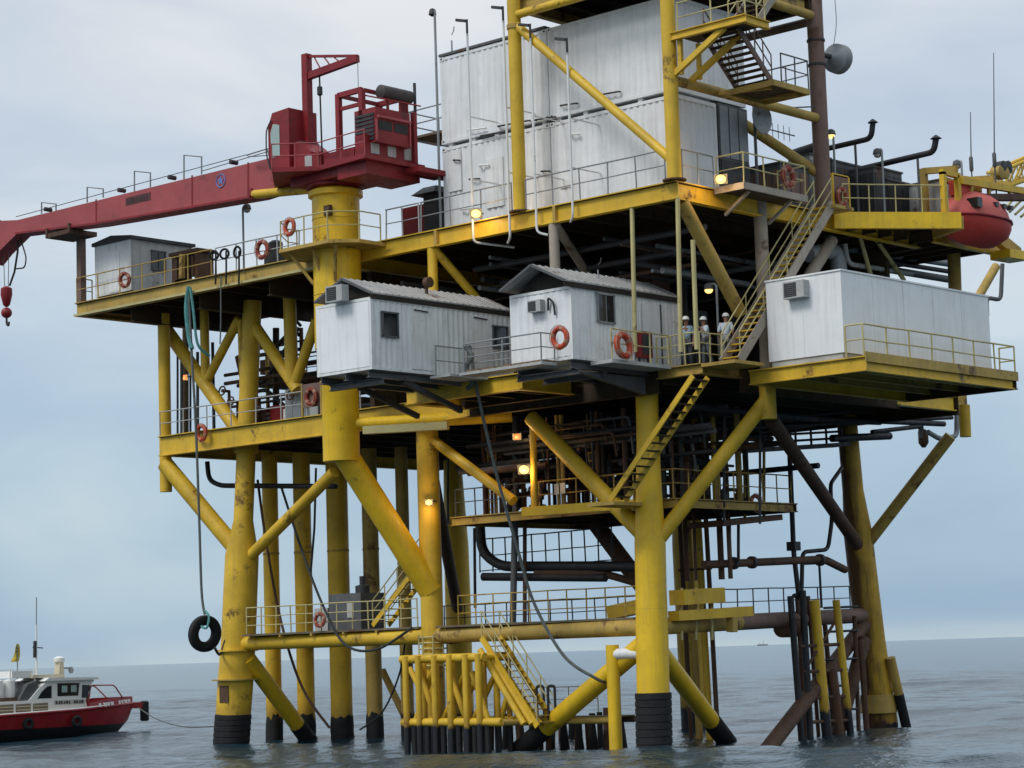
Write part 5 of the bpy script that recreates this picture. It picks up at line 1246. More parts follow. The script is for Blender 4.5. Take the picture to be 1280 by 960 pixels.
for i in range(7):
    x = -9.6 + i * 1.45 + g.random() * 0.4; y = 2.2 + g.random() * 3
    t = thing('wellhead', ('dark wellhead valve stack at the left end of the wellhead deck', 'second dark wellhead valve stack on the wellhead deck', 'third dark wellhead valve stack on the wellhead deck', 'dark wellhead valve stack in the middle of the wellhead deck', 'dark wellhead valve stack left of the front leg', 'dark wellhead valve stack behind the front leg', 'dark wellhead valve stack right of the front leg')[i], 'wellhead', V(x, y, 8.86), 'wellheads on the hung deck')
    MB().lathe(V(x, y, 8.86), [(0.22, 0), (0.22, 0.25), (0.34, 0.27), (0.34, 0.37), (0.2, 0.4), (0.2, 0.8), (0.3, 0.83), (0.3, 0.93), (0.15, 0.96), (0.15, 1.5), (0.24, 1.52), (0.1, 1.75)], 12).build('spool', g.choice(['dark_steel', 'rust_steel']), t)
    for s in (-1, 1): MB().lathe(V(x + s * 0.3, y, 9.7), [(0.1, -0.2), (0.14, 0), (0.1, 0.2)], 10, 'x').build('wing_valve', 'dark_steel', t)
    MB().torus(V(x, y - 0.3, 9.75), 0.22, 0.03, (0, -1, 0), 14, 5).build('valve_wheel', 'rust_steel', t)
for i, (px, py) in enumerate(((697, 608), (703, 607))):
    q = PY(px, py, 1.0); single(MB().box(q.x - 0.15, q.x + 0.15, 0.97, 1.0, q.z - 0.3, q.z + 0.1), 'notice_board', 'grey_pale', ('left one of two small pale notice boards on the wellhead deck', 'right one of two small pale notice boards on the wellhead deck')[i], 'sign')
# pipe bridge under the right cabin deck
pb = thing('pipe_bridge', 'dark pipe bridge with railing under the right cabin deck', 'pipe bridge', PX(1000, 560, -1.2))
xb = -1.2
a, b = PX(893, 566, xb), PX(1052, 556, xb)
MB().beam(a, b, 0.9, 0.16).build('truss', 'black_pipe', pb)
for k in (0.28, 0.55, 0.95): MB().tube(a + V(0, 0, k), b + V(0, 0, k), 0.05, n=8).build('hand_rail', 'black_pipe', pb)
for i in range(9): MB().tube(a.lerp(b, i / 8), a.lerp(b, i / 8) + V(0, 0, 1.3), 0.05, n=8).build('post', 'black_pipe', pb)
for (p, q, r) in (((1040, 548), (1112, 545), 0.16), ((930, 535), (1190, 522), 0.09), ((950, 541), (1165, 512), 0.06), ((1000, 522), (1180, 530), 0.12), ((1090, 540), (1150, 533), 0.1), ((905, 520), (1100, 528), 0.12), ((870, 530), (1060, 515), 0.08)):
    MB().tube(PX(*p, xb + 0.3), PX(*q, xb + 0.3), r, n=10).build('pipe', 'black_pipe', pb)
MB().sweep(fillet([PX(1120, 516, xb), PX(1150, 519, xb), PX(1152, 548, xb)], 0.3), 0.12, 10).build('pipe', 'grey_dark', pb)
MB().sweep(fillet([PX(1196, 505, 0.5), PX(1196, 545, 0.5), PX(1175, 549, 0.5), PX(1160, 540, 0.5)], 0.3), 0.11, 10).build('pipe', 'grey_steel', pb)
MB().lathe(PX(1154, 545, xb), [(0.08, -0.5), (0.22, -0.3), (0.22, 0.2), (0.08, 0.3)], 12).build('valve', 'rust_steel', pb)
# small hung deck at right end of wellhead deck with a ring
hd = thing('sampling_platform', 'small rusty platform hung right of the front leg', 'platform', PX(920, 650, -0.5))
a, b = PX(882, 656, -0.5), PX(957, 648, -0.5)
MB().beam(a, b, 1.6, 0.22).build('slab', 'rust_steel', hd)
for px in (908, 931, 955): MB().tube(PX(px, 565, -0.5), PX(px, 648, -0.5), 0.06, n=8).build('hanger', 'yellow_worn', hd)
for px in (912, 923): MB().tube(PX(px, 655, -0.5), PX(px, 702, -0.5), 0.06, n=8).build('support', 'black_pipe', hd)
MB().sweep(fillet([PX(900, 645, -0.5), PX(902, 612, -0.5), PX(922, 612, -0.5), PX(926, 640, -0.5)], 0.2), 0.07, 8).build('pipe', 'grey_dark', hd)
for i in range(5):
    q = PX(897 + i * 9, 632 - (i % 2) * 8, -0.4); MB().lathe(q, [(0.07, -0.3), (0.18, -0.2), (0.18, 0.2), (0.07, 0.3)], 10).build('valve', 'grey_dark', hd)
# yellow guide frame on the lower tube by the front leg
gf = thing('guide_frame', 'yellow box beam guide frame on the lower tube behind the front leg', 'frame', PX(880, 775, 0.0))
def gbox(p, q, w, h, mt='yellow_paint'): MB().beam(p, q, w, h).build('beam', mt, gf)
gbox(PY(764, 766, 2.6), PY(806, 757, 2.6), 0.5, 0.5)
gbox(PX(842, 770, 0.2), PX(935, 764, 0.2), 0.5, 0.36)
gbox(PX(846, 747, 0.0), PX(897, 744, 0.0), 0.7, 0.55)
for px in (852, 870, 890): MB().tube(PX(px, 735, -0.1), PX(px, 800, -0.1), 0.06, n=8).build('pin', 'yellow_pale', gf)
gbox(PX(915, 772, 0.3), PX(915, 790, 0.3), 0.3, 0.3, 'yellow_worn')
t = thing('tube_saddle', 'rusty saddle clamp on the brown tube beside the riser cluster', 'clamp', PX(980, 780, -0.8))
MB().lathe(PX(985, 784, -1.35), [(0.33, -0.5), (0.4, -0.45), (0.4, 0.45), (0.33, 0.5)], 16, 'y').build('clamp', 'rust_steel', t)
# ================================================================== PLANT BETWEEN THE DECKS
pl = random.Random(5)
def tank(label, x, y, z, L, r, ax, mt, name='process_vessel', cat='tank'):
    t = thing(name, label, cat, V(x, y, z))
    c = V(x, y, z + r + 0.35)
    prof = [(0.05, -L / 2 - r * 0.5), (r * 0.6, -L / 2 - r * 0.38), (r * 0.92, -L / 2 - r * 0.15), (r, -L / 2), (r, L / 2), (r * 0.92, L / 2 + r * 0.15), (r * 0.6, L / 2 + r * 0.38), (0.05, L / 2 + r * 0.5)]
    MB().lathe(c, prof, 22, ax).build('shell', mt, t)
    for s in (-0.33, 0.33):
        o = V(L * s, 0, 0) if ax == 'x' else V(0, L * s, 0)
        k = 0.12
        MB().box(x + o.x - (k if ax == 'x' else r * 0.8), x + o.x + (k if ax == 'x' else r * 0.8), y + o.y - (r * 0.8 if ax == 'x' else k), y + o.y + (r * 0.8 if ax == 'x' else k), z, z + r * 0.7 + 0.2).build('saddle', 'under_deck', t)
        MB().lathe(c + o, [(r + 0.004, -0.06), (r + 0.03, -0.05), (r + 0.03, 0.05), (r + 0.004, 0.06)], 22, ax).build('band', mt, t)
    MB().lathe(c + V(0, 0, r), [(0.14, -0.05), (0.14, 0.3), (0.24, 0.31), (0.24, 0.38)], 12).build('nozzle', mt, t)
    return t
tank('dark horizontal process vessel deep between the decks', -7, 7.5, ZC, 5, 0.9, 'x', 'dark_steel')
tank('brown horizontal vessel behind the left gabled cabin', -11.2, 5, ZC, 3, 0.8, 'y', 'brown_pipe')
tank('dark vessel behind the stair on the right side', 0.3, 9.6, ZC, 3.2, 0.8, 'x', 'dark_steel')
t = thing('plant_cabinet', 'tall orange brown cabinet behind the middle gabled cabin', 'cabinet', V(0.0, 4.2, ZC))
q0_, q1_ = PY(797, 355, 4.0), PY(817, 355, 4.0)
MB().box(q0_.x, q1_.x, 4.0, 5.0, ZC, PY(800, 290, 4.0).z).build('body', 'brown_pipe', t)
MB().box(q0_.x + 0.1, q1_.x - 0.1, 3.97, 3.997, ZC + 0.2, PY(800, 296, 4.0).z).build('door', 'rust_steel', t)
pr = thing('deck_head_pipes', 'rows of pipes and cable trays hung under the main deck', 'pipes', V(-4, 3, 18.9))
for i in range(18):
    z = 17.2 + pl.random() * 1.4; y = -1 + pl.random() * 12; x0 = -12 + pl.random() * 5
    MB().tube(V(x0, y, z), V(min(3.0, x0 + 5 + pl.random() * 9), y, z), 0.04 + pl.random() * 0.09, n=8).build('pipe', pl.choice(['dark_steel', 'grey_dark', 'brown_pipe', 'grey_steel']), pr)
for i in range(18):
    z = 17.0 + pl.random() * 1.6; x = -12 + pl.random() * 15; y0 = -1 + pl.random() * 4
    MB().tube(V(x, y0, z), V(x, min(12, y0 + 4 + pl.random() * 7), z), 0.04 + pl.random() * 0.08, n=8).build('pipe', pl.choice(['dark_steel', 'grey_dark', 'grey_steel', 'brown_pipe']), pr)
for i in range(22):
    x = -12 + pl.random() * 14; y = 3 + pl.random() * 8
    MB().tube(V(x, y, ZC), V(x, y, 16 + pl.random() * 2.9), 0.04 + pl.random() * 0.09, n=8).build('riser', pl.choice(['dark_steel', 'grey_dark', 'brown_pipe', 'grey_steel']), pr)
for i in range(10):
    x = -12 + pl.random() * 13; y = 5 + pl.random() * 6; w = 0.6 + pl.random()
    MB().box(x, x + w, y, y + 0.8, ZC, ZC + 1.2 + pl.random() * 2).build('skid_box', pl.choice(['dark_steel', 'grey_dark', 'under_deck', 'brown_pipe']), pr)
# insulated duct elbow above the right cabin
t = pipes('duct', 'grey insulated duct elbow above the white cabin', [([PX(1010, 318, 2.6), PX(1045, 312, 2.6), PX(1050, 345, 2.6), PX(1050, 420, 2.6)], 0.32, 'grey_steel'), ([PX(1056, 305, 2.4), PX(1060, 330, 2.4), PX(1140, 342, 2.4)], 0.1, 'grey_pale')], PX(1050, 345, 2.6))
t = pipes('pipe_rack', 'row of dark and grey pipes above the white cabin roof', [([PX(1050, 300 + i * 9, 1.0 - i * 0.1), PX(1190, 320 + i * 10, 1.0 - i * 0.1)], 0.1 + 0.05 * (i % 2), ('grey_dark', 'grey_steel', 'black_pipe', 'grey_dark')[i]) for i in range(4)], PX(1100, 320, 1.0))
pipes('drain_line', 'grey bent drain line at the right end of the white cabin', [([PX(1253, 330, 3.0), PX(1251, 375, 3.0), PX(1233, 372, 3.0), PX(1234, 395, 3.0)], 0.09, 'grey_dark')], PX(1250, 340, 3.0))
# ---- left bay plant on the cellar deck
t = thing('grey_cabinet', 'pale grey cabinet on the cellar deck left of the crane pedestal', 'cabinet', V(-17, 1.2, ZC))
q0_, q1_ = PY(357, 540, 1.4), PY(398, 540, 1.4)
MB().box(q0_.x, q1_.x, 1.4, 2.6, ZC, PY(360, 488, 1.4).z).build('body', 'grey_pale', t)
for i in range(3): MB().box(q0_.x + 0.08 + i * 0.5, q0_.x + 0.5 + i * 0.5, 1.37, 1.397, ZC + 0.15, ZC + 1.5).build('door', 'grey_steel', t)
lp = thing('left_plant', 'brown pipes, pumps and valves on the left end of the cellar deck', 'machinery', V(-20, 3, ZC))
for i in range(30):
    x = -26 + pl.random() * 11; y = 1.6 + pl.random() * 8; 
    MB().tube(V(x, y, ZC), V(x, y, ZC + 0.8 + pl.random() * 4.4), 0.04 + pl.random() * 0.08, n=8).build('riser', pl.choice(['dark_steel', 'brown_pipe', 'rust_steel', 'yellow_worn']), lp)
for i in range(24):
    x = -26 + pl.random() * 6; y = 1.6 + pl.random() * 7; z = ZC + 0.5 + pl.random() * 3.2
    MB().tube(V(x, y, z), V(x + 2 + pl.random() * 6, y, z), 0.04 + pl.random() * 0.08, n=8).build('pipe', pl.choice(['dark_steel', 'brown_pipe', 'rust_steel']), lp)
for i in range(22):
    x = -25.5 + pl.random() * 9.5; y = 1.3 + pl.random() * 4; w = 0.4 + pl.random() * 0.7
    MB().box(x, x + w, y, y + w, ZC, ZC + 0.4 + pl.random() * 1.0).build('pump_block', pl.choice(['rust_steel', 'dark_steel', 'brown_pipe', 'grey_dark', 'grey_pale', 'red_paint', 'white_dirty']), lp)
for i in range(6):
    x = -25 + pl.random() * 9; z = ZC + 0.7 + pl.random() * 1.2; w_ = MB().torus(V(x, 1.2, z), 0.2, 0.04, (0, -1, 0.2), 14, 6).build('valve_wheel', 'rust_steel', lp); MB().sweep([V(x, 1.2, z), V(x, 1.6, z), V(x, 1.6, ZC)], 0.08, 8).build('valve_stem', 'brown_pipe', w_)
for i in range(18):       # small-bore lines and ladders through the left bay
    x = -26 + pl.random() * 10; y = 2 + pl.random() * 5; z = ZC + 0.4 + pl.random() * 4
    MB().sweep(fillet([V(x, y, z), V(x + 1 + pl.random() * 2, y, z), V(x + 1 + pl.random() * 2, y, z + pl.choice([-1, 1]) * 0.9), V(x + 3, y, z + 0.6)], 0.25), 0.05 + pl.random() * 0.05, 8).build('bent_pipe', pl.choice(['dark_steel', 'brown_pipe', 'rust_steel', 'grey_dark']), lp)
for k in range(2): MB().beam(PY(296 + k * 8, 445, 3.5), PY(318 + k * 8, 545, 3.5), 0.08, 0.2).build('ladder_stringer', 'rust_steel', lp)
for k in range(10): MB().beam(PY(297 + k * 2.2, 450 + k * 9.8, 3.4), PY(305 + k * 2.2, 450 + k * 9.8, 3.4), 0.05, 0.05).build('ladder_rung', 'rust_steel', lp)
for k, px in enumerate((222, 227, 238, 247)): MB().tube(PY(px, 440, 1.6), PY(px, 560, 1.6), 0.05 + 0.02 * (k % 2), n=8).build('riser', ('dark_steel', 'grey_dark')[k % 2], lp)
MB().box(PY(315, 475, 5).x, PY(400, 475, 5).x, 5, 9, PY(340, 472, 5).z - 0.3, PY(340, 472, 5).z).build('mezzanine', 'under_deck', lp)
MB().box(PY(325, 460, 6).x, PY(345, 460, 6).x, 6, 7, PY(340, 466, 6).z, PY(340, 448, 6).z).build('mezzanine_box', 'brown_pipe', lp)
# ================================================================== LIFEBOAT DECK AND RIGHT END OF THE MAIN DECK
ld = thing('lifeboat_deck', 'bright yellow fronted deck at right carrying the red lifeboat', 'deck', V(4, 12, 18.9))
pA, pB = PZ(1042, 282, 18.98), PZ(1201, 286, 18.98)
pA = V(XR + 0.25, 7.6, 18.98)
poly = [V(XR, 8.5, ZU - 0.08), V(pA.x, pA.y + 0.3, ZU - 0.08), V(pB.x - 0.2, pB.y + 0.2, ZU - 0.08), V(4.8, 12.6, ZU - 0.08), V(4.8, 18.6, ZU - 0.08), V(-2.5, 18.6, ZU - 0.08), V(-2.5, 14.05, ZU - 0.08), V(XR, 14.05, ZU - 0.08)]
MB().prism(poly, V(0, 0, 0.07)).build('deck_plate', 'under_deck', ld)
MB().beam(V(pA.x - 0.15, pA.y - 0.1, ZU - 0.30), V(pB.x, pB.y, ZU - 0.30), 0.22, 0.62).build('edge_beam', 'yellow_fresh', ld)
MB().beam(V(pB.x - 0.05, pB.y + 0.15, ZU - 0.35), V(4.85, 12.6, ZU - 0.35), 0.2, 0.5).build('edge_beam', 'yellow_worn', ld)
MB().ibeam(V(4.75, 12.7, ZU - 0.42), V(4.75, 18.6, ZU - 0.42), 0.25, 0.6).build('edge_beam', 'yellow_fresh', ld)
for i in range(9): MB().ibeam(V(-2.3, 8.7 + i * 1.1, ZU - 0.35), V(4.6 if i > 3 else 4.0, 8.7 + i * 1.1, ZU - 0.35), 0.14, 0.4, 0.03).build('joist', 'under_deck', ld)
MB().tube(PX(1192, 306, 3.2), PX(1194, 372, 3.2), 0.27, n=16).build('support_column', 'yellow_worn', ld)
railing('pale railing along the bright yellow lifeboat deck edge', [V(pA.x + 0.1, pA.y + 0.2, ZU), V(pB.x - 0.4, pB.y - 0.15, ZU)], 1.1, 1.1, 'yellow_pale')
# yellow framed gate panel with a ring beside the stair head
gp = thing('ring_gate', 'yellow framed gate panel beside the head of the long stair', 'gate', PX(1050, 265, 3.7))
a, b = PX(1042, 268, 3.7), PX(1062, 271, 3.7); zt2_ = PX(1050, 220, 3.7).z
for q in (a, b): MB().beam(V(3.7, q.y, ZU), V(3.7, q.y, zt2_), 0.1, 0.1, (0, 1, 0)).build('frame_post', 'yellow_paint', gp)
for z in (ZU + 0.15, ZU + 0.55, zt2_): MB().beam(V(3.7, a.y, z), V(3.7, b.y, z), 0.08, 0.1).build('frame_bar', 'yellow_paint', gp)
MB().box(3.72, 3.74, a.y, b.y, ZU + 0.2, zt2_).build('back_panel', 'rust_column', gp)
# lifeboat
LBx, LBy, LBz = 6.0, 13.85, 19.68
lb = thing('lifeboat', 'red enclosed lifeboat hanging in yellow davits at right', 'lifeboat', V(LBx, LBy, 18.7))
def lifeboat_shell(stations, sect):
    mb = MB(); k = len(stations); n = len(sect)
    for y, w, h, d in stations:
        for u, v in sect: mb.v.append(V(LBx + u * w * 0.92, LBy + y * 0.92, LBz + 0.92 * (v * h if v > 0 else v * d)))
    for i in range(k - 1):
        for j in range(n): mb.f.append((i * n + j, i * n + (j + 1) % n, (i + 1) * n + (j + 1) % n, (i + 1) * n + j))
    mb.f += [tuple(range(n - 1, -1, -1)), tuple((k - 1) * n + j for j in range(n))]
    return mb
ys = [(-2.4, 0.12, 0.2, 0.15), (-2.1, 0.62, 0.5, 0.6), (-1.5, 0.98, 0.95, 0.95), (-0.8, 1.12, 1.18, 1.1), (0.4, 1.14, 1.2, 1.12), (1.1, 1.0, 1.0, 1.05), (1.8, 0.66, 0.62, 0.8), (2.25, 0.3, 0.28, 0.4), (2.4, 0.06, 0.08, 0.1)]
lower = [(1.0, 0.0), (-1.0, 0.0), (-0.97, -0.35), (-0.72, -0.75), (-0.12, -1.0), (0.12, -1.0), (0.72, -0.75), (0.97, -0.35)]
upper = [(-0.97, 0.01), (0.97, 0.01), (0.93, 0.3), (0.72, 0.68), (0.34, 0.96), (0.0, 1.0), (-0.34, 0.96), (-0.72, 0.68), (-0.93, 0.3)]
lifeboat_shell(ys, lower).build('hull', 'red_lifeboat', lb)
lifeboat_shell([(y * 0.97, w, h, d) for y, w, h, d in ys], upper).build('canopy', 'red_canopy', lb)
mb = MB()
for s in (1, -1): mb.sweep([V(LBx + s * (w + 0.02) * 0.92, LBy + y * 0.92, LBz - 0.02) for y, w, _, _ in ys], 0.055, 8)
mb.build('gunwale', 'red_paint', lb)
MB().box(LBx + 0.5, LBx + 0.98, LBy - 1.5, LBy - 1.15, LBz + 0.25, LBz + 0.62).build('hatch', 'glass_dark', lb)
MB().box(LBx - 0.25, LBx + 0.25, LBy - 1.5, LBy - 0.7, LBz + 0.85, LBz + 1.42).build('conning_box', 'red_lifeboat', lb)
for y in (-0.1, 0.5, 1.0): MB().box(LBx + 0.78, LBx + 0.97, LBy + y, LBy + y + 0.22, LBz + 0.42, LBz + 0.6).build('porthole', 'glass_dark', lb)
for y in (-1.3, 1.2): MB().tube(V(LBx, LBy + y, LBz + 0.8), V(LBx, LBy + y, LBz + 1.6), 0.03, n=6).build('fall_wire', 'dark_rope', lb)
dv = thing('lifeboat_davit', 'yellow box beam davit frame over the red lifeboat', 'davit', V(5, 13, ZU))
a, b = PX(1181, 268, 6.2), PX(1199, 268, 6.2)
zt3 = PX(1190, 218, 6.2).z
for y in (a.y, b.y): MB().beam(V(6.2, y, ZU - 0.1), V(6.2, y, zt3), 0.2, 0.2, (0, 1, 0)).build('post', 'yellow_paint', dv)
MB().beam(V(6.2, a.y - 0.1, zt3), V(6.2, b.y + 0.1, zt3), 0.2, 0.2).build('head_beam', 'yellow_paint', dv)
MB().beam(V(6.2, b.y, zt3 - 0.15), PX(1262, 233, 6.0), 0.24, 0.3).build('boat_beam', 'yellow_paint', dv)
MB().beam(PX(1225, 247, 6.2), PX(1292, 247, 6.2), 0.5, 0.24).build('canopy_beam', 'rust_steel', dv)
for y in (LBy - 1.4, LBy + 1.4):
    MB().beam(V(4.6, y, ZU), V(4.6, y, ZU + 2.2), 0.24, 0.24, (0, 1, 0)).build('post', 'yellow_worn', dv)
    MB().beam(V(4.6, y, ZU + 2.1), V(LBx + 0.1, y, ZU + 1.95), 0.2, 0.24).build('arm', 'yellow_worn', dv)
MB().beam(PX(1250, 318, 5.6), PX(1274, 322, 5.6), 0.9, 0.35).build('cradle', 'yellow_fresh', dv)
MB().beam(PX(1272, 318, 5.4), PX(1245, 296, 5.4), 0.3, 0.5).build('cradle', 'yellow_worn', dv)
for i in range(4):
    q = PX(1247 + i * 3, 216 - (i % 2) * 6, 5.0); MB().lathe(q, [(0.08, -0.25), (0.28, -0.2), (0.28, 0.2), (0.08, 0.25)], 12, 'x').build('winch_drum', ('yellow_worn', 'dark_steel')[i % 2], dv)
MB().beam(PX(1201, 226, 6.3), PX(1285, 240, 6.3), 0.2, 0.26).build('outer_beam', 'yellow_paint', dv)
for px_, py0_, py1_ in ((1214, 226, 246), (1236, 231, 243), (1262, 236, 250)): MB().beam(PX(px_, py0_, 6.3), PX(px_, py1_, 6.3), 0.12, 0.12, (0, 1, 0)).build('hanger', 'yellow_worn', dv)
MB().beam(PX(1178, 224, 5.6), PX(1225, 238, 5.6), 0.18, 0.2).build('outer_beam', 'yellow_worn', dv)
# lattice boom poking in from the right edge
lx = thing('lattice_boom', 'pale yellow lattice boom entering at the right edge above the lifeboat', 'boom', PX(1245, 235, 2.0))
A0, A1 = PX(1236, 238, 2.0), PX(1330, 205, 2.0)
dU = V(0, 0, 0.75); dW = V(0.7, 0, 0)
for o in (V(0, 0, 0), dU, dW, dU + dW): MB().tube(A0 + o, A1 + o + o * 0.4, 0.085, n=8).build('chord', 'yellow_paint', lx)
for i in range(8):
    p, q = A0.lerp(A1, i / 8), A0.lerp(A1, (i + 1) / 8)
    for o1, o2 in ((V(0, 0, 0), dU), (dU, dU + dW), (dW, dU + dW), (V(0, 0, 0), dW)):
        MB().tube(p + o1, q + o2, 0.055, n=6).build('lacing', 'yellow_paint', lx)
        MB().tube(p + o1, p + o2, 0.03, n=6).build('lacing', 'yellow_pale', lx)
for i in range(5):
    MB().tube(PX(1255 + i * 7, 262 + i * 3, 1.0), PX(1275 + i * 8, 240 + i * 4, 1.0), 0.06, n=6).build('lacing', 'yellow_pale', lx)
# plant on the right part of the main deck
def plant_box(name, label, cat, px0, px1, pyt, y, dep, z0, mt, louv=None, ends=True):
    a, b = PY(px0, pyt, y), PY(px1, pyt, y)
    t = thing(name, label, cat, V((a.x + b.x) / 2, y + dep / 2, z0))
    zt_ = (a.z + b.z) / 2
    MB().box(a.x, b.x, y, y + dep, z0, zt_).build('body', mt, t)
    MB().box(a.x - 0.05, b.x + 0.05, y - 0.05, y + dep + 0.05, zt_ + 0.002, zt_ + 0.07).build('roof', 'grey_dark', t)
    n = 4
    for i in range(n):
        x0 = a.x + (b.x - a.x) * (i + 0.1) / n; x1 = a.x + (b.x - a.x) * (i + 0.9) / n
        MB().box(x0, x1, y - 0.03, y - 0.002, z0 + 0.25, zt_ - 0.2).build('panel', louv or mt, t)
    for i in range(3): MB().box(b.x + 0.002, b.x + 0.03, y + dep * (i + 0.1) / 3, y + dep * (i + 0.9) / 3, z0 + 0.25, zt_ - 0.2).build('panel', louv or mt, t)
    return t
plant_box('generator_set', 'dark generator set behind the head of the long stair', 'generator', 1000, 1040, 205, 9.4, 2.2, ZU, 'grey_dark', 'dark_steel')
plant_box('generator_set', 'dark generator set under the second exhaust pipe', 'generator', 1062, 1092, 212, 10.6, 2.0, ZU, 'grey_dark', 'dark_steel')
plant_box('switch_cabinet', 'pale grey switch cabinet just left of the brown tower column', 'cabinet', 985, 1012, 196, 8.2, 1.4, ZU, 'grey_pale', 'grey_steel')
plant_box('store_container', 'grey store container on the main deck left of the lifeboat', 'container', 1112, 1178, 231, 13.0, 2.4, ZU, 'grey_pale', 'grey_pale')
plant_box('radiator_unit', 'dark radiator unit between the generators and the grey container', 'radiator', 1094, 1108, 226, 11.4, 1.6, ZU, 'dark_steel', 'black_pipe')
plant_box('tool_store', 'dark store box in front of the lamp platform', 'box', 935, 975, 208, 5.0, 1.8, ZU, 'grey_dark', 'rust_column')
def exhaust(label, pts, r, duct=None):
    t = thing('exhaust_pipe', label, 'exhaust pipe', V(pts[0].x, pts[0].y, ZU), 'generator exhausts')
    MB().sweep(fillet(pts, 0.35, 4), r, 12).build('pipe', 'black_pipe', t)
    MB().lathe(pts[-1], [(r * 1.0, 0.0), (r * 1.9, 0.02), (r * 0.4, 0.16)], 12).build('rain_cap', 'black_pipe', t)
    if duct: MB().tube(duct[0], duct[1], 0.3, n=16).build('silencer', 'black_pipe', t)
    for k in (0.3, 0.8):
        q = pts[0].lerp(pts[1], k); MB().tube(V(q.x, q.y, ZU), q, 0.05, n=8).build('support', 'grey_dark', t)
    return t
exhaust('black exhaust pipe with a thick silencer behind the brown column', [PY(990, 196, 9.6), PY(1089, 173, 9.6), PY(1091, 154, 9.6)], 0.11, (PY(990, 197, 9.6), PY(1030, 184, 9.6)))
exhaust('thin black exhaust pipe nearer the lifeboat, bent up at its end', [PY(1068, 213, 11.2), PY(1167, 190, 11.2), PY(1170, 174, 11.2)], 0.12)
# ================================================================== LAMPS, POLES, ANTENNAS
def lamp_post(label, base, h, arm, lit, tone='grey_steel', r=0.045):
    base, arm = Vector(base), Vector(arm)
    t = thing('lamp_post', label, 'lamp', base)
    MB().sweep(fillet([base, base + V(0, 0, h), base + V(0, 0, h) + arm], 0.15, 3), r, 8).build('pole', tone, t)
    q = base + V(0, 0, h) + arm
    MB().lathe(q + V(0, 0, -0.16), [(0.17, -0.02), (0.19, 0.0), (0.15, 0.16), (0.06, 0.22)], 14).build('lamp_head', 'grey_dark', t)
    MB().sphere(q + V(0, 0, -0.2), (0.15, 0.15, 0.12), 12, 8).build('lamp_glass', lit or 'grey_pale', t)
    return t
def post_px(label, px, pyt, pyb, y, arm, lit=None, tone='grey_steel'):
    b = PY(px, pyb, y); return lamp_post(label, b, PY(px, pyt, y).z - b.z, arm, lit, tone)
post_px('grey lamp post on the left storage deck near the pedestal', 305, 258, 340, YF + 0.1, (0.25, 0, 0.02))
q = PY(1045, 240, 8.4); lamp_post('lit lamp post behind the brown tower column', V(q.x, 8.4, ZU), PY(1045, 162, 8.4).z - ZU, (-0.1, 0, 0.0), 'lamp_warm')
q = PY(1106, 262, 10.3); lamp_post('unlit lamp post between the exhaust pipes', V(q.x, 10.3, ZU), PY(1103, 186, 10.3).z - ZU, (-0.2, 0, 0.0), None)
q = PY(1205, 262, 13.8); lamp_post('unlit lamp post behind the lifeboat davit', V(q.x, 13.8, ZU), PY(1205, 200, 13.8).z - ZU, (-0.2, 0, 0.0), None)
q = PY(899, 440, 1.6); lamp_post('lit lamp post on the lower walkway beside the workers', V(q.x, 1.6, ZC), PY(897, 354, 1.6).z - ZC, (-0.35, 0, 0.0), 'lamp_warm')
def floodlight(label, p, mt='lamp_warm', s=1.0, mount=(0, 0.35, 0)):
    p, mo = Vector(p), Vector(mount)
    t = thing('floodlight', label, 'lamp', p)
    d = V(0.45, -0.75, -0.35).normalized(); u = d.cross(V(0, 0, 1)).normalized(); w = u.cross(d)
    a = 0.17 * s; b = 0.13 * s
    MB().sphere(p, (0.15 * s, 0.15 * s, 0.125 * s), 14, 10).build('lens', mt, t)
    MB().hexa([p - d * 0.26 * s + u * x + w * y for x, y in ((-a * .5, -b * .5), (a * .5, -b * .5), (a * .5, b * .5), (-a * .5, b * .5))], [p - d * 0.005 + u * x + w * y for x, y in ((-a * 1.1, -b * 1.1), (a * 1.1, -b * 1.1), (a * 1.1, b * 1.1), (-a * 1.1, b * 1.1))]).build('housing', 'grey_dark', t)
    MB().tube(p - d * 0.2, p - d * 0.2 + mo, 0.03, n=6).build('bracket', 'grey_dark', t)
    ld_ = bpy.data.lights.new('floodlight_lamp', 'POINT'); ld_.energy = 35 * s; ld_.color = (1.0, 0.62, 0.25); ld_.shadow_soft_size = 0.15
    lo_ = bpy.data.objects.new('bulb', ld_); COL.objects.link(lo_); lo_.parent = t; lo_.location = d * 0.3
    return t
floodlight('lit floodlight on the main deck front edge below the containers', PY(595, 267, YF - 0.25), s=1.25)
floodlight('lit floodlight on the main deck right edge near the corner', PX(901, 224, XR + 0.7), s=1.25, mount=(-0.3, 0.3, 0))
floodlight('bright lit floodlight below the cellar deck on the yellow hanger', PY(655, 587, 0.0), s=1.3)
floodlight('orange lit floodlight under the cellar deck left of the hanger', PY(646, 546, 0.6), 'lamp_orange', 0.9)
floodlight('lit square lamp on the middle leg', PY(536, 628, LMy - 0.6), s=0.9)
floodlight('small orange lamp in the left truss', PY(230, 472, 2.5), 'lamp_orange', 0.9)
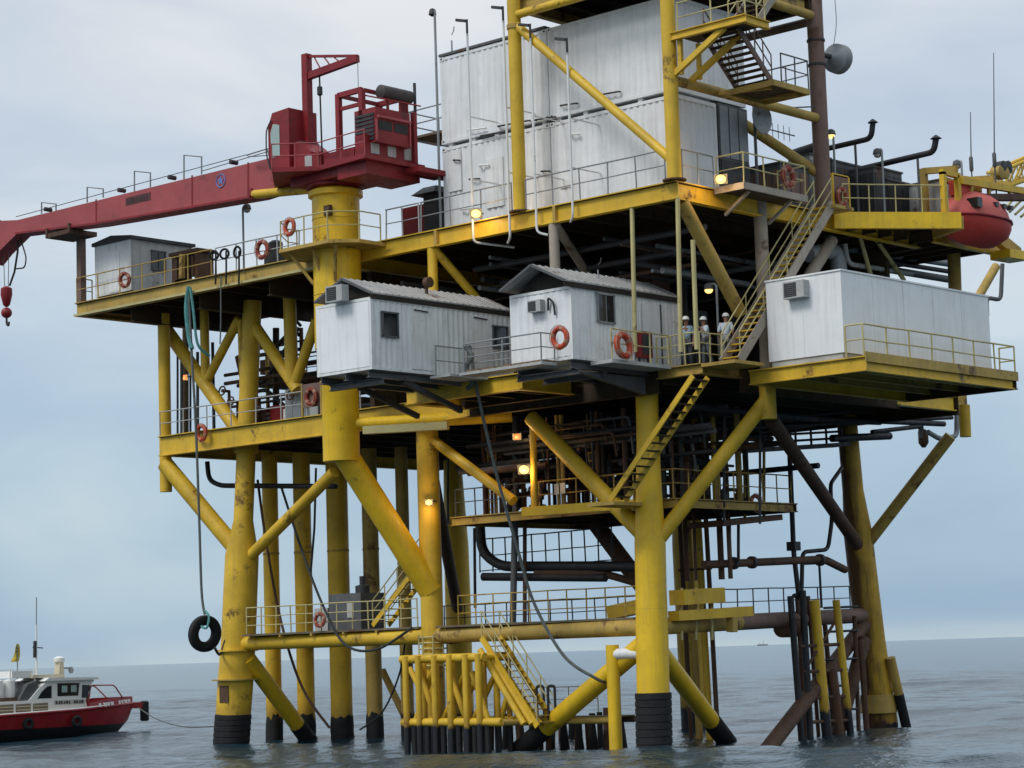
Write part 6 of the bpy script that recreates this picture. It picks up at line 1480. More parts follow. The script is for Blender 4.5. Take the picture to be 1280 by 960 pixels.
# white vertical pipes on the container front, hooked under the deck edge
for i, (px, pyt, pyb, hook, l) in enumerate(((584, 42, 304, 0.6, 'white vertical pipe leftmost on the container front'), (629, 26, 299, -0.35, 'white vertical pipe just left of the yellow tower column'), (663, 48, 292, 0.3, 'white vertical pipe hugging the right of the yellow tower column'), (709, 66, 272, -0.35, 'white vertical pipe crossing behind the yellow diagonal'))):
    y = YF - 0.12; a, b = PY(px, pyt, y), PY(px + 2, pyb, y)
    t = thing('vent_pipe', l, 'pipe', V(a.x, y, b.z), 'white pipes on the container front')
    MB().sweep(fillet([V(a.x, y, a.z), V(a.x, y, b.z), V(a.x + hook, y + (1.6 if hook > 0.4 else 0.25), b.z - 0.1)], 0.2, 3), 0.045, 8).build('pipe', 'white_dirty', t)
    MB().sweep([V(a.x, y, a.z - 0.1), V(a.x, y, a.z + 0.55)], 0.045, 7).build('top_tube', 'dark_steel', t)
    MB().beam(V(a.x - 0.05, y, a.z + 0.5), V(a.x - 0.5, y - 0.05, a.z + 0.62), 0.12, 0.1).build('lamp_arm', 'dark_steel', t)
    for k in (0.3, 0.6): MB().beam(V(a.x, y, b.z + (a.z - b.z) * k), V(a.x, CY, b.z + (a.z - b.z) * k), 0.04, 0.04).build('clamp', 'white_dirty', t)
a = PY(548, 180, CY - 0.1); zt_ = PY(546, 12, CY - 0.1).z
t = thing('antenna_mast', 'thin mast with lamp at the left corner of the containers', 'mast', V(a.x, a.y, ZU))
MB().tube(V(a.x, a.y, ZU), V(a.x, a.y, zt_), 0.05, n=8).build('pole', 'grey_steel', t)
MB().lathe(V(a.x - 0.12, a.y, zt_ - 0.1), [(0.06, -0.12), (0.16, -0.05), (0.12, 0.15), (0.04, 0.2)], 10).build('lamp_head', 'dark_steel', t)
small_dish('small dish on the left edge of the container roof', PY(565, 66, CY + 0.4), 1.1)
def whip(label, px, pyt, pyb, y, r=0.025):
    a, b = PY(px, pyb, y), PY(px - 1, pyt, y)
    t = thing('whip_antenna', label, 'antenna', V(a.x, a.y, ZU))
    MB().sweep([V(a.x, y, ZU), V(a.x, y, a.z), V(b.x, y, b.z)], [r * 1.8, r * 1.2, r * 0.7], 6).build('whip', 'grey_dark', t)
    MB().lathe(V(a.x, y, a.z), [(0.05, -0.3), (0.08, -0.25), (0.08, 0.25), (0.05, 0.3)], 10).build('base_coil', 'grey_dark', t)
whip('tall whip antenna behind the lifeboat', 1243, 66, 200, 15.0)
whip('shorter whip antenna left of the tall one', 1214, 140, 205, 14.2)
# drum antenna on the brown column
q = PX(1047, 75, XC + 0.2); q = V(XC + 0.1, ycC + 0.75, PX(1047, 75, XC).z)
t = thing('drum_antenna', 'grey drum shaped microwave antenna on the brown tower column', 'antenna', V(XC, ycC + 0.3, q.z))
MB().lathe(V(q.x, q.y, q.z), [(0.1, 0.0), (0.42, 0.28), (0.56, 0.34), (0.58, 0.7), (0.5, 0.76)], 24, 'y').build('drum', 'grey_steel', t)
MB().tube(V(XC, ycC, q.z), V(q.x, q.y + 0.02, q.z), 0.1, n=10).build('mount', 'dark_steel', t)
for dz in (-0.45, 0.5): MB().lathe(V(XC, ycC, q.z + dz), [(0.315, -0.05), (0.35, -0.04), (0.35, 0.04), (0.315, 0.05)], 18).build('clamp', 'dark_steel', t)
MB().tube(V(XC, ycC + 0.4, q.z - 0.5), V(XC, ycC + 0.4, q.z + 0.55), 0.06, n=8).build('mount_pipe', 'dark_steel', t)
MB().sweep(fillet([V(q.x, q.y + 0.3, q.z + 0.5), V(q.x, q.y + 0.6, q.z + 1.4), V(q.x, q.y + 0.5, q.z + 3)], 0.5), 0.015, 5).build('cable', 'grey_rope', t)
# dish and yagi between the containers and brown column
t = thing('grid_antenna', 'grey grid dish and yagi antenna on a pole right of the cabinet', 'antenna', PX(945, 215, 2.8))
b = PX(946, 215, 2.8); b = V(2.8, b.y, ZU)
zt_ = PX(944, 128, 2.8).z
MB().tube(b, V(2.8, b.y, zt_), 0.06, n=8).build('pole', 'grey_dark', t)
g_ = MB().lathe(V(2.8, b.y + 0.2, PX(953, 150, 2.8).z), [(0.05, 0), (0.35, 0.05), (0.62, 0.2), (0.6, 0.22), (0.33, 0.08), (0.05, 0.03)], 20, 'x').build('dish', 'grey_steel', t)
zy = PX(975, 165, 2.8).z
MB().tube(V(2.8, b.y, zy), V(2.9, b.y + 2.4, zy - 0.05), 0.025, n=6).build('yagi_boom', 'grey_dark', t)
for i in range(6): MB().tube(V(2.8, b.y + 0.4 + i * 0.36, zy - 0.28), V(2.8, b.y + 0.4 + i * 0.36, zy + 0.28), 0.014, n=5).build('yagi_element', 'grey_dark', t)
MB().sweep(fillet([V(2.8, b.y, zy + 0.4), V(2.8, b.y + 1.0, zy + 0.8), V(XC, ycC - 0.3, zy + 1.1)], 0.4), 0.03, 6).build('stay', 'grey_dark', t)
# ================================================================== LIFE RINGS
def ring_master(mt_):
    t = thing('life_ring', 'x', 'life ring', V(0, 0, 0), 'orange life rings on the railings')
    MB().torus(V(0, 0, 0), 0.29, 0.085, (0, 1, 0), 28, 10).build('ring', mt_, t)
    for k in range(4):
        a = math.pi / 4 + k * math.pi / 2
        MB().torus(V(0, 0, 0), 0.29, 0.091, (0, 1, 0), 5, 10, a - 0.2, a + 0.2).build('band', 'ring_white', t)
    MB().torus(V(0, -0.06, 0), 0.39, 0.012, (0, 1, 0), 20, 5).build('grab_line', 'ring_white', t)
    return t
lr0, lr1_ = ring_master('ring_orange'), ring_master('ring_dull')
rings = [((362, 284), 'y', PED.y - 1.75, 'orange life ring on the crane pedestal walkway railing'), ((328, 312), 'y', YF - 0.06, 'dark orange life ring on the storage deck railing near the pedestal'),
         ((156, 350), 'y', YF - 0.06, 'orange life ring before the small left cabin'), ((700, 422), 'y', -5.42, 'orange life ring on the porch railing of the middle cabin'),
         ((779, 432), 'x', 1.74, 'large orange life ring on the middle cabin side railing'), ((985, 221), 'x', 4.85, 'red life ring on the lamp platform railing'),
         ((1052, 246), 'x', 3.85, 'red life ring in the yellow gate panel'), ((389, 496), 'y', -0.4, 'red life ring left of the crane pedestal on the cellar deck'),
         ((400, 775), 'y', 0.22, 'small life ring on the lower walkway railing'), ((252, 541), 'y', -0.42, 'orange life ring on the cellar deck far left railing'), ((945, 629), 'x', 0.4, 'dark life ring on the small platform right of the front leg')]
for i, (p, ax, c_, l) in enumerate(rings):
    q = PY(*p, c_) if ax == 'y' else PX(*p, c_)
    rz = 0 if ax == 'y' else math.pi / 2
    dull = i in (1, 2, 5, 6, 7, 8, 10); src = lr1_ if dull else lr0
    o = src if i in (0, 1) else copy_tree(src)
    sc_ = (1.0, 1.1, 0.95, 1.1, 1.3, 1.1, 1.0, 1.05, 0.85, 1.05, 0.95)[i]; o.scale = (sc_, sc_, sc_)
    o.location = q; o.rotation_euler = (random.uniform(-.1, .1), random.uniform(-.5, .5), rz + random.uniform(-.15, .15)); o['label'] = l
# small board behind the pedestal ring
t = thing('ring_board', 'yellow backed board holding the red life ring near the pedestal', 'board', PY(389, 515, -0.32))
q = PY(389, 496, -0.3); MB().box(q.x - 0.55, q.x + 0.6, -0.31, -0.27, ZC + 0.35, q.z + 0.55).build('panel', 'rust_column', t)
for s in (-0.55, 0.6): MB().beam(V(q.x + s, -0.29, ZC), V(q.x + s, -0.29, q.z + 0.6), 0.08, 0.08, (0, 1, 0)).build('post', 'yellow_worn', t)
# extinguisher / red box near cabin 2 door
q = PX(803, 452, 0.95)
t = thing('fire_hose_cabinet', 'dark red fire hose cabinet beside the middle cabin door', 'cabinet', V(0.9, q.y, ZC + 0.03))
MB().box(0.75, 1.0, q.y - 0.1, q.y + 0.55, ZC + 0.35, PX(803, 414, 0.95).z).build('box', 'red_paint', t)
MB().box(1.002, 1.02, q.y - 0.02, q.y + 0.47, ZC + 0.45, PX(803, 418, 0.95).z).build('door', 'dark_steel', t)
for y in (q.y - 0.05, q.y + 0.45): MB().box(0.8, 0.86, y, y + 0.06, ZC + 0.03, ZC + 0.35).build('leg', 'dark_steel', t)
# ================================================================== STORAGE DECK CLUTTER
q = PY(240, 345, -0.8)
wn = thing('winch', 'rusty winch frame beside the small left cabin', 'winch', V(q.x, -0.8, ZU))
for dx in (-0.75, 0.75): MB().box(q.x + dx - 0.1, q.x + dx + 0.1, -1.2, -0.3, ZU, ZU + 1.35).build('side_frame', 'rust_steel', wn)
MB().lathe(V(q.x, -0.75, ZU + 0.75), [(0.1, -0.65), (0.5, -0.63), (0.5, -0.55), (0.32, -0.54), (0.32, 0.54), (0.5, 0.55), (0.5, 0.63), (0.1, 0.65)], 18, 'x').build('drum', 'rust_steel', wn)
MB().box(q.x - 0.95, q.x + 0.95, -1.3, -0.2, ZU + 1.36, ZU + 1.5).build('cover', 'rust_steel', wn)
for i in range(5): MB().box(q.x - 0.6 + i * 0.27, q.x - 0.46 + i * 0.27, -1.25, -1.1, ZU + 0.3, ZU + 1.2).build('bar', 'brown_pipe', wn)
MB().beam(PY(227, 348, -1.6), PY(228, 318, -1.6), 0.18, 0.18, (0, 1, 0)).build('post', 'yellow_worn', wn)
for i, (px, l) in enumerate(((268, 'coiled black hose leftmost on the storage deck railing'), (281, 'coiled black hose, middle one on the storage deck railing'), (297, 'coiled black hose nearest the lamp post'))):
    q = PY(px, 318, YF - 0.05)
    t = thing('hose', l, 'hose', q, 'black hoses over the storage deck edge')
    MB().torus(q + V(0, -0.02, -0.05 + 0.07 * i), 0.17 + 0.03 * i, 0.05, (0.9 - 0.5 * i, -1, 0), 16, 7).build('coil', 'rubber', t)
    MB().sweep(fillet([q + V(0.2, -0.1, 0.1), q + V(0.22, -0.12, -0.5), q + V(0.18, -0.12, -1.3)], 0.2), 0.04, 6).build('tail', 'rubber', t)
t = thing('drum_stack', 'small dark machine box behind the ring on the storage deck', 'machine', PY(345, 330, -1.2))
q = PY(345, 326, -1.2); MB().box(q.x - 0.4, q.x + 0.4, -1.5, -0.9, ZU, ZU + 0.7).build('base', 'dark_steel', t)
MB().lathe(V(q.x, -1.2, ZU + 0.7), [(0.3, 0), (0.3, 0.3), (0.15, 0.4)], 12).build('motor', 'dark_steel', t)
# dark store and hood on main deck between crane and containers
q0_, q1_ = PY(502, 285, 0.2), PY(530, 280, 0.2)
t = thing('deck_machine', 'dark red machine with black hood left of the containers', 'machine', V(q0_.x, 0.2, ZU))
MB().box(q0_.x, q1_.x, 0.2, 1.6, ZU, PY(515, 258, 0.2).z).build('body', 'red_paint', t)
MB().box(q1_.x, q1_.x + 0.7, 0.2, 1.8, ZU, PY(540, 238, 0.2).z).build('cabinet', 'dark_steel', t)
zt_ = PY(540, 240, 0.0).z
MB().hexa([V(q1_.x - 0.4, -0.1, zt_), V(q1_.x + 0.9, -0.1, zt_), V(q1_.x + 0.9, 2, zt_), V(q1_.x - 0.4, 2, zt_)], [V(q1_.x, 0.2, zt_ + 0.3), V(q1_.x + 0.7, 0.2, zt_ + 0.3), V(q1_.x + 0.7, 1.6, zt_ + 0.3), V(q1_.x, 1.6, zt_ + 0.3)]).build('hood', 'dark_steel', t)
# balcony sticking out left of the upper containers
q = PY(528, 175, 1.5)
t = thing('side_balcony', 'small railed balcony on the left end of the containers', 'balcony', V(q.x, 1.5, q.z))
MB().box(q.x - 0.1, CX0 - 0.01, 0.8, 2.6, q.z - 0.1, q.z).build('floor', 'deck_plate', t)
for z in (0.5, 1.05): MB().sweep([V(CX0, 0.8, q.z + z), V(q.x - 0.1, 0.8, q.z + z), V(q.x - 0.1, 2.6, q.z + z)], 0.03, 6).build('rail', 'grey_steel', t)
for x, y in ((q.x - 0.1, 0.8), (q.x - 0.1, 2.6)): MB().tube(V(x, y, q.z), V(x, y, q.z + 1.05), 0.03, n=6).build('post', 'grey_steel', t)
MB().beam(V(q.x, 0.9, q.z - 0.1), V(CX0, 0.9, q.z - 1.0), 0.08, 0.08).build('bracket', 'dark_steel', t)
# ================================================================== ROPES AND TYRE
def rope(label, pts, r, mt, k=6, name='rope'):
    pts = [Vector(q) for q in pts]
    out = []
    P_ = [pts[0]] + pts + [pts[-1]]
    for i in range(1, len(P_) - 2):
        for j in range(k):
            t = j / k; a, b, c, d = P_[i - 1], P_[i], P_[i + 1], P_[i + 2]
            out.append(0.5 * ((2 * b) + (c - a) * t + (2 * a - 5 * b + 4 * c - d) * t * t + (3 * b - a - 3 * c + d) * t ** 3))
    out.append(pts[-1])
    return single(MB().sweep(out, r, 7), name, mt, label, 'rope')
yr = YF - 0.25
tq = PY(256, 792, yr)
ty = thing('old_tyre', 'black tyre fender hanging on a rope beside the left leg', 'tyre', tq)
MB().lathe(V(0, 0, 0), [(0.42, -0.12), (0.54, -0.18), (0.76, -0.19), (0.85, -0.13), (0.87, 0), (0.85, 0.13), (0.76, 0.19), (0.54, 0.18), (0.42, 0.12), (0.38, 0.0), (0.42, -0.12)], 30, 'x', False).build('carcass', 'rubber', None)
tyo = bpy.data.objects['carcass']; tyo.parent = ty; tyo.rotation_euler = (0.1, 0.12, math.radians(-6))
tyo.scale = (0.9, 0.88, 0.88)
rope('teal rope holding the tyre from the storage deck edge', [PY(256, 768, yr), PY(252, 740, yr), PY(249, 650, yr), PY(245, 540, yr), PY(239, 430, yr), PY(236, 362, yr)], 0.055, 'grey_rope')
rope('thick teal sling knotted over the storage deck edge', [PY(236, 358, yr - 0.02), PY(233, 385, yr - 0.02), PY(236, 420, yr - 0.02), PY(240, 436, yr - 0.02)], 0.1, 'teal_rope')
rope('second strand of the teal sling under the storage deck', [PY(238, 360, yr - 0.1), PY(242, 390, yr - 0.1), PY(247, 430, yr - 0.1), PY(262, 445, yr + 0.4)], 0.06, 'teal_rope')
rope('knotted rope end tied round the tyre top', [PY(252, 772, yr - 0.05), PY(249, 780, yr - 0.3), PY(258, 785, yr - 0.3), PY(261, 770, yr - 0.05), PY(254, 762, yr)], 0.05, 'teal_rope')
rope('dark line from the tyre to the left leg', [tq + V(0.5, 0.1, -0.6), PY(275, 818, 0.0), PY(282, 800, 0.3)], 0.06, 'dark_rope')
rope('thin grey line hanging from storage deck to left truss', [PY(276, 345, yr), PY(276, 400, yr), PY(275, 430, yr)], 0.03, 'grey_rope')
rope('long grey hawser from the cabin balcony down to the front leg fender', [PY(587, 432, -3.8), PY(597, 490, -3.7), PY(620, 590, -3.0), PY(648, 690, -2.2), PY(668, 755, -1.6), PY(705, 820, -1.2), PY(745, 848, -0.6), PY(758, 853, 0.2)], 0.06, 'grey_rope')
rope('dark bundle of rope tied on the balcony railing', [PY(582, 434, -3.8), PY(590, 445, -3.85), PY(583, 460, -3.85), PY(590, 478, -3.85), PY(584, 486, -3.85)], 0.09, 'grey_rope')
rope('dark slack hose from the cellar deck to the sea beside the first conductor', [PY(322, 600, 3.0), PY(333, 680, 2.6), PY(352, 780, 2.2), PY(378, 860, 2.2), PY(412, 910, 3)], 0.06, 'brown_pipe')
rope('dark slack hose crossing before the conductors to the walkway', [PY(352, 610, 2.2), PY(378, 690, 1.6), PY(405, 760, 0.4), PY(432, 806, -0.3), PY(470, 812, -0.3), PY(515, 785, -0.2)], 0.055, 'dark_rope')
rope('thin dark line from walkway down between the conductors', [PY(508, 785, 1.0), PY(500, 840, 2.0), PY(478, 890, 3.0), PY(450, 912, 4.0)], 0.04, 'dark_rope')
# ================================================================== DISTANT SHIP
dirv = Vector(tuple(_ray(953, 797))); dirv.z = 0; dirv.normalize()
sp0 = V(CAM[0], CAM[1], 0) + dirv * 11000
t = thing('distant_ship', 'tiny ship on the horizon behind the lower tube', 'ship', sp0)
rv = Vector(tuple(_r0))
MB().prism([sp0 - rv * 26, sp0 + rv * 22, sp0 + rv * 27 + V(0, 0, 5), sp0 - rv * 27 + V(0, 0, 5)], dirv * 9).build('hull', 'grey_dark', t)
MB().prism([sp0 - rv * 20 + V(0, 0, 5), sp0 - rv * 8 + V(0, 0, 5), sp0 - rv * 9 + V(0, 0, 13), sp0 - rv * 19 + V(0, 0, 13)], dirv * 8).build('superstructure', 'white_dirty', t)
MB().tube(sp0 + rv * 3 + V(0, 0, 5), sp0 + rv * 3 + V(0, 0, 22), 0.8, n=6).build('mast', 'grey_dark', t)
# ================================================================== CREW BOAT
BO = PZ(144, 921, 0.0)                 # stem at the waterline
bd = PZ(0, 929.0, 0.0) - BO; bd.z = 0
bd.normalize()                         # towards the stern
bs_ = V(-bd.y, bd.x, 0)                # athwart
if bs_.dot(V(*CAM) - BO) < 0: bs_ = -bs_   # + towards camera
ppm = F_PX / (BO - V(*CAM)).dot(V(*FW))
def bp(s, w, z):                       # s metres aft of the stem, w towards camera, z up
    return BO + bd * s + bs_ * w + V(0, 0, z)
boat = thing('crew_boat', 'red hulled crew boat with white cabin moored at far left', 'boat', bp(5, 0, 0))
secs = [(-1.0, 0.05, 1.62, 1.4), (-0.6, 0.45, 1.60, 0.75), (0.2, 0.95, 1.57, 0.1), (1.4, 1.45, 1.52, -0.3), (3.0, 1.75, 1.44, -0.4), (5.0, 1.85, 1.38, -0.4), (8.0, 1.85, 1.3, -0.4), (11.5, 1.7, 1.3, -0.35)]
n = 13
rows = []
for s, w, zt, zb in secs:
    row = []
    for j in range(n):
        u = j / (n - 1) * 2 - 1
        a = abs(u)
        x = math.copysign(w * (a ** 0.45), u)
        z = zb + (zt - zb) * a ** 1.7
        row.append(bp(s, x, z))
    rows.append(row)
mb = MB()
mb._add([q for r in rows for q in r], [(i * n + j, (i + 1) * n + j, (i + 1) * n + j + 1, i * n + j + 1) for i in range(len(rows) - 1) for j in range(n - 1)] + [tuple((len(rows) - 1) * n + j for j in range(n))])
hull = mb.build('hull', 'hull_paint', boat)
mb = MB()
mb._add([rows[i][0] + V(0, 0, -0.08) for i in range(len(rows))] + [rows[i][-1] + V(0, 0, -0.08) for i in range(len(rows))], [(i, i + 1, len(rows) + i + 1, len(rows) + i) for i in range(len(rows) - 1)])
mb.build('deck', 'boat_cream', boat)
for e in (0, -1): MB().sweep([r[e] + V(0, 0, 0.0) for r in rows], 0.06, 8).build('rub_rail', 'red_hull', boat)
MB().sweep([rows[i][-1] + V(0, 0, 0.06) for i in range(3, len(rows))], 0.04, 8).build('sheer_strake', 'boat_white', boat)
# bow bulwark with fender
MB().prism([bp(-0.95, 0.1, 1.58), bp(0.6, 1.15, 1.54), bp(2.4, 1.65, 1.44), bp(2.4, 1.6, 1.72), bp(0.6, 1.1, 1.93), bp(-0.95, 0.1, 1.95)], bs_ * -0.05).build('bulwark', 'red_hull', boat)
MB().prism([bp(-0.95, -0.1, 1.58), bp(0.6, -1.15, 1.54), bp(2.4, -1.65, 1.44), bp(2.4, -1.6, 1.72), bp(0.6, -1.1, 1.93), bp(-0.95, -0.1, 1.95)], bs_ * 0.05).build('bulwark', 'red_hull', boat)
for i in range(9):            # worn white name marks on the bow
    u = 0.12 + i * 0.095; p = bp(-0.9 + 3.1 * u, 0.2 + 1.42 * min(1, u * 1.25), 1.76 - 0.16 * u)
    w = 0.07 + 0.03 * (i % 2)
    if i == 4: continue
    MB().prism([p - bd * w + V(0, 0, -0.08) + bs_ * 0.05, p + bd * w * (0.6 if i % 3 else 1) + V(0, 0, -0.08) + bs_ * 0.05, p + bd * w + V(0, 0, 0.09) + bs_ * 0.02, p - bd * w + V(0, 0, 0.09) + bs_ * 0.02], bs_ * 0.02).build('letter', 'boat_white', boat)
a = bp(-0.85, 0, 1.5)
MB().beam(a + bd * 0.3, a - bd * 0.75, 0.25, 0.3).build('bow_sprit', 'red_hull', boat)
MB().lathe(a - bd * 0.85 + V(0, 0, -0.35), [(0.14, -0.45), (0.22, -0.4), (0.22, 0.5), (0.14, 0.55)], 14).build('bow_fender', 'rubber', boat)
for s in (3.2, 5.8):
    MB().torus(bp(s, 1.8, 0.9), 0.2, 0.1, bs_, 16, 8).build('side_tyre', 'rubber', boat)
# superstructure
def side(pts, w0, w1, name, mt, par=boat): return MB().prism([bp(s, w0, z) for s, z in pts], bs_ * (w1 - w0)).build(name, mt, par)
cab = side([(2.25, 1.3), (2.45, 1.85), (2.2, 2.55), (1.95, 2.82), (2.2, 2.95), (4.4, 2.95), (5.0, 2.5), (5.5, 1.98), (12, 1.9), (12, 1.1)], 1.35, -1.35, 'wheelhouse', 'boat_white')
side([(1.75, 2.86), (1.85, 2.97), (4.5, 3.02), (4.75, 2.86)], 1.5, -1.5, 'wheelhouse_roof', 'boat_white', cab)
side([(2.85, 2.12), (2.78, 2.72), (3.98, 2.74), (3.98, 2.12)], 1.365, 1.352, 'side_window', 'glass_dark', cab)
for s0, s1 in ((2.95, 3.25), (3.45, 3.75)): side([(s0, 2.3), (s0, 2.62), (s1, 2.62), (s1, 2.3)], 1.372, 1.366, 'window_pane', 'glass_green', cab)
side([(4.3, 2.05), (4.3, 2.64), (4.55, 2.6), (4.85, 2.35), (5.05, 2.05)], 1.365, 1.352, 'side_window', 'glass_dark', cab)
side([(2.38, 2.0), (2.2, 2.6), (2.62, 2.62), (2.66, 2.0)], 1.365, 1.352, 'quarter_window', 'glass_dark', cab)
for w0, w1 in ((1.25, 0.08), (-0.08, -1.25)): MB().prism([bp(2.36, w0, 1.95), bp(2.1, w0, 2.72), bp(2.1, w1, 2.72), bp(2.36, w1, 1.95)], bd * -0.06).build('windscreen', 'glass_dark', cab)
side([(2.5, 1.72), (2.5, 1.93), (4.15, 1.93), (4.15, 1.72)], 1.362, 1.352, 'name_band', 'grey_pale', cab)
for i in range(11):
    s0 = 2.58 + i * 0.14
    if i == 4: continue
    MB().prism([bp(s0, 1.375, 1.76), bp(s0 + 0.10, 1.375, 1.76), bp(s0 + 0.10 - 0.04 * (i % 2), 1.375, 1.89), bp(s0 + 0.02 * (i % 3), 1.375, 1.89)], bs_ * -0.012).build('letter', 'letter_dark', cab)
for i in range(6):            # louvred side openings aft
    s0 = 4.5 + i * 0.92
    o = side([(s0, 1.32), (s0, 1.84), (s0 + 0.8, 1.82), (s0 + 0.8, 1.30)], 1.365, 1.352, 'side_opening', 'louvre', cab)
    for k in range(3): side([(s0 + 0.03, 1.37 + k * 0.16), (s0 + 0.03, 1.41 + k * 0.16), (s0 + 0.77, 1.41 + k * 0.16), (s0 + 0.77, 1.37 + k * 0.16)], 1.385, 1.366, 'slat', 'boat_cream', o)
side([(4.85, 2.0), (6.0, 2.0), (5.5, 2.75), (5.0, 2.9)], 1.25, -1.25, 'engine_shade', 'grey_dark')
# radar mast, lamp, roof rack
side([(2.95, 3.0), (3.25, 3.0), (3.2, 3.75), (3.0, 3.75)], 0.25, -0.25, 'radar_mast', 'boat_cream', cab)
MB().lathe(bp(3.1, 0, 3.75), [(0.24, 0), (0.28, 0.08), (0.26, 0.2), (0.1, 0.28)], 16).build('radar_dome', 'boat_white', cab)
MB().beam(bp(2.5, 0, 3.45), bp(3.1, 0, 3.45), 0.12, 0.08).build('search_light_arm', 'grey_steel', cab)
MB().lathe(bp(2.45, 0, 3.35), [(0.08, -0.16), (0.15, 0), (0.08, 0.16)], 10).build('search_light', 'grey_steel', cab)
side([(3.4, 3.03), (3.4, 3.17), (5.1, 3.17), (5.1, 3.03)], 1.0, -1.0, 'roof_rack', 'boat_cream', cab)
MB().tube(bp(4.5, 0.3, 3.0), bp(4.5, 0.3, 5.6), 0.045, n=8).build('mast', 'boat_white', boat)
MB().tube(bp(4.5, 0.3, 5.6), bp(4.48, 0.3, 6.9), 0.025, n=6).build('whip_antenna', 'grey_steel', boat)
MB().beam(bp(4.15, 0.3, 4.45), bp(4.7, 0.3, 4.5), 0.05, 0.05).build('spreader', 'dark_steel', boat)
MB().beam(bp(4.6, 0.3, 4.0), bp(4.58, 0.3, 4.8), 0.12, 0.12, (1, 0, 0)).build('signal_halyard', 'dark_steel', boat)
MB().tube(bp(5.2, -0.3, 3.0), bp(5.2, -0.3, 4.7), 0.03, n=6).build('flag_staff', 'grey_steel', boat)
mb = MB()
NV = 6
vs = []
for i in range(NV):
    for k in range(4):
        vs.append(bp(5.2 + (0.05 + 0.02 * i) * k + 0.03 * math.sin(i * 1.3) - 0.12, -0.3 + 0.08 * math.sin(k * 2 + i), 4.68 - i * 0.17))
mb._add(vs, [(i * 4 + k, i * 4 + k + 1, i * 4 + k + 5, i * 4 + k + 4) for i in range(NV - 1) for k in range(3)])
fl = mb.build('flag', 'flag_yellow', boat)
sm = fl.modifiers.new('thickness', 'SOLIDIFY'); sm.thickness = 0.012
# life-raft canisters and aft rack
for i in range(4):
    MB().lathe(bp(6.2 + i * 0.62, 0.7, 2.55), [(0.1, -0.45), (0.27, -0.4), (0.29, 0), (0.27, 0.4), (0.1, 0.45)], 16).build('raft_canister', 'boat_white', boat)
side([(6.0, 1.9), (6.0, 2.12), (8.6, 2.12), (8.6, 1.9)], 1.1, 0.3, 'canister_rack', 'rust_steel')
side([(5.0, 3.05), (5.0, 3.38), (6.1, 3.38), (6.1, 3.05)], 0.8, -0.6, 'cooler_box', 'boat_white')
for s in (4.95, 6.25): MB().tube(bp(s, 0.9, 1.9), bp(s, 0.9, 3.5), 0.035, n=6).build('stanchion', 'boat_white', boat)
MB().sweep(fillet([bp(0.0, 0.75, 1.9), bp(0.6, 0.95, 2.55), bp(2.1, 1.25, 2.58), bp(2.2, 1.3, 2.0)], 0.2), 0.035, 7).build('bow_rail', 'red_faded', boat)
MB().sweep(fillet([bp(0.0, -0.75, 1.9), bp(0.6, -0.95, 2.55), bp(2.1, -1.25, 2.58), bp(2.2, -1.3, 2.0)], 0.2), 0.035, 7).build('bow_rail', 'red_faded', boat)
for k in range(3): MB().lathe(bp(2.0 + k * 0.12, 0.6 - k * 0.4, 1.75), [(0.16, 0), (0.2, 0.3), (0.1, 0.75)], 10).build('deck_gear', 'red_faded', boat)
a, b = bp(-1.3, 0, 1.4), PY(268, 908, 0.6)
rope('thin mooring line from the red boat to the left leg', [a, a.lerp(b, 0.3) + V(0, 0, -0.35), a.lerp(b, 0.65) + V(0, 0, -0.35), b], 0.028, 'grey_rope', name='mooring_line')
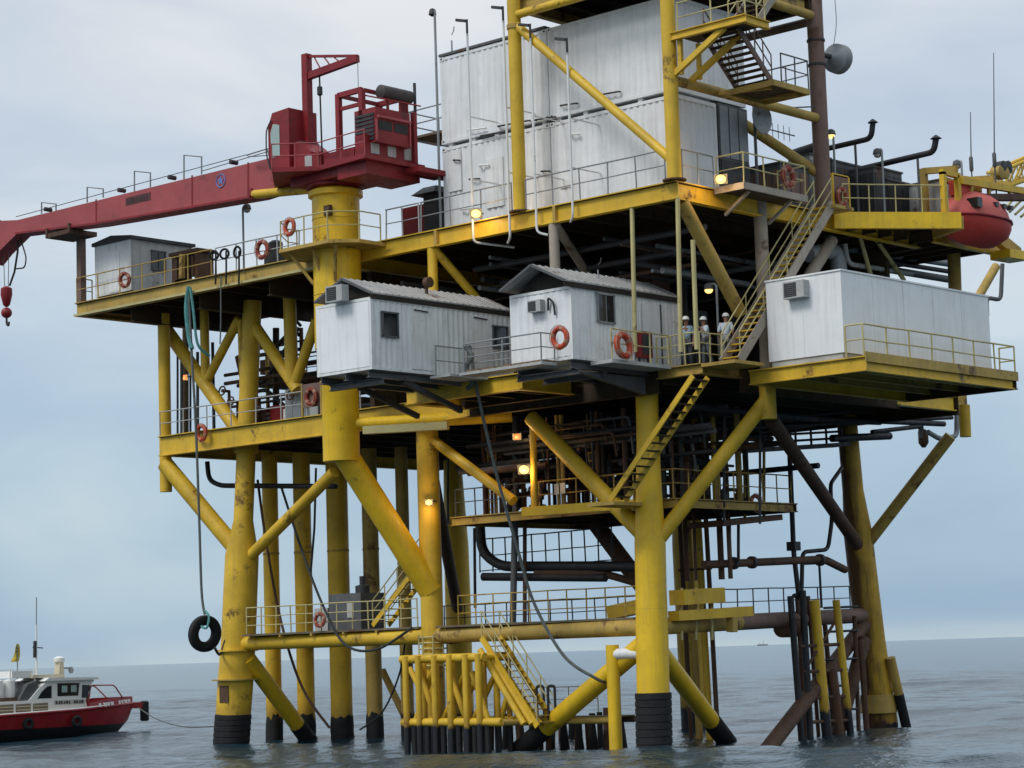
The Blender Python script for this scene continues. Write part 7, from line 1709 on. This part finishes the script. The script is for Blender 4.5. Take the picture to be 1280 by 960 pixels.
# ================================================================== WORKERS
def skin_mesh(name, nodes, edges, mt, parent, root=0, sub=1):
    """nodes {key: (pos, radius)}; edges between keys -> one continuous skinned surface"""
    ks = list(nodes); idx = {k: i for i, k in enumerate(ks)}
    me = bpy.data.meshes.new(name)
    me.from_pydata([nodes[k][0] for k in ks], [(idx[a], idx[b]) for a, b in edges], [])
    o = bpy.data.objects.new(name, me); COL.objects.link(o)
    sk_ = o.modifiers.new('skin', 'SKIN'); sk_.use_smooth_shade = True
    for i, k in enumerate(ks):
        r = nodes[k][1]; me.skin_vertices[0].data[i].radius = r if isinstance(r, tuple) else (r, r)
        me.skin_vertices[0].data[i].use_root = (i == root)
    sb = o.modifiers.new('smooth', 'SUBSURF'); sb.levels = sub; sb.render_levels = sub
    me.materials.append(MATS[mt]); o.parent = parent
    return o
def person(label, loc, yaw, shirt, trouser, lean=0.0, armL='down', armR='down', hat='helmet_white', hgt=1.74, step=0.12, head_turn=0.0):
    t = thing('person', label, 'person', loc, 'workers on the lower walkway')
    t.rotation_euler = (0, 0, yaw); k = hgt / 1.75
    P = lambda x, y, z: (x * k, y * k, z * k)
    L = lean
    sh = 1.43
    nd = {'pelvis': (P(0, 0, 0.98), 0.13 * k), 'waist': (P(0, -0.02 - L * .4, 1.12), 0.125 * k), 'chest': (P(0, -0.02 - L * .9, 1.32), (0.17 * k, 0.125 * k)), 'neck': (P(0, -0.02 - L * 1.15, 1.49), 0.058 * k),
          'head0': (P(0, -0.04 - L * 1.25, 1.56), 0.075 * k), 'head1': (P(0, -0.04 - L * 1.3, 1.66), (0.088 * k, 0.10 * k)), 'crown': (P(0, -0.03 - L * 1.3, 1.73), 0.05 * k)}
    ed = [('pelvis', 'waist'), ('waist', 'chest'), ('chest', 'neck'), ('neck', 'head0'), ('head0', 'head1'), ('head1', 'crown')]
    for s, nm, arm in ((-1, 'L', armL), (1, 'R', armR)):
        nd['hip' + nm] = (P(s * 0.1, 0, 0.92), 0.10 * k); nd['knee' + nm] = (P(s * 0.11, -0.03 + s * step * .5, 0.50), 0.065 * k); nd['ank' + nm] = (P(s * 0.11, 0.03 + s * step, 0.09), 0.045 * k); nd['toe' + nm] = (P(s * 0.12, -0.14 + s * step, 0.045), 0.04 * k)
        ed += [('pelvis', 'hip' + nm), ('hip' + nm, 'knee' + nm), ('knee' + nm, 'ank' + nm), ('ank' + nm, 'toe' + nm)]
        nd['sh' + nm] = (P(s * 0.19, -0.02 - L * .95, sh), 0.065 * k)
        if arm == 'down': e_, h_ = (s * 0.26, 0.02 - L * .7, 1.14), (s * 0.25, -0.10 - L * .7, 0.90)
        elif arm == 'rail': e_, h_ = (s * 0.25, -0.12 - L, 1.18), (s * 0.2, -0.38 - L, 1.10)
        else: e_, h_ = (s * 0.27, -0.10 - L, 1.2), (s * 0.14, -0.25 - L, 1.4)
        nd['el' + nm] = (P(*e_), 0.047 * k); nd['wr' + nm] = (P(*h_), 0.032 * k)
        d = (Vector(h_) - Vector(e_)).normalized()
        pm = Vector(h_) + d * 0.07; nd['pm' + nm] = (P(*pm), (0.04 * k, 0.025 * k))
        ed += [('chest', 'sh' + nm), ('sh' + nm, 'el' + nm), ('el' + nm, 'wr' + nm), ('wr' + nm, 'pm' + nm)]
        side_ = d.cross(Vector((0, 0, 1)) if abs(d.z) < .8 else Vector((0, 1, 0))).normalized()
        for f, (off, ln) in enumerate(((-0.03, 0.075), (-0.01, 0.09), (0.01, 0.085), (0.03, 0.065))):
            m1 = pm + side_ * off + d * 0.03; m2 = m1 + d * ln * 0.5 + Vector((0, -0.008, -0.006)); m3 = m2 + d * ln * 0.35 + Vector((0, -0.02, -0.015))
            for q_, nme in ((m1, 'a'), (m2, 'b'), (m3, 'c')): nd['f%d%s%s' % (f, nme, nm)] = (P(*q_), 0.0085 * k)
            ed += [('pm' + nm, 'f%da%s' % (f, nm)), ('f%da%s' % (f, nm), 'f%db%s' % (f, nm)), ('f%db%s' % (f, nm), 'f%dc%s' % (f, nm))]
        th = Vector(h_) + d * 0.03 + side_ * -0.05; nd['th' + nm] = (P(*th), 0.01 * k); nd['tt' + nm] = (P(*(th + d * 0.05 - side_ * 0.012)), 0.009 * k)
        ed += [('wr' + nm, 'th' + nm), ('th' + nm, 'tt' + nm)]
    body = skin_mesh('body', nd, ed, 'skin', t)
    # clothing grown over the same joints
    grow = lambda k_, g_: (nd[k_][0], tuple(r + g_ for r in nd[k_][1]) if isinstance(nd[k_][1], tuple) else nd[k_][1] + g_)
    sn = {q: grow(q, 0.022) for q in ('pelvis', 'waist', 'chest', 'shL', 'shR', 'elL', 'elR')}
    sn['col'] = (nd['neck'][0][0:2] + (nd['neck'][0][2] - 0.03,), 0.068 * k)
    skin_mesh('shirt', sn, [('pelvis', 'waist'), ('waist', 'chest'), ('chest', 'col'), ('chest', 'shL'), ('chest', 'shR'), ('shL', 'elL'), ('shR', 'elR')], shirt, t)
    tn = {q: grow(q, 0.018) for q in ('pelvis', 'hipL', 'hipR', 'kneeL', 'kneeR', 'ankL', 'ankR')}
    tn['pelvis'] = (nd['pelvis'][0][0:2] + (nd['pelvis'][0][2] - 0.05,), 0.145 * k)
    skin_mesh('trousers', tn, [('pelvis', 'hipL'), ('pelvis', 'hipR'), ('hipL', 'kneeL'), ('hipR', 'kneeR'), ('kneeL', 'ankL'), ('kneeR', 'ankR')], trouser, t)
    for nm in 'LR':
        a_, b_ = Vector(nd['ank' + nm][0]), Vector(nd['toe' + nm][0])
        skin_mesh('boot', {'a': ((a_.x, a_.y + 0.03, a_.z), 0.055), 'h': ((a_.x, a_.y + 0.02, 0.05), 0.05), 'b': ((b_.x, b_.y, 0.045), 0.045)}, [('a', 'h'), ('h', 'b')], 'shoe', t)
    hc = Vector(nd['head1'][0]) + Vector((0, 0, 0.045))
    def local(mb_, nm_, mt_):
        o_ = mb_.build(nm_, mt_, None); o_.parent = t; return o_
    local(MB().lathe(hc, [(0.125, 0.0), (0.128, 0.02), (0.118, 0.07), (0.085, 0.115), (0.03, 0.135)], 18), 'hard_hat', hat)
    local(MB().lathe(hc + Vector((0, -0.03, -0.005)), [(0.12, 0), (0.15, 0.004), (0.12, 0.016)], 18), 'hat_brim', hat)
    fy = nd['head1'][0][1] - 0.098 * k
    local(MB().prism([(-0.016, fy, hc.z - 0.09), (0.016, fy, hc.z - 0.09), (0, fy + 0.004, hc.z - 0.045)], (0, -0.02, 0)), 'nose', 'skin')
    for s in (-1, 1):
        local(MB().sphere((s * 0.033, fy + 0.008, hc.z - 0.045), 0.011, 8, 6), 'eye', 'shoe')
        local(MB().sphere((s * 0.095, nd['head1'][0][1] + 0.005, hc.z - 0.06), (0.012, 0.022, 0.032), 8, 6), 'ear', 'skin')
    local(MB().box(-0.026, 0.026, fy + 0.002, fy + 0.01, hc.z - 0.122, hc.z - 0.114), 'mouth', 'ring_orange')
    return t
zf = ZC + 0.0
def at_feet(px, y): return V(PY(px, 440, y).x, y, zf)
person('worker in pale blue shirt at the rail beside the middle cabin', at_feet(859, 0.5), math.radians(35), 'shirt_blue', 'trousers', 0.12, 'rail', 'down')
person('worker in white shirt and hard hat between the thin yellow posts and the lamp', at_feet(884, 0.9), math.radians(-30), 'shirt_white', 'trousers', 0.05, 'down', 'up', hgt=1.72)
person('worker in white shirt and grey trousers right of the lamp post', at_feet(908, 1.1), math.radians(200), 'shirt_white', 'trousers_grey', 0.05, 'down', 'down', hgt=1.8)
